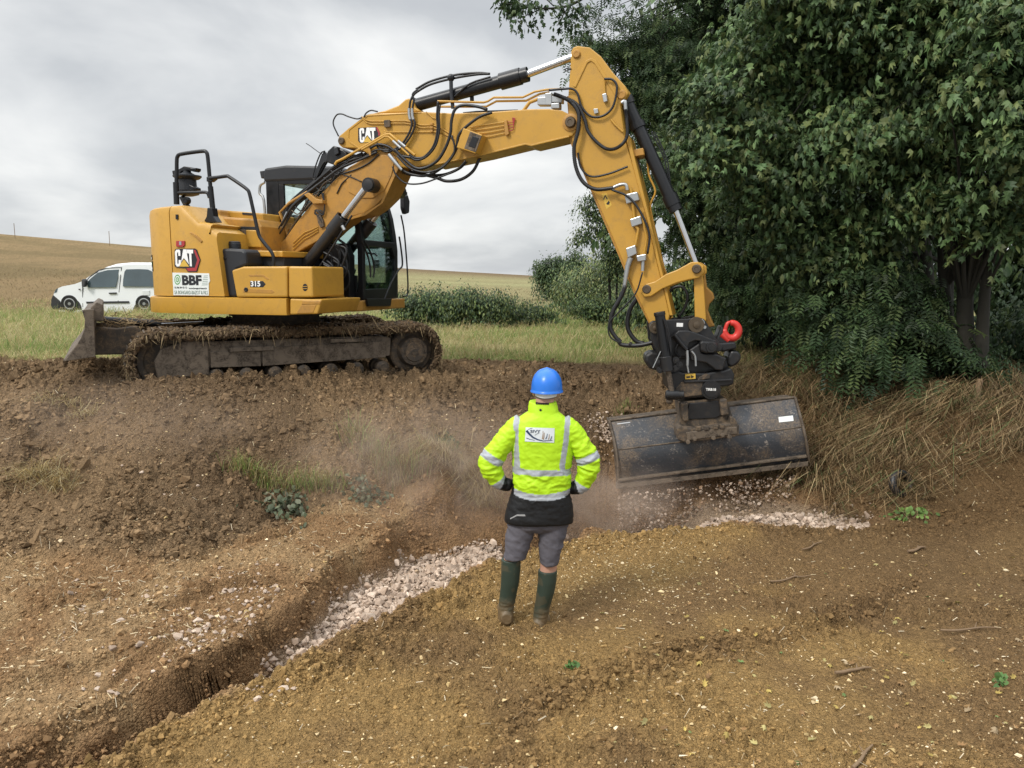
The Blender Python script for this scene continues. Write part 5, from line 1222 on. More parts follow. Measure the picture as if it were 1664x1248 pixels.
# pale chips in the clay
def chip_w(x, y):
    d = np.exp(-(((x - .9) / .95) ** 2 + ((y - 6.5) / .75) ** 2)); return np.clip(.11 + .80 * d, 0, 1) * zone(Z_mound, x, y) + .22 * (1 - zone(Z_mound, x, y)) * (sdist(x, y, TRENCH) > .05) * (1 - zone(grassy, x, y))
x, y = sample(60000, -.78, .78, 2.8, 11.5, chip_w); n = len(x); S = np.exp(RNG.normal(math.log(.0068), .5, n)).clip(.0025, .026)
stuff(scatter_mesh('stone_chips', CHIPS, np.stack([x, y, ground_z(x, y) + S * .2], -1), S, pickcol([(.56, .43, .24), (.47, .35, .18), (.64, .52, .34), (.40, .29, .13)], n, .15), M['stone'], rand_rot(n, .5)))
# gravel pouring from the bucket
n = 1500; px = RNG.uniform(1004, 1292, n); t = RNG.random(n); py = np.interp(px, [1005, 1310], [800, 765]) + 4 + t ** 1.2 * np.interp(px, [1000, 1290], [66, 70]); yy = 8.80 + RNG.normal(.02, .09, n)
dn = np.where((px > 1170) | (px < 1060), 1, .6); ok = RNG.random(n) < dn
P = np.array([at(a, b, c)[:] for a, b, c in zip(px[ok], py[ok], yy[ok])]); n = len(P); S = np.exp(RNG.normal(math.log(.013), .5, n)).clip(.005, .034)
stuff(scatter_mesh('falling_gravel', ROCKS, P, S, pickcol(GRAV + [(.25, .16, .10), (.20, .13, .08)], n, .15, [.22, .18, .15, .15, .15, .15]), M['stone']))
n = 230; q = [at_z(RNG.normal(985, 14), RNG.normal(738, 5), .36) for _ in range(n)]; x = np.array([p.x for p in q]); y = np.array([p.y for p in q]); S = RNG.uniform(.008, .026, n)
stuff(scatter_mesh('gravel_heap', ROCKS, np.stack([x, y, ground_z(x, y) + S * .5 ], -1), S, pickcol(GRAV, n, .12), M['stone']))

# ---- straw bits, fallen leaves, twigs -----------------------------
def bits(name, x, y, L, W, cols, lift=.006):
    n = len(x); a = RNG.uniform(0, 6.28, n); d = np.stack([np.cos(a), np.sin(a)], -1); e = d * (L / 2)[:, None]; s = np.stack([-d[:, 1], d[:, 0]], -1) * W[:, None]
    def pt(q, h): return np.stack([x + q[:, 0], y + q[:, 1], ground_z(x + q[:, 0], y + q[:, 1]) + h], -1)
    h0, h1 = lift + RNG.random(n) * .02, lift + RNG.random(n) * .012
    zc = np.maximum(ground_z(x, y) + lift, (pt(-e, h0)[:, 2] + pt(e, h1)[:, 2]) / 2)
    V = np.stack([pt(-e - s, h0), pt(-e + s, h0 + .003), np.c_[x + s[:, 0], y + s[:, 1], zc + .003], np.c_[x - s[:, 0], y - s[:, 1], zc], pt(e + s, h1 + .003), pt(e - s, h1)], 1).reshape(-1, 3); b = np.arange(n)[:, None] * 6
    F = np.stack([b + [0, 1, 2, 3], b + [3, 2, 4, 5]], 1).reshape(-1, 4)
    return stuff(np_mesh(name, V, F, M['straw'], np.repeat(pickcol(cols, n), 6, 0)))
def bit_w(x, y):
    k = (1 - zone(bank, x, y)) * (1 - zone(Z_mound, x, y)) * (sdist(x, y, TRENCH) > .0)
    return k * (.25 + .75 * sstep(.5, .65, fbm(x * 1.4, y * 1.4, 3, 171))) + .10 * zone(bank, x, y) + .05 * zone(Z_mound, x, y)
x, y = sample(26000, -.78, .78, 2.8, 11.8, bit_w); n = len(x)
bits('straw_bits', x, y, RNG.uniform(.012, .065, n), RNG.uniform(.001, .0026, n), [(.50, .41, .26), (.40, .30, .17), (.58, .50, .36), (.28, .19, .10)])
n = 150; px = 950 + 714 * RNG.random(n) ** .8; py = RNG.uniform(900, 1248, n); q = [at_z(a, b, .02) for a, b in zip(px, py)]
LEAF = np.array([(0, .42, .02), (0, 0, 0), (.16, .02, -.02), (.42, .22, -.08), (.25, .40, -.03), (.50, .72, -.10), (.17, .62, -.03), (0, 1.0, -.10), (-.17, .62, -.03), (-.50, .72, -.10), (-.25, .40, -.03), (-.42, .22, -.08), (-.16, .02, -.02)]) - [0, .45, 0]
LEAFT = np.array([(0, i, i + 1) for i in range(1, 12)] + [(0, 12, 1)])
x = np.array([p.x for p in q]); y = np.array([p.y for p in q])
S = RNG.uniform(.02, .055, n)
stuff(scatter_mesh('fallen_leaves', [(LEAF * [1, 1, 3], LEAFT), (LEAF * [.75, 1, -2.5], LEAFT)], np.stack([x, y, ground_z(x, y) + .012 + RNG.random(n) * .01], -1), S, pickcol([(.40, .30, .09), (.36, .31, .13), (.27, .16, .07), (.40, .30, .18), (.12, .18, .06)], n, .2, [.22, .22, .25, .25, .06]), M['straw'], rand_rot(n, .7)))
def stick(name_label, px, py, L, r, ang, bend=.05, fork=True, lift=.01):
    p = at_z(px, py, .02); gz0 = float(ground_z(p.x, p.y)[0]); d = Vector((math.cos(ang), math.sin(ang), 0)); s = Vector((-d.y, d.x, 0))
    pts = []
    for k in range(6):
        t = k / 5 - .5; w = d * (t * L) + s * (bend * L * math.sin(t * 4)); pts.append((w.x, w.y, max(0, float(ground_z(p.x + w.x, p.y + w.y)[0]) - gz0) + r * .7 + lift))
    m = MB().tube(pts, [r, r * 1.05, r * .9, r * .8, r * .5], 7, 3)
    if fork: m.tube([pts[3], tuple(Vector(pts[3]) + d * .1 * L + s * .16 * L + Vector((0, 0, .015)))], [r * .6, r * .25], 6)
    o = m.build('stick', M['twig'], None, smooth=60); o.location = (p.x, p.y, gz0); return tag(o, name_label, 'stick', 'sticks lying on the clay')
stick('pale crooked stick lying on the clay near the right foreground', 1386, 1098, .26, .011, .15)
stick('reddish broken stick pointing at the lower edge of the picture', 1402, 1232, .26, .010, .7)
stick('dark curved stick by the end of the gravel line', 1490, 889, .22, .014, .2, .10)
stick('thin dark stick lying flat right of the man', 1285, 938, .38, .008, .1, .1)
stick('thin reddish stick at the right edge of the clay', 1575, 1030, .42, .008, -.1, .1)
stick('thin bent twig among small stones before the bucket', 1320, 885, .28, .008, .4, .10)

# ---- grass ---------------------------------------------------------
GREEN = [(.20, .29, .075), (.25, .32, .095), (.31, .31, .12), (.40, .35, .17), (.14, .21, .06)]
def meadow_w(x, y):
    return zone(grassy, x, y) * (.45 + .55 * sstep(.3, .6, fbm(x * .8, y * .8, 3, 181)))
x, y = sample(125000, -.78, .55, 10.6, 34, meadow_w); n = len(x); u = x / y
tall = np.where(u < -.38, 1.35, .85) * (.55 + .8 * fbm(x * .5, y * .5, 3, 191)) * (1 - .35 * sstep(24, 30, y)) * np.where(y < 12.3, .55, 1)
H = RNG.gamma(6, .036, n) * tall; H = H.clip(.04, .6)
dry = RNG.random(n) < np.where(u < -.38, .45, .36) + 1.8 * (fbm(x * .55, y * .8, 3, 195) - .5) + .5 * (1 - sstep(11.6, 13.2, y))
c = np.where(dry[:, None], pickcol([(.46, .38, .19), (.54, .46, .26), (.36, .28, .13)], n), pickcol(GREEN, n))
stuff(blades('meadow_grass', np.stack([x, y, ground_z(x, y) - .01], -1), H, RNG.uniform(.0022, .0042, n) * np.sqrt(y / 11), RNG.uniform(.4, 2.0, n), RNG.uniform(0, 6.28, n), c, M['blade']))
# stubble on the hill, thinning with distance
x, y = sample(12000, -.78, .2, 27, 60, None); n = len(x)
stuff(blades('field_stubble', np.stack([x, y, ground_z(x, y) - .02], -1), RNG.uniform(.04, .15, n), RNG.uniform(.006, .012, n) * y / 30, RNG.uniform(.1, .8, n), RNG.uniform(0, 6.28, n), pickcol([(.30, .215, .12), (.23, .155, .085), (.18, .13, .07), (.15, .13, .06)], n), M['straw']))
# dry grass and reeds draped over the bank on the right
def strw(x, y): return np.clip(zone(strawm, x, y) + .9 * sstep(2.2, 3.2, x) * sstep(10.0, 10.8, y), 0, 1) * (.25 + .75 * sstep(.38, .6, fbm(x * 1.7, y * 1.7, 3, 201)))
x, y = sample(62000, .20, .78, 7.9, 14.0, strw); n = len(x)
cl = fbm(x * 1.1, y * 1.1, 3, 211); az = -math.pi / 2 + (cl - .5) * 6 + RNG.normal(0, .95, n) - .3
H = RNG.gamma(5, .034, n).clip(.04, .38) * (.6 + .8 * fbm(x * 1.5, y * 1.5, 2, 215)); 
c = pickcol([(.28, .19, .095), (.21, .14, .068), (.36, .27, .145), (.13, .088, .048), (.085, .11, .04)], n, .22, [.27, .27, .12, .20, .14])
stuff(blades('dry_grass', np.stack([x, y, ground_z(x, y)], -1), H, RNG.uniform(.002, .0052, n), RNG.uniform(1.2, 3.4, n), az, c, M['straw'], droop=.40))
def tuft(label, pts, n, hgt, cols, spread, p=None, lean=(.3, 1.2), name='grass_tuft', az=None):
    c0 = at_z(*pts[0]); Q = [at_z(*q) for q in pts]; P = []
    for k in range(n):
        q = Q[RNG.integers(len(Q))]; P.append((q.x + RNG.normal(0, spread), q.y + RNG.normal(0, spread * .6)))
    P = np.array(P); zz = ground_z(P[:, 0], P[:, 1]); g0 = float(ground_z(c0.x, c0.y)[0])
    V = np.stack([P[:, 0] - c0.x, P[:, 1] - c0.y, zz - g0 - .01], -1)
    o = blades(name, V, RNG.gamma(8, hgt / 8, n), RNG.uniform(.002, .0042, n), RNG.uniform(*lean, n), RNG.uniform(0, 6.28, n) if az is None else RNG.normal(az, .8, n), pickcol(cols, n, .18, p), M['blade'])
    o.location = (c0.x, c0.y, g0); return tag(o, label, 'grass tuft', 'grass tufts on the bank')
STRAW = [(.36, .28, .13), (.29, .21, .09), (.42, .35, .2)]
tuft('row of yellowing grass on the bank below the tracks', [(px, 726 - (px - 390) * .03, .88) for px in range(385, 545, 12)], 800, .17, STRAW + GREEN[:3], .06)
tuft('small clump of bleached straw on the bank at the far left', [(40, 752, .86), (60, 748, .86), (85, 752, .86), (100, 757, .84)], 420, .15, STRAW, .08, lean=(.8, 2.0))
tuft('faint pale straw patch below the dozer blade', [(80, 672, 1.1), (110, 674, 1.1), (140, 678, 1.1)], 260, .10, STRAW, .10, lean=(.8, 2))
tuft('tall dry grass clump in the dust left of the man', [(px, 752 - abs(px - 640) * .12, .62) for px in range(575, 735, 10)], 1000, .24, STRAW + [(.22, .15, .07)] + GREEN[:1], .09, lean=(.2, 1.3))
tuft('tangle of dry grass hanging over the trench wall behind the man', [(px, 742 + (px - 700) * .05, .62) for px in range(705, 800, 10)], 900, .24, STRAW + [(.2, .13, .06)], .08, lean=(.9, 2.2), az=-math.pi / 2)
tuft('grass seedlings in the soil beside the bucket', [(1018, 668, .8), (1012, 676, .78)], 90, .10, GREEN[:3], .05)
# ---- leaves and trees -----------------------------------------------
PIN = []
for k in range(5):
    for s in (-1, 1):
        if k == 4 and s == 1: continue
        yb = .12 + .2 * k; tip = (s * .30, yb + .16, -.06) if k < 4 else (0, 1.12, -.12); bx = (0, yb, 0)
        mid = np.array([(bx[0] + tip[0]) / 2, (bx[1] + tip[1]) / 2, .01]); w = np.array([-(tip[1] - bx[1]), tip[0] - bx[0], 0]); w = w / np.linalg.norm(w) * .058
        PIN.append([bx, mid - w, tip, mid + w])
PINV = np.array([p for q in PIN for p in q], float) - [0, .5, 0]; PINT = np.array([t for i in range(len(PIN)) for t in ((4 * i, 4 * i + 1, 4 * i + 2), (4 * i, 4 * i + 2, 4 * i + 3))])
OVAL = np.array([(0, -.5, 0), (.2, -.15, -.03), (.17, .2, -.05), (0, .5, -.1), (-.17, .2, -.05), (-.2, -.15, -.03), (0, 0, .03)]); OVALT = np.array([(6, i, (i + 1) % 6) for i in range(6)])
def frames(nrm, up):
    """Rotation matrices whose local z is nrm and local y hangs along `up` as far as possible."""
    z_ = nrm / np.linalg.norm(nrm, axis=1, keepdims=True); y_ = up - z_ * (up * z_).sum(1, keepdims=True); y_ = y_ / (np.linalg.norm(y_, axis=1, keepdims=True) + 1e-9); x_ = np.cross(y_, z_)
    return np.stack([x_, y_, z_], -1)
SPRAY = []
def crown_pts(ells, sprays, per, spread=(.45, .16), fill=.35, face=None):
    """Leaf positions and outward directions: flat drooping sprays set about the surface of each ellipsoid."""
    P, N = [], []; SPRAY.clear()
    vol = np.array([e[1][0] * e[1][2] for e in ells]); vol = vol / vol.sum()
    for e, w in zip(ells, vol):
        c, r = np.array(e[0]), np.array(e[1]); m = max(3, int(sprays * w))
        d = RNG.standard_normal((m, 3)); d /= np.linalg.norm(d, axis=1, keepdims=True)
        if face is not None: k = (d @ face < -.35) & (RNG.random(m) < .75); d[k] *= -1
        q = np.where(RNG.random(m) < fill, RNG.uniform(.35, .85, m), RNG.uniform(.85, 1.08, m)); cc = c + d * r * q[:, None]
        out = d * [1, 1, .4]; out /= np.linalg.norm(out, axis=1, keepdims=True)
        k = per + RNG.integers(-per // 3, per // 3 + 1, m); idx = np.repeat(np.arange(m), k); n = len(idx)
        sz = RNG.uniform(.7, 1.3, m)[idx]
        a = RNG.normal(0, 1, (n, 1)).clip(-1.5, 1.5) * spread[0] * sz[:, None]; s = np.cross(out, [0, 0, 1]); s /= np.linalg.norm(s, axis=1, keepdims=True) + 1e-9
        b = RNG.normal(0, .8, (n, 1)).clip(-1.3, 1.3) * spread[0] * sz[:, None]
        p = cc[idx] + out[idx] * a + s[idx] * b + np.array([0, 0, 1]) * (RNG.normal(0, spread[1], (n, 1)) - .45 * np.maximum(a, 0) + .1 * np.minimum(a, 0) - .20 * np.abs(b))
        P.append(p); nb = np.array([0, 0, .85]) + out * .8 + RNG.normal(0, .35, (m, 3)); N.append(nb[idx] + RNG.normal(0, .33, (n, 3)))
        SPRAY.append(np.repeat(RNG.normal(1, .24, m).clip(.5, 1.6), k))
    return np.concatenate(P), np.concatenate(N)
def tree(name, label, cat, base, ells, trunks, sprays, per, leaf, size, cols, group=None, spread=(.45, .16), fill=.35, limbs=True, p=None, gapk=.36, cull=None, face=(0, -1, 0)):
    root = empty(name, base); tag(root, label, cat, group); b = np.array(base)
    P, N = crown_pts(ells, sprays, per, spread, fill, np.array(face) if face is not None else None)
    sv = np.concatenate(SPRAY)
    g = ground_z(P[:, 0], P[:, 1]) + .05; k = P[:, 2] > g; P, N, sv = P[k], N[k], sv[k]
    gap = (fbm(P[:, 0] * 1.25 + P[:, 1] * .8, P[:, 2] * 1.7 - P[:, 1] * .6, 2, 231 + len(P) % 17) + .05 * RNG.standard_normal(len(P))) > gapk; P, N, sv = P[gap], N[gap], sv[gap]
    n = len(P); out = N.copy(); out[:, 2] = -1.2 * np.abs(RNG.standard_normal(n)); rot = frames(N, out)
    cl = 1 + .35 * (fbm(P[:, 0] * 1.2 + 7, P[:, 2] * 1.2, 3, 221) - .5)
    scatter_mesh('crown', leaf, P - b, RNG.uniform(.75, 1.2, n) * size, pickcol(cols, n, .12, p) * (cl * sv)[:, None], M['leaf'], rot, False, root)
    m = MB()
    for tr in trunks:
        pts = [tuple(np.array(q[:3]) - b) for q in tr]; m.tube(pts, [q[3] for q in tr], 12, 5)
    if limbs:
        for e in ells:
            top = np.array(trunks[0][-1][:3]) - b
            for k in range(1 if len(ells) > 12 else 3):
                t0 = trunks[RNG.integers(len(trunks))]; i = RNG.integers(1, len(t0)); s = np.array(t0[i][:3]) - b; d = np.array(e[0]) - b + RNG.normal(0, .5, 3) * np.array(e[1])
                mid = (s + d) / 2 + [0, 0, .12 * np.linalg.norm(d - s)]; r = t0[i][3]
                m.tube([tuple(s), tuple(mid), tuple(d)], [r * .32, r * .2, r * .06], 7, 4)
    m.build('trunk', M['bark'], root, smooth=60)
    return root
def EL(px, py, Y, rx, ry, rd):
    """Ellipsoid crown piece: centre sight line and distance, half sizes in metres."""
    return (tuple(at(px, py, Y)), (rx, rd, ry))
def boughs(ells, m=9, k=.42, flat=.55):
    """Breaks big crown ellipsoids up into flattened boughs set about their surface."""
    o = []
    for c, r in ells:
        for i in range(m):
            d = RNG.standard_normal(3); d /= np.linalg.norm(d)
            if d[1] > .25 and RNG.random() < .7: d[1] *= -1
            q = RNG.uniform(.55, 1.0); kk = k * RNG.uniform(.65, 1.25)
            o.append((tuple(np.array(c) + d * np.array(r) * q), (r[0] * kk, r[1] * kk, r[2] * kk * flat)))
        o.append((c, (r[0] * .6, r[1] * .6, r[2] * .6)))
    return o
def ground_pt(px, Y): p = at(px, 500, Y); return (p.x, Y, float(ground_z(p.x, Y)[0]) - .05)
def stem(pts, r0, r1):
    out = []; n = len(pts)
    for k, (px, py, Y) in enumerate(pts):
        q = at(px, py, Y); out.append((q.x, q.y, q.z, r0 + (r1 - r0) * k / (n - 1)))
    g = out[0]; out[0] = (g[0], g[1], float(ground_z(g[0], g[1])[0]) - .1, g[3] * 1.25)
    return out
LEAF2 = LEAF * [.85, 1.05, 3.2]; LEAF3 = LEAF * [1.05, .85, -2.0]; LEAF4 = LEAF * [.6, 1, 5]
MAPLE, ASH, BROAD = [(LEAF2, LEAFT), (LEAF3, LEAFT), (LEAF4, LEAFT), (OVAL, OVALT)], [(PINV, PINT)], [(OVAL, OVALT)]
DARK = [(.036, .066, .027), (.047, .084, .033), (.064, .104, .038), (.029, .054, .024), (.085, .118, .042)]
MID = [(.064, .112, .042), (.084, .140, .051), (.118, .178, .068), (.046, .082, .034), (.125, .155, .054)]
GR = 'trees along the right hand hedge'
tree('ash_tree', 'tall dense ash tree rising behind the excavator stick', 'tree', ground_pt(1255, 13.6),
     boughs([EL(1130, 40, 13.6, 1.75, 1.7, 1.4), EL(1150, 260, 13.4, 1.2, 1.6, 1.2), EL(1240, 420, 13.2, 1.2, 1.1, 1.1), EL(1030, 40, 13.8, .8, .9, .8), EL(1075, 130, 13.8, .8, .9, .7), EL(1110, 330, 13.4, .6, .8, .6)]),
     [stem([(1255, 560, 13.6), (1235, 420, 13.6), (1190, 200, 13.6), (1150, 0, 13.6)], .16, .07)], 900, 54, ASH, .20, DARK, GR, (.28, .08), gapk=.40)
tree('maple_tree', 'wide maple with large lobed leaves reaching out over the dry grass', 'tree', ground_pt(1512, 10.9),
     boughs([EL(1300, 60, 10.9, 1.6, 1.5, 1.3), EL(1290, 270, 10.7, 1.35, 1.2, 1.1), EL(1400, 170, 10.5, 1.4, 1.5, 1.2), EL(1330, 420, 10.9, .9, .75, .8), EL(1480, 20, 10.4, 1.5, 1.2, 1.2)]),
     [stem([(1512, 620, 10.9), (1505, 450, 10.9), (1480, 250, 10.9), (1420, 60, 10.8)], .12, .06), stem([(1530, 622, 11.0), (1540, 430, 11.0), (1545, 220, 11.0), (1530, 0, 11)], .10, .05)], 950, 56, MAPLE, .112, MID, GR, (.24, .07), gapk=.40)
tree('field_maple', 'many stemmed maple at the right edge with dark trunks under its leaves', 'tree', ground_pt(1580, 9.9),
     boughs([EL(1560, 60, 9.6, 1.3, 1.2, 1.1), EL(1640, 180, 9.0, 1.0, 1.0, .9), EL(1500, 215, 9.8, .9, .65, .7), EL(1530, 335, 9.5, .5, .28, .35), EL(1630, 350, 9.2, .45, .3, .35), EL(1680, 20, 9.0, 1.3, 1.1, 1.0)]),
     [stem([(1572, 648, 9.9), (1568, 500, 9.9), (1575, 300, 9.9), (1565, 60, 9.9)], .11, .07), stem([(1592, 655, 9.7), (1600, 480, 9.7), (1622, 300, 9.7), (1640, 120, 9.7)], .075, .045), stem([(1552, 640, 10.2), (1535, 470, 10.2), (1530, 250, 10.2), (1500, 40, 10.2)], .09, .05)], 700, 56, MAPLE, .112, MID, GR, (.22, .07), gapk=.40)
tree('ash_sapling', 'low ash branch sweeping down to the dry grass by the trunks', 'tree', ground_pt(1475, 10.5),
     [EL(1440, 560, 10.2, .70, .45, .55), EL(1500, 600, 10.0, .5, .28, .4), EL(1400, 490, 10.6, .6, .5, .5), EL(1330, 530, 11.3, .5, .35, .5)],
     [stem([(1475, 640, 10.5), (1460, 560, 10.4), (1420, 470, 10.5), (1380, 380, 10.6)], .04, .015)], 170, 44, ASH, .26, DARK, GR, (.30, .10))
tree('hazel_bush', 'dark hazel bush behind the red lifting hook', 'tree', ground_pt(1290, 14.2),
     [EL(1235, 490, 14.2, .9, .6, .7), EL(1330, 470, 14.4, 1.0, .9, .8), EL(1420, 380, 14.0, 1.2, 1.2, 1.0)],
     [stem([(1290, 560, 14.2), (1300, 480, 14.2), (1330, 380, 14.2)], .07, .03), stem([(1340, 570, 14.0), (1345, 440, 14.0), (1330, 300, 14.0)], .06, .03)], 240, 46, BROAD, .15, DARK, GR, (.36, .16))
tree('undergrowth_shrub', 'dark low shrub filling the shade right of the maple trunks', 'bush', ground_pt(1650, 10.8), [EL(1640, 590, 10.8, .6, .55, .5), EL(1700, 540, 10.6, .7, .8, .5), EL(1600, 560, 11.3, .5, .6, .5)], [stem([(1650, 650, 10.8), (1652, 600, 10.8), (1655, 540, 10.8)], .03, .015)], 170, 44, BROAD, .10, DARK, 'shrubs under the trees', (.26, .12))
tree('undergrowth_shrub', 'dark low shrub between the hazel and the sweeping ash branch', 'bush', ground_pt(1400, 12.2), [EL(1390, 560, 12.2, .8, .45, .5), EL(1450, 520, 12.0, .7, .6, .5)], [stem([(1400, 610, 12.2), (1400, 570, 12.2), (1405, 530, 12.2)], .03, .015)], 150, 44, BROAD, .10, DARK, 'shrubs under the trees', (.26, .12))
for k, (px, Y, h, lab) in enumerate([(1180, 19, 2.6, 'dense tree filling the gap behind the ash'), (1370, 18, 2.7, 'dense tree seen between the maple branches'), (1560, 17, 2.8, 'shadowed tree behind the maple trunks'), (1740, 14.5, 2.6, 'shadowed tree closing the wood at the right edge')]):
    tree('hedge_tree', lab, 'tree', ground_pt(px, Y), [EL(px, 60, Y, 2.5, 2.6, 1.6), EL(px - 30, 300, Y, 2.3, 2.0, 1.5), EL(px + 20, 470, Y - .3, 2.2, 1.0, 1.3)],
         [stem([(px, 560, Y), (px + 12, 350, Y), (px, 100, Y)], .16, .08), stem([(px + 60, 560, Y), (px + 50, 350, Y), (px + 80, 120, Y)], .12, .06)], 360, 40, BROAD, .24, DARK, 'trees at the back of the wood', (.5, .22), fill=.6, gapk=.42)
# branch reaching in from above
pts = [at(1010, -60, 12.6), at(940, 2, 12.4), at(880, 14, 12.3), at(815, 4, 12.2)]
ob = empty('overhanging_branch', tuple(pts[0])); tag(ob, 'leafy branch hanging into the sky above the stick pin', 'branch')
b0 = np.array(pts[0]); m = MB().tube([tuple(Vector(p) - pts[0]) for p in pts], [.03, .02, .014, .006], 7, 5)
for a, c in (((925, 8), (905, 42)), ((880, 14), (845, 30)), ((900, 10), (868, -20)), ((940, 2), (950, 52))): m.tube([tuple(at(*a, 12.35) - pts[0]), tuple(at(*c, 12.2) - pts[0])], [.010, .004], 5)
m.build('twigs', M['bark'], ob, smooth=60)
P, N = crown_pts([EL(880, 6, 12.3, .55, .22, .3), EL(835, 18, 12.2, .14, .22, .15), EL(940, 24, 12.3, .25, .22, .25), EL(950, 55, 12.3, .12, .16, .15)], 34, 15, (.12, .06)); n = len(P); o_ = N.copy(); o_[:, 2] = -1
scatter_mesh('leaves', MAPLE, P - b0, RNG.uniform(.75, 1.2, n) * .095, pickcol(DARK, n), M['leaf'], frames(N, o_), False, ob)
# ---- bushes and hedge in the middle distance -------------------------
OLIVE = [(.12, .165, .05), (.165, .20, .065), (.09, .13, .048), (.22, .23, .09), (.065, .10, .042)]
tree('bramble_hedge', 'low dark bramble hedge beyond the track sprocket', 'hedge', ground_pt(740, 20), [EL(690, 497, 20, .8, .32, .5), EL(740, 496, 20, .8, .36, .5), EL(790, 500, 20, .8, .30, .5)], [stem([(740, 520, 20), (742, 508, 20), (745, 500, 20)], .03, .02)], 420, 44, BROAD, .085, DARK + OLIVE[:2], None, (.20, .12), limbs=False, gapk=.22)
tree('bramble_hedge', 'lower straggling hedge between the bramble and the bushes', 'hedge', ground_pt(880, 20.5), [EL(850, 508, 20.5, .6, .20, .4), EL(900, 505, 20.5, .7, .22, .4), EL(960, 503, 20.5, .7, .30, .4), EL(1020, 505, 20.5, .7, .3, .4)], [stem([(880, 522, 20.5), (882, 514, 20.5), (885, 508, 20.5)], .02, .01)], 260, 40, BROAD, .085, DARK + OLIVE[:3], None, (.2, .12), limbs=False, gapk=.22)
tree('hawthorn_bush', 'rounded dark bush at the edge of the field', 'bush', ground_pt(900, 40), [EL(895, 447, 40, .75, .75, .8), EL(925, 437, 40, .9, .9, .8), EL(885, 443, 40, .4, .45, .5), EL(905, 466, 40, .6, .35, .5)], [stem([(905, 482, 40), (905, 465, 40), (908, 450, 40)], .1, .05)], 330, 44, BROAD, .15, DARK + OLIVE[2:3] + OLIVE[-1:], 'bushes at the field edge', (.25, .2), fill=.5, gapk=.22)
tree('willow_bush', 'pale green loose bush in front of the slim tree', 'bush', ground_pt(985, 25), [EL(960, 462, 25, .95, .75, .8), EL(1000, 440, 26, .9, .75, .8), EL(930, 480, 24, .6, .5, .5), EL(1040, 470, 25, .8, .8, .7), EL(1000, 490, 24, 1.2, .5, .6)], [stem([(985, 520, 25), (980, 480, 25), (975, 450, 25)], .05, .02), stem([(1010, 520, 25), (1012, 480, 25), (1020, 450, 25)], .05, .02)], 520, 44, BROAD, .10, OLIVE, 'bushes at the field edge', (.28, .2), fill=.6, gapk=.22)
tree('slim_tree', 'slim open tree standing left of the stick with sky between its leaves', 'tree', ground_pt(992, 21), [EL(962, 340, 21, .40, .35, .35), EL(985, 372, 21, .55, .45, .4), EL(948, 384, 21, .30, .30, .3), EL(1000, 420, 21, .5, .45, .4), EL(975, 330, 21, .30, .25, .25)],
     [stem([(992, 520, 21), (990, 460, 21), (985, 400, 21), (975, 330, 21)], .045, .015), stem([(1000, 520, 21), (1003, 450, 21), (1006, 400, 21)], .035, .015)], 230, 26, BROAD, .085, DARK + OLIVE[:2], None, (.15, .10), fill=.5, gapk=.22)
tree('hedge_bush', 'shaded bush closing the gap under the stick', 'bush', ground_pt(1100, 18), [EL(1060, 500, 18, 1.0, .5, .6), EL(1120, 480, 18, 1.2, .8, .7), EL(1180, 500, 17.5, 1.0, .6, .6)], [stem([(1100, 540, 18), (1100, 500, 18), (1105, 470, 18)], .06, .02)], 200, 40, BROAD, .12, DARK + OLIVE[:2], 'bushes at the field edge', (.28, .18), fill=.6, gapk=.22)
# ---- weeds ---------------------------------------------------------
def weed(label, px, py, zz, n, sp, size, cols, hgt=.12):
    c = at_z(px, py, zz); g = float(ground_z(c.x, c.y)[0]); root = empty('weed_plant', (c.x, c.y, g)); tag(root, label, 'plant')
    P = RNG.normal(0, 1, (n, 3)) * [sp, sp * .7, 0]; P[:, 2] = RNG.uniform(.01, hgt, n) * np.exp(-(P[:, 0] ** 2 + P[:, 1] ** 2) / (2 * (sp * 1.2) ** 2)) + np.maximum(ground_z(c.x + P[:, 0], c.y + P[:, 1]) - g, -.1)
    N = np.array([0, -.5, .9]) + RNG.normal(0, .6, (n, 3)); o_ = P.copy(); o_[:, 2] = -.3; o_ += RNG.normal(0, .02, (n, 3))
    scatter_mesh('leaves', BROAD, P, RNG.uniform(.7, 1.3, n) * size, pickcol(cols, n), M['leaf'], frames(N, o_), False, root, sc3=np.tile([1.9, 1.0, 1.0], (n, 1)))
    m = MB()
    for k in range(14): q = P[RNG.integers(n)]; m.tube([(q[0] * .1, q[1] * .1, -.02), (q[0] * .6, q[1] * .6, q[2] * .9), tuple(q)], [.004, .003, .002], 5, 3)
    m.build('stems', M['twig'], root)
NETTLE = [(.085, .105, .055), (.12, .14, .085), (.06, .08, .04), (.16, .17, .11)]
weed('leafy bramble plant sprawling on the bank above the bench', 465, 826, .33, 150, .13, .06, NETTLE, .16)
weed('grey green weeds in the dust above the trench corner', 590, 795, .42, 110, .12, .05, NETTLE, .14)
weed('dark green weed at the trench edge left of the man', 726, 742, .6, 70, .08, .06, [(.035, .07, .03), (.05, .085, .035)], .12)
weed('bright weed sprouting by the old tyre', 1480, 848, .05, 60, .10, .05, [(.14, .22, .05), (.10, .17, .04)], .1)
weed('tiny bright seedling on the clay left of the boots', 930, 1090, .0, 14, .02, .035, [(.08, .16, .04)], .05)
weed('tiny green seedling at the right edge of the clay', 1625, 1108, .03, 16, .03, .04, [(.08, .16, .04)], .07)
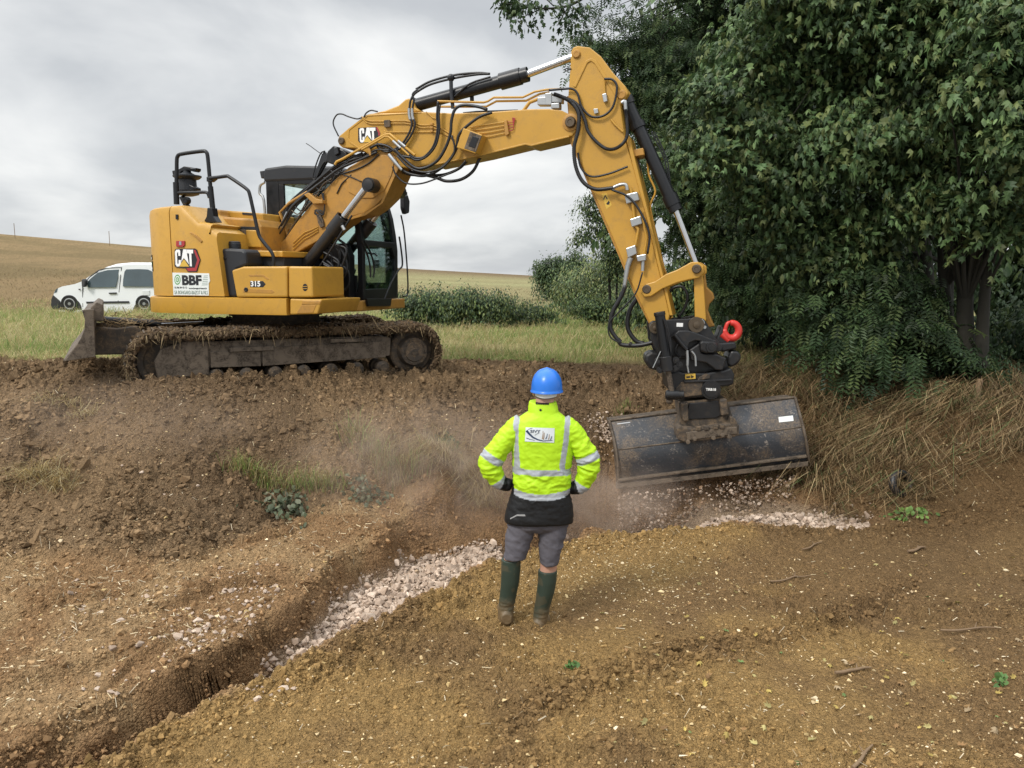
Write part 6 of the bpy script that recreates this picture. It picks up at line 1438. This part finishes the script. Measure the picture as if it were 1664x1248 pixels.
# old tyre half buried in the dry grass, broken stake beside it
c = at_z(1462, 832, .02); ty = MB(); g = float(ground_z(c.x, c.y)[0])
ty.loft([[(math.cos(a) * (.115 + .04 * math.cos(b)) , .045 * math.sin(b), math.sin(a) * (.115 + .04 * math.cos(b))) for b in np.linspace(0, 2 * math.pi, 13)[:-1]] for a in np.linspace(0, 2 * math.pi, 37)], caps=False)
o = ty.build('old_tyre', M['worn_black'], None, smooth=180); o.location = (c.x, c.y, g + .09); o.rotation_euler = (R(-20), 0, R(18)); tag(o, 'old black tyre half hidden by dry grass at the end of the gravel', 'tyre')
p0, p1, p2 = at(1582, 700, 9.1), at(1588, 640, 9.1), at(1592, 616, 9.15); g = float(ground_z(p0.x, 9.1)[0]) - .1
o = MB().tube([(0, 0, 0), (p1.x - p0.x, 0, p1.z - g), (p2.x - p0.x, .03, p2.z - g)], [.045, .04, .03], 10, 3).build('broken_stump', M['twig'], None, smooth=50); o.location = (p0.x, 9.1, g); tag(o, 'snapped pale stump standing in the dry grass under the maple', 'stump')
for k, (px, lab) in enumerate([(25, 'thin pole on the skyline at the far left'), (178, 'thin pole on the skyline above the white van')]):
    p = at(px, 392, 118); g = float(ground_z(p.x, 118)[0]); o = MB().cyl((0, 0, -.3), (0, 0, 2.2), .04, n=8).build('pole', M['twig'], None); o.location = (p.x, 118, g); tag(o, lab, 'pole', 'poles on the skyline')
# ================================================================ the man in the high visibility jacket
from mathutils.bvhtree import BVHTree
MY = 5.5
mf = at_z(851, 1012, 0.0); mg = float(ground_z(mf.x, MY)[0])
ROOT = Vector((mf.x, MY, mg))
man = empty('person', ROOT)
tag(man, 'man from behind in a yellow high visibility jacket, blue helmet, grey shorts and green boots', 'person')
PSC = 1.0
def pp(px, py, y=0.0): return at(px, py, MY + y) - ROOT
def remesh(mb, vox, smooth_it=2):
    me = bpy.data.meshes.new('t'); me.from_pydata(mb.v, [], mb.f); me.update()
    bm = bmesh.new(); bm.from_mesh(me); bmesh.ops.recalc_face_normals(bm, faces=bm.faces); bm.to_mesh(me); bm.free()
    o = bpy.data.objects.new('t', me); COL.objects.link(o)
    r = o.modifiers.new('r', 'REMESH'); r.mode = 'VOXEL'; r.voxel_size = vox
    s = o.modifiers.new('s', 'SMOOTH'); s.iterations = smooth_it; s.factor = .5
    bpy.context.view_layer.update()
    res = bpy.data.meshes.new_from_object(o.evaluated_get(bpy.context.evaluated_depsgraph_get()))
    bpy.data.objects.remove(o); bpy.data.meshes.remove(me)
    return res
def mesh_np(me):
    co = np.empty(len(me.vertices) * 3, np.float32); me.vertices.foreach_get('co', co)
    no = np.empty(len(me.vertices) * 3, np.float32); me.vertex_normals.foreach_get('vector', no)
    return co.reshape(-1, 3).astype(float), no.reshape(-1, 3).astype(float)
def put(name, me, mat, col=None, co=None, parent=None):
    if co is not None: me.vertices.foreach_set('co', co.astype(np.float32).ravel()); me.update()
    if col is not None:
        a = me.color_attributes.new('Col', 'FLOAT_COLOR', 'POINT'); c = np.ones((len(me.vertices), 4), np.float32); c[:, :3] = col; a.data.foreach_set('color', c.ravel())
    me.materials.clear(); me.materials.append(mat); me.shade_smooth(); me.name = name
    o = bpy.data.objects.new(name, me); COL.objects.link(o); o.parent = parent; return o
def ring(py, xl, xr, hd, yc=0.0, n=28, p=2.4, tilt=0.0):
    """Superellipse section: edges at pixel columns xl, xr, half depth hd; tilt drops the far side."""
    a, b = pp(xl, py, yc), pp(xr, py, yc); c = (a + b) / 2; w = (b - a).length / 2; o = []
    for k in range(n):
        t = 2 * math.pi * k / n; cs, sn = math.cos(t), math.sin(t)
        o.append(c + Vector((w * abs(cs) ** (2 / p) * (1 if cs >= 0 else -1), hd * abs(sn) ** (2 / p) * (1 if sn >= 0 else -1), -tilt * sn)))
    return o
SH = {-1: [(850, 690, 0), (836, 700, -.005), (812, 728, -.02), (796, 752, -.03)], 1: [(912, 690, 0), (927, 702, -.005), (946, 728, -.02), (957, 753, -.03)]}
FA = {-1: [(796, 752, -.03), (801, 768, -.03), (813, 783, -.02), (828, 788, .0)], 1: [(957, 753, -.03), (953, 772, -.03), (942, 790, -.02), (926, 793, .0)]}
# ---- body: one continuous skin ------------------------------------
b_ = MB()
b_.loft([ring(py, xl, xr, hd, yc) for py, xl, xr, hd, yc in ((850, 840, 916, .10, .01), (800, 848, 908, .095, .01), (760, 846, 914, .105, 0), (715, 842, 920, .11, 0), (690, 846, 916, .10, 0), (676, 862, 902, .075, .0), (662, 870, 900, .058, .005), (640, 871, 901, .056, .02))])
hc = pp(886, 627, .03)
b_.ball(hc, .1, 18, 14, (.78, .98, 1.16)); b_.ball(hc + Vector((0, .03, -.055)), .07, 14, 10, (.82, .95, 1.0))
b_.ball(hc + Vector((0, .105, -.025)), .016, 8, 6, (.8, 1.2, 1.5)); b_.ball(hc + Vector((0, .088, -.072)), .018, 8, 6, (1.3, .7, .5))
for s in (-1, 1):
    b_.ball(hc + Vector((s * .082, .0, -.042)), .030, 10, 8, (.34, .7, 1.15))
    b_.ball(hc + Vector((s * .032, .083, .0)), .014, 8, 6, (1, .6, .7))
    A = [pp(*q) for q in SH[s]] + [pp(*q) for q in FA[s][1:]]
    b_.tube(A, [.062, .055, .05, .046, .042, .036, .030, .027], 12, 4)
    w = pp(*FA[s][-1]); i = -s                                            # towards the body
    b_.ball(w + Vector((i * .022, .035, -.010)), .04, 12, 9, (.55, 1.1, .95))
    for k, (dz, L) in enumerate(((.024, .072), (.006, .08), (-.012, .074), (-.029, .058))):
        k0 = w + Vector((i * .03, .065, dz - .008)); b_.tube([k0, k0 + Vector((i * .016, .025, -.002)), k0 + Vector((i * .048, .040, -.006)), k0 + Vector((i * (.048 + L * .45), .046, -.012))], [.0105, .0100, .0092, .007], 8, 3)
    t0 = w + Vector((i * .016, .018, .022)); b_.tube([t0, t0 + Vector((i * .022, -.016, .016)), t0 + Vector((i * .044, -.024, .010)), t0 + Vector((i * .060, -.028, .0))], [.0135, .0125, .0115, .008], 8, 3)
LEG = {-1: [(855, 838, .0, .085), (843, 870, .0, .078), (834, 900, -.01, .062), (829, 930, -.01, .058), (825, 965, .0, .048), (822, 990, .0, .038), (822, 1002, .02, .036)],
       1: [(898, 840, .0, .085), (896, 872, .0, .078), (892, 915, -.01, .062), (888, 945, -.01, .058), (882, 980, .0, .048), (878, 1004, .0, .038), (878, 1014, .02, .036)]}
for s in (-1, 1): b_.tube([pp(x, y, d) for x, y, d, r in LEG[s]], [q[3] for q in LEG[s]], 14, 4)
me = remesh(b_, .0055, 2); co, no = mesh_np(me)
hz_ = pp(886, 660).z
base = np.tile(np.array([.47, .265, .19]), (len(co), 1)) * (1 + .12 * (fbm(co[:, 0] * 25 + 5, co[:, 2] * 25, 3, 301) - .5))[:, None]
hair = (co[:, 2] > hc.z - .085) & (co[:, 1] < hc.y + .02) & (np.abs(co[:, 0] - hc.x) < .074) | (co[:, 2] > hc.z + .03)
base[hair & (co[:, 2] > hz_)] = np.array([.16, .115, .095])
M['skin'] = attr_mat('skin', .5, spec=.4, bmp=.1, bscale=200)
put('body', me, M['skin'], base, None, man)
# ---- jacket ------------------------------------------------------
j = MB()
TR = [(846, 821.5, 930, .150, .0, .012), (838, 822, 930, .152, .0, .01), (815, 828, 928, .148, 0, .008), (800, 833, 924, .142, 0, .006), (785, 834, 925, .140, 0, 0), (765, 835, 927, .138, 0, 0), (740, 833, 929, .138, 0, 0), (712, 832.5, 930, .135, 0, 0), (692, 834, 928, .122, 0, 0), (681, 841, 922, .108, .0, 0), (674, 851, 914, .092, .0, 0), (669, 859, 907, .084, .0, 0), (661, 858.5, 906, .080, .004, -.004), (652, 860, 904, .076, .008, -.006)]
j.loft([ring(py, xl, xr, hd, yc, 32, 2.5, tl_) for py, xl, xr, hd, yc, tl_ in TR])
for s in (-1, 1):
    A = [pp(*q) for q in SH[s]] + [pp(*q) for q in FA[s][1:]]; A[-1] = A[-1].lerp(A[-2], -.02)
    j.tube(A, [.084, .082, .075, .071, .070, .063, .056, .048, .038], 18, 5)
jm = remesh(j, .0062, 3); co, no = mesh_np(jm)
# which limb a vertex belongs to, and how far along it lies
def along(co, path):
    P = np.array([p[:] for p in path]); best = np.full(len(co), 9.0); s_ = np.zeros(len(co)); acc = 0
    for a, b in zip(P[:-1], P[1:]):
        e = b - a; L = np.linalg.norm(e); t = np.clip((co - a) @ e / (L * L), 0, 1); d = np.linalg.norm(co - a - t[:, None] * e, axis=1)
        k = d < best; best[k] = d[k]; s_[k] = (acc + t * L)[k]; acc += L
    return best, s_, acc
zof = lambda py: pp(880, py).z
arm = np.zeros(len(co), bool); sA = np.zeros(len(co)); LA = np.ones(len(co)); EA = np.zeros(len(co))
for s in (-1, 1):
    A = [pp(*q) for q in SH[s]] + [pp(*q) for q in FA[s][1:]]
    d, t, L = along(co, A); eL = sum((A[i + 1] - A[i]).length for i in range(3))
    edge = pp(834 if s < 0 else 928, 720).x
    k = (d < .105) & ((co[:, 0] - edge) * s > -.012 + .25 * np.maximum(0, zof(700) - co[:, 2]) * 0) & (co[:, 2] < zof(684)) & (t > .07)
    arm |= k; sA[k] = t[k]; LA[k] = L; EA[k] = eL
# folds
x, y, z_ = co.T
f1 = fbm(x * 9 + 2.2 * z_ * 6, z_ * 16 - x * 7, 4, 311); f2 = fbm(x * 22, z_ * 30 + x * 12, 3, 321); f3 = fbm(x * 5, z_ * 28, 3, 331)
amp = np.where(arm, .9 + .9 * np.exp(-((sA - EA) / .10) ** 2), .45 + 1.1 * np.exp(-((z_ - zof(778)) / .10) ** 2))
ridge = lambda v: 1 - np.abs(2 * v - 1) * 2
f4 = fbm((x + z_ * .8) * 13, (z_ - x * .8) * 4.5, 3, 345); disp = 1.2 * amp * (.010 * ridge(f1) * .6 + .004 * (f2 - .5) + .008 * np.where(arm, ridge(fbm(sA * 20 + y * 9, x * 7 + y * 12, 3, 341)), ridge(f4)) * .6)
disp *= np.clip((zof(655) - z_) / .05, .15, 1)
black0 = (~arm) & (z_ < zof(803) + .012 * np.cos((x - pp(879, 800).x) * 9) * -1 + .02 * ((x - pp(879, 800).x) / .2) ** 2)
co2 = co + no * (disp + np.where((~arm) & (z_ < zof(801)), .006, 0))[:, None]
YEL, SIL, BLK = np.array([.42, .68, .012]), np.array([.34, .36, .39]), np.array([.008, .0085, .0095])
colj = np.tile(YEL, (len(co), 1)) * (1 + .08 * (f1 - .5))[:, None]
xp = 832 + x * 0                                                        # back-projected pixel column on the plane of the back
dyp = MY + y; wx_ = (x + ROOT.x)
def pxy(X, Y, Z):
    v = np.stack([X, Y, Z - CAMZ], -1); c, s = math.cos(PITCH), math.sin(PITCH)
    dep = v[:, 1] * c - v[:, 2] * s; upc = v[:, 1] * s + v[:, 2] * c
    return 832 + FPX * v[:, 0] / dep, 624 - FPX * upc / dep
# the stripes are sewn in body space: measured once as x / z curves on the torso
cx = pp(880, 740).x
def curve(pts): q = [pp(a, b) for a, b in pts]; return [p.z for p in q][::-1], [p.x for p in q][::-1]
for pts in ([(841, 672), (838.5, 690), (838.5, 715), (840, 740), (842, 760)], [(922.5, 674), (920, 690), (918, 710), (914, 735), (911, 752), (914, 764)]):
    zz, xx = curve(pts); xc = np.interp(z_, zz, xx); k = (~arm) & (np.abs(x - xc) < .0195) & (z_ > zof(766)); colj[k] = SIL
b1 = zof(761) - .045 * (x - cx) * .6; k = (~arm) & (np.abs(z_ - b1) < .021); colj[k] = SIL
sag = .030 * (1 - ((x - cx) / .2) ** 2); lo = zof(789) - sag; k = (~arm) & (z_ < lo + .005) & (z_ > lo - .042); colj[k] = SIL
colj[(~arm) & (z_ <= lo - .042)] = BLK
k = arm & (sA > EA - .065) & (sA < EA - .012); colj[k] = SIL
k = arm & (sA > LA - .105) & (sA < LA - .068); colj[k] = SIL
k = arm & (sA >= LA - .068); colj[k] = BLK
M['jacket'] = attr_mat('coated fabric', .55, spec=.35, bmp=.15, bscale=220)
jk = put('jacket', jm, M['jacket'], colj, co2, man)
jbvh = BVHTree.FromPolygons([tuple(v) for v in co2], [tuple(p.vertices) for p in jm.polygons])
def onback(px, py, off):
    o = at(px, py, MY - 1.0) - ROOT; d = ray(px, py).normalized(); h = jbvh.ray_cast(o, d, 3.0)
    p = h[0] if h[0] is not None else pp(px, py, -.14)
    return p - d * off
def patch(name, poly_rows, mat, off, parent=jk):
    """Grid of pixel rows [(px,py),...] laid on the jacket."""
    V = [onback(a, b, off) for row in poly_rows for a, b in row]; w = len(poly_rows[0])
    F = [(r * w + c, (r + 1) * w + c, (r + 1) * w + c + 1, r * w + c + 1) for r in range(len(poly_rows) - 1) for c in range(w - 1)]
    m = MB(); m.add(V, F); return m.build(name, mat, parent, smooth=180)
Z6 = lambda q: (770 + q[0] / 5.673, 590 + q[1] / 5.673)
def quad(c0, c1, c2, c3, nx=10, ny=6):
    return [[Z6(((c0[0] * (1 - u) + c1[0] * u) * (1 - v) + (c3[0] * (1 - u) + c2[0] * u) * v, (c0[1] * (1 - u) + c1[1] * u) * (1 - v) + (c3[1] * (1 - u) + c2[1] * u) * v)) for u in np.linspace(0, 1, nx)] for v in np.linspace(0, 1, ny)]
patch('back_badge', quad((478, 592), (745, 600), (740, 735), (470, 722)), plain('badge fabric', (.60, .64, .66)), .004)
def strip(path, w0, w1): 
    rows = []
    for k, (a, b) in enumerate(path):
        t = k / (len(path) - 1); w = w0 + (w1 - w0) * t; i, j2 = max(k - 1, 0), min(k + 1, len(path) - 1); dx, dy = path[j2][0] - path[i][0], path[j2][1] - path[i][1]; L = math.hypot(dx, dy); rows.append([Z6((a - dy / L * w, b + dx / L * w)), Z6((a + dy / L * w, b - dx / L * w))])
    return rows
navy = plain('navy print', (.012, .035, .085)); tan = plain('tan print', (.30, .19, .10)); grey = plain('grey print', (.25, .27, .28))
patch('badge_print', strip([(485, 622), (510, 652), (545, 685), (590, 706), (640, 718), (725, 712)], 11, 2), navy, .0065)
patch('badge_print', strip([(482, 690), (515, 702), (560, 712)], 3, 2), navy, .0065)
patch('badge_print', strip([(500, 612), (520, 604), (540, 600)], 2, 2), navy, .0065)
for a, mt in (((638, 625, 630, 700), tan), ((650, 640, 640, 705), tan), ((678, 650, 662, 702), navy), ((695, 655, 688, 705), tan), ((718, 672, 706, 706), navy), ((560, 665, 600, 640), grey)):
    patch('badge_print', strip([(a[0], a[1]), ((a[0] + a[2]) / 2 + 3, (a[1] + a[3]) / 2), (a[2], a[3])], 2, 4), mt, .0065)
def print_text(body, x0, y0, x1, hgt, mat, name='badge_lettering'):
    o, w = text_part(name, body, (0, 0, 0), (1, 0, 0), (0, 0, 1), 1.0, mat, jk, bold=.02, depth=0)
    for v in o.data.vertices:
        v.co = onback(*Z6((x0 + (x1 - x0) * v.co.x / w, y0 - hgt * v.co.z)), .0068)
print_text('SIVY', 520, 642, 615, 26, navy)
patch('collar_label', quad((570, 357), (695, 360), (693, 384), (570, 380), 8, 3), M['black_ink'], .004)
pc = onback(*Z6((614, 432)), .004); MB().lathe(pc + Vector((0, .004, 0)), (0, -1, 0), [(0, .008), (.006, .008), (.008, .004)], 12).build('press_stud', M['black_ink'], jk)
patch('stain', strip([(505, 1232), (530, 1238), (560, 1228)], 2, 3) if False else [[(829, 842), (829, 844)], [(840, 836), (840, 838.5)], [(853, 836), (854, 839)]], plain('pale scuff', (.3, .3, .3)), .004)
# ---- shorts -----------------------------------------------------------
s_ = MB()
s_.loft([ring(py, xl, xr, hd, yc) for py, xl, xr, hd, yc in ((815, 832, 924, .13, 0), (838, 828, 926, .135, 0), (852, 825, 923, .128, 0), (860, 826, 920, .10, 0))])
s_.loft([ring(py, xl, xr, hd, yc) for py, xl, xr, hd, yc in ((835, 832, 876, .11, 0), (860, 823.5, 869, .108, 0), (884, 821, 862, .098, -.005), (898, 820, 857, .092, -.01), (905, 819.5, 855, .090, -.01))])
s_.loft([ring(py, xl, xr, hd, yc) for py, xl, xr, hd, yc in ((835, 872, 920, .11, 0), (860, 875, 921, .108, 0), (884, 875.5, 915, .098, -.005), (902, 877, 909, .090, -.01), (914, 877.5, 906, .086, -.01))])
sm = remesh(s_, .007, 2); co, no = mesh_np(sm); x, y, z_ = co.T
d = .010 * ridge(fbm(x * 12 + z_ * 6, z_ * 13, 3, 351)) * .6 + .006 * (fbm(x * 30, z_ * 40, 3, 361) - .5)
cs_ = np.tile(np.array([.105, .100, .115]), (len(co), 1)) * (1 + .5 * (fbm(x * 14, z_ * 14, 4, 371) - .5))[:, None]
put('shorts', sm, attr_mat('shorts cloth', .85, spec=.2, bmp=.3, bscale=350), cs_, co + no * d[:, None], man)
# ---- rubber boots ----------------------------------------------------
M['boot'] = attr_mat('boot rubber', .5, spec=.4, bmp=.2, bscale=60)
BT = {-1: ([(908, 814.5, 846.5, .072, -.01), (925, 814.5, 846, .072, -.01), (945, 814, 844, .068, -.008), (968, 812, 839, .060, .0), (984, 810.5, 835, .055, .0), (994, 809.5, 834, .058, .005), (1003, 809.5, 834, .062, .01), (1009, 809.5, 835, .062, .01)], (822, 1004), (-.10, 1.0)),
      1: ([(926, 874.5, 905.5, .072, -.01), (943, 874, 904.5, .072, -.01), (962, 872, 901, .068, -.008), (984, 869, 894, .060, .0), (1000, 867, 890, .055, .0), (1010, 866, 889, .058, .005), (1018, 864.5, 890, .062, .01), (1023, 864, 891, .062, .01)], (878, 1018), (.50, .87))}
for s in (-1, 1):
    rr, fpx, dr = BT[s]; m = MB(); m.loft([ring(*q, n=24, p=2.1) for q in rr])
    f0 = pp(*fpx, .0); dv = Vector((dr[0], dr[1], 0)).normalized(); sv = Vector((dv.y, -dv.x, 0)); fz = pp(*( (822, 1009) if s < 0 else (878, 1023))).z
    rings_ = []
    for t, w, h in ((-.07, .040, .085), (-.02, .046, .12), (.05, .046, .105), (.12, .050, .085), (.18, .050, .070), (.225, .038, .055), (.245, .018, .040)):
        c = f0 + dv * t; rings_.append([Vector((c.x, c.y, fz)) + sv * (w * math.cos(a)) + Vector((0, 0, h / 2 + h / 2 * math.sin(a))) for a in np.linspace(0, 2 * math.pi, 15)[:-1]])
    m.loft(rings_)
    bmsh = remesh(m, .006, 2); co, no = mesh_np(bmsh); x, y, z_ = co.T
    hgt = z_ - fz; mud = np.clip(sstep(.22, .03, hgt + .14 * (fbm(x * 20, z_ * 20, 4, 381) - .5)) + .25 * (fbm(x * 9, z_ * 12, 3, 385) > .58), 0, 1)
    c = np.array([.030, .046, .034]) + (np.array([.155, .105, .055]) - np.array([.030, .046, .034])) * mud[:, None]
    cr_ = .004 * ridge(fbm(x * 8, hgt * 40, 3, 391)) * np.exp(-((hgt - .13) / .06) ** 2)
    put('boot', bmsh, M['boot'], c, co + no * (cr_ + .006 * mud * (fbm(x * 60, y * 60 + z_ * 60, 3, 395) - .3))[:, None], man)
    bt = bpy.data.objects[-1] if False else None
# ---- helmet --------------------------------------------------------
hl = MB(); rr = []
hcx = pp(888.5, 634, .03); top = pp(887, 597.5, .03).z; H0 = top - hcx.z
for k in range(13):
    t = k / 12; q = math.sqrt(max(0, 1 - t ** 2.6)); zz = hcx.z + H0 * t
    n = 40; rg = []
    for i in range(n):
        a = 2 * math.pi * i / n; rx, ry = .110, .138
        rid = 1 + .0 * math.cos(a); rg.append(Vector((hcx.x + rx * q * math.cos(a) * rid + .0, hcx.y + ry * q * math.sin(a), zz + .004 * math.exp(-(math.cos(a) * q * 4) ** 2) * t)))
    rr.append(rg)
lip = [[Vector((hcx.x + (p.x - hcx.x) * k, hcx.y + (p.y - hcx.y) * k + (0 if p.y < hcx.y + .05 else .0), hcx.z + dz - (.012 if p.y > hcx.y + .1 else 0))) for p in rr[0]] for k, dz in ((.93, -.002), (1.055, -.010), (1.06, -.004), (1.0, .003))]
hl.loft(lip[:3] + [lip[3]] + rr[1:])
m_ = hl.build('helmet', plain('blue helmet plastic', (.018, .16, .62), .32, .5), man, smooth=60)
peak = [[Vector((hcx.x + .095 * math.sin(a) * k, hcx.y + .11 + (.07 * math.cos(a)) * k + .02, hcx.z - .008 - .012 * k - dz)) for a in np.linspace(-1.4, 1.4, 12)] for k, dz in ((.75, 0), (1.05, 0))]
pk = MB(); V = peak[0] + peak[1] + [p - Vector((0, 0, .005)) for p in peak[0]] + [p - Vector((0, 0, .005)) for p in peak[1]]; n = 12
pk.add(V, [(i, i + 1, n + i + 1, n + i) for i in range(n - 1)] + [(2 * n + i, 3 * n + i, 3 * n + i + 1, 2 * n + i + 1) for i in range(n - 1)] + [(n + i, n + i + 1, 3 * n + i + 1, 3 * n + i) for i in range(n - 1)])
pk.build('peak', plain('blue helmet plastic', (.018, .16, .62), .32, .5), m_)
hb = MB(); A = np.linspace(R(200), R(318), 16)
hb.loft([[Vector((hcx.x + .090 * math.cos(a) * k, hcx.y - .005 + .112 * math.sin(a) * k, hcx.z + .004 - dz * (1 + .35 * math.sin((a - R(200)) / R(118) * math.pi)))) for k, dz in ((1, 0), (1.0, .034), (.93, .034), (.93, 0))] for a in A])
hb.build('headband', plain('white harness', (.68, .68, .66)), m_, smooth=50)
clp = pp(911, 630, .0); MB().box(clp, (.018, .03, .022)).build('helmet_clip', plain('blue helmet plastic', (.018, .16, .62), .32, .5), m_, bevel=.004)
for o in [q for q in bpy.data.objects if q.name == 'boot' or q.name.startswith('boot.')]: o.parent = man

# ================================================================ white van
VY = 28.0
vg = float(ground_z(at(160, 500, VY).x, VY)[0])
VF = Frame((at(165, 500, VY).x, VY, vg), 0.0)
van = empty('parked_van', VF.c); tag(van, 'small white panel van parked in the grass behind the excavator', 'van')
Zv = lambda q: z(0, 360, 4.457, q)
def vx(pts, y=0.0): return xz(VF, Zv(pts), -y)
white = paint('white car paint', (.74, .76, .77), .25, var=.03, dirt=(.42, .37, .28), dirt_amt=.25, spec=.6)
blk = paint('black bumper', (.022, .023, .025), .6, var=.2)
dglass = paint('dark car glass', (.05, .075, .085), .06, var=.5, scale=1.2, dirt_amt=0, spec=1.0)
BODY = [(383, 560), (392, 512), (410, 488), (450, 470), (540, 453), (598, 430), (640, 396), (690, 358), (745, 328), (820, 305), (920, 295), (1140, 296), (1330, 304), (1392, 330), (1405, 420), (1410, 560), (1405, 662), (760, 664), (430, 655)]
bm_ = MB(); side_ = vx(BODY)
zb_ = vx([(600, 470)])[0][1]
def inset(pts, k): return [(x_ , z__) if z__ < zb_ else (x_ + (0 if x_ > vx([(700, 400)])[0][0] else .0), z__) for x_, z__ in pts]
rings_ = []
for yy, cut in ((.0, .60), (.02, .50), (.10, .16), (.16, .03), (.3, 0), (1.5, 0), (1.64, .03), (1.70, .16), (1.78, .50), (1.80, .60)):
    rings_.append([Vector((x_, (yy if z__ < zb_ else yy + (.13 * (z__ - zb_) / .75 if yy < .9 else -.13 * (z__ - zb_) / .75)), z__ - (cut * .12 if z__ > zb_ + .5 else 0))) for x_, z__ in side_])
bm_.loft(rings_)
body = bm_.build('body', white, van, smooth=40)
def vslab(name, pts, mat, y0=-.006, y1=.05, parent=van, bevel=0, inset_=True):
    q = vx(pts); m = MB(); f = lambda yy: [Vector((a, yy + (max(0, .13 * (b - zb_) / .75) if inset_ else 0), b)) for a, b in q]
    m.loft([f(y0), f(y1)]); return m.build(name, mat, parent, bevel)
vslab('front_window', [(640, 478), (628, 448), (648, 415), (700, 370), (770, 351), (851, 347), (846, 420), (836, 476)], dglass)
vslab('rear_window', [(890, 470), (888, 420), (893, 362), (905, 346), (1000, 344), (1062, 347), (1108, 368), (1130, 405), (1128, 448), (1105, 472)], dglass)
for q in ([(866, 330), (871, 330), (858, 580), (853, 580)], [(592, 440), (596, 440), (602, 620), (598, 620)], [(618, 430), (640, 400), (700, 352), (760, 334), (862, 330), (862, 335), (762, 339), (704, 357), (644, 405), (622, 436)]): vslab('door_gap', q, blk, -.004)
mo = vslab('side_moulding', [(625, 580), (935, 576), (938, 590), (630, 594)], blk, -.03)
vslab('door_handle', [(790, 515), (843, 513), (843, 523), (792, 524)], blk, -.03)
vslab('fuel_flap', [(1030, 503), (1080, 500), (1083, 532), (1034, 535)], paint('flap paint', (.66, .68, .69), .3, var=.02), -.003)
vslab('indicator', [(569, 488), (577, 487), (578, 495), (570, 496)], blk, -.008)
vslab('front_bumper', [(372, 560), (384, 530), (440, 578), (432, 640), (380, 634), (368, 605)], blk, -.02, 1.82, bevel=.03)
vslab('headlamp', [(392, 520), (402, 494), (420, 482), (412, 512)], dglass, -.006, .3)
vslab('mirror', [(605, 420), (625, 414), (638, 430), (632, 474), (612, 472)], blk, -.20, -.02, bevel=.03)
for cx_, cy_ in ((507, 640), (1048, 656)):
    a = [(cx_ + 86 * math.cos(t), cy_ - 88 * math.sin(t)) for t in np.linspace(0, math.pi, 18)]; vslab('wheel_arch', a, blk, -.004)
    c = VF.t(*Zv([(cx_, cy_ + 4)])[0], 0.0); c.z = max(c.z, .30)
    w = MB().lathe(c + Vector((0, .2, 0)), (0, -1, 0), [(0, .30), (.2, .31), (.215, .29), (.21, .21)], 24).build('wheel', M['rubber'], van, smooth=40)
    MB().lathe(c + Vector((0, .1, 0)), (0, -1, 0), [(0, .2), (.11, .2), (.115, .17), (.10, .15), (.10, .06), (.12, .05), (.12, .01)], 20).build('hub_cap', M['steel'], w, smooth=40)
# ================================================================ stone dust drifting from the trench
def dust_cloud(c, r, dens, seed, name='dust_cloud'):
    m = MB().ball((0, 0, 0), 1.0, 24, 16, r); mt = bpy.data.materials.new('stone dust'); mt.use_nodes = True; t = mt.node_tree; t.nodes.clear()
    o_ = nd(t, 'ShaderNodeOutputMaterial'); v = nd(t, 'ShaderNodeVolumePrincipled'); v.inputs['Color'].default_value = (.87, .72, .60, 1); v.inputs['Anisotropy'].default_value = .2
    c_ = coords(t); mp_ = nd(t, 'ShaderNodeMapping'); mp_.inputs['Scale'].default_value = tuple(1 / q for q in r); t.links.new(c_, mp_.inputs[0])
    ln = nd(t, 'ShaderNodeVectorMath', operation='LENGTH'); t.links.new(mp_.outputs[0], ln.inputs[0])
    mp2 = nd(t, 'ShaderNodeMapping'); mp2.inputs['Location'].default_value = (seed, seed * 2, 0); t.links.new(c_, mp2.inputs[0])
    n = noise(t, mp2.outputs[0], 1.9, 5, .62, 1.4)
    fall = nd(t, 'ShaderNodeMapRange', interpolation_type='SMOOTHSTEP'); t.links.new(ln.outputs['Value'], fall.inputs[0]); fall.inputs[1].default_value = 1.0; fall.inputs[2].default_value = .1
    d = math_(t, 'MULTIPLY', math_(t, 'MULTIPLY', fall.outputs[0], ramp(t, n, .40, .68)), dens)
    t.links.new(d, v.inputs['Density']); t.links.new(v.outputs[0], o_.inputs['Volume'])
    o = m.build(name, mt, None); o.location = c; return tag(o, kind='stuff')
dust_cloud(tuple(at(960, 815, 8.2)), (1.6, .85, .50), 1.9, 1.3)
dust_cloud(tuple(at(700, 760, 7.5)), (1.7, 1.0, .85), 1.15, 4.1)
dust_cloud(tuple(at(190, 690, 7.4)), (2.2, .9, .55), .35, 8.4)
scene.cycles.volume_step_rate = 2.0
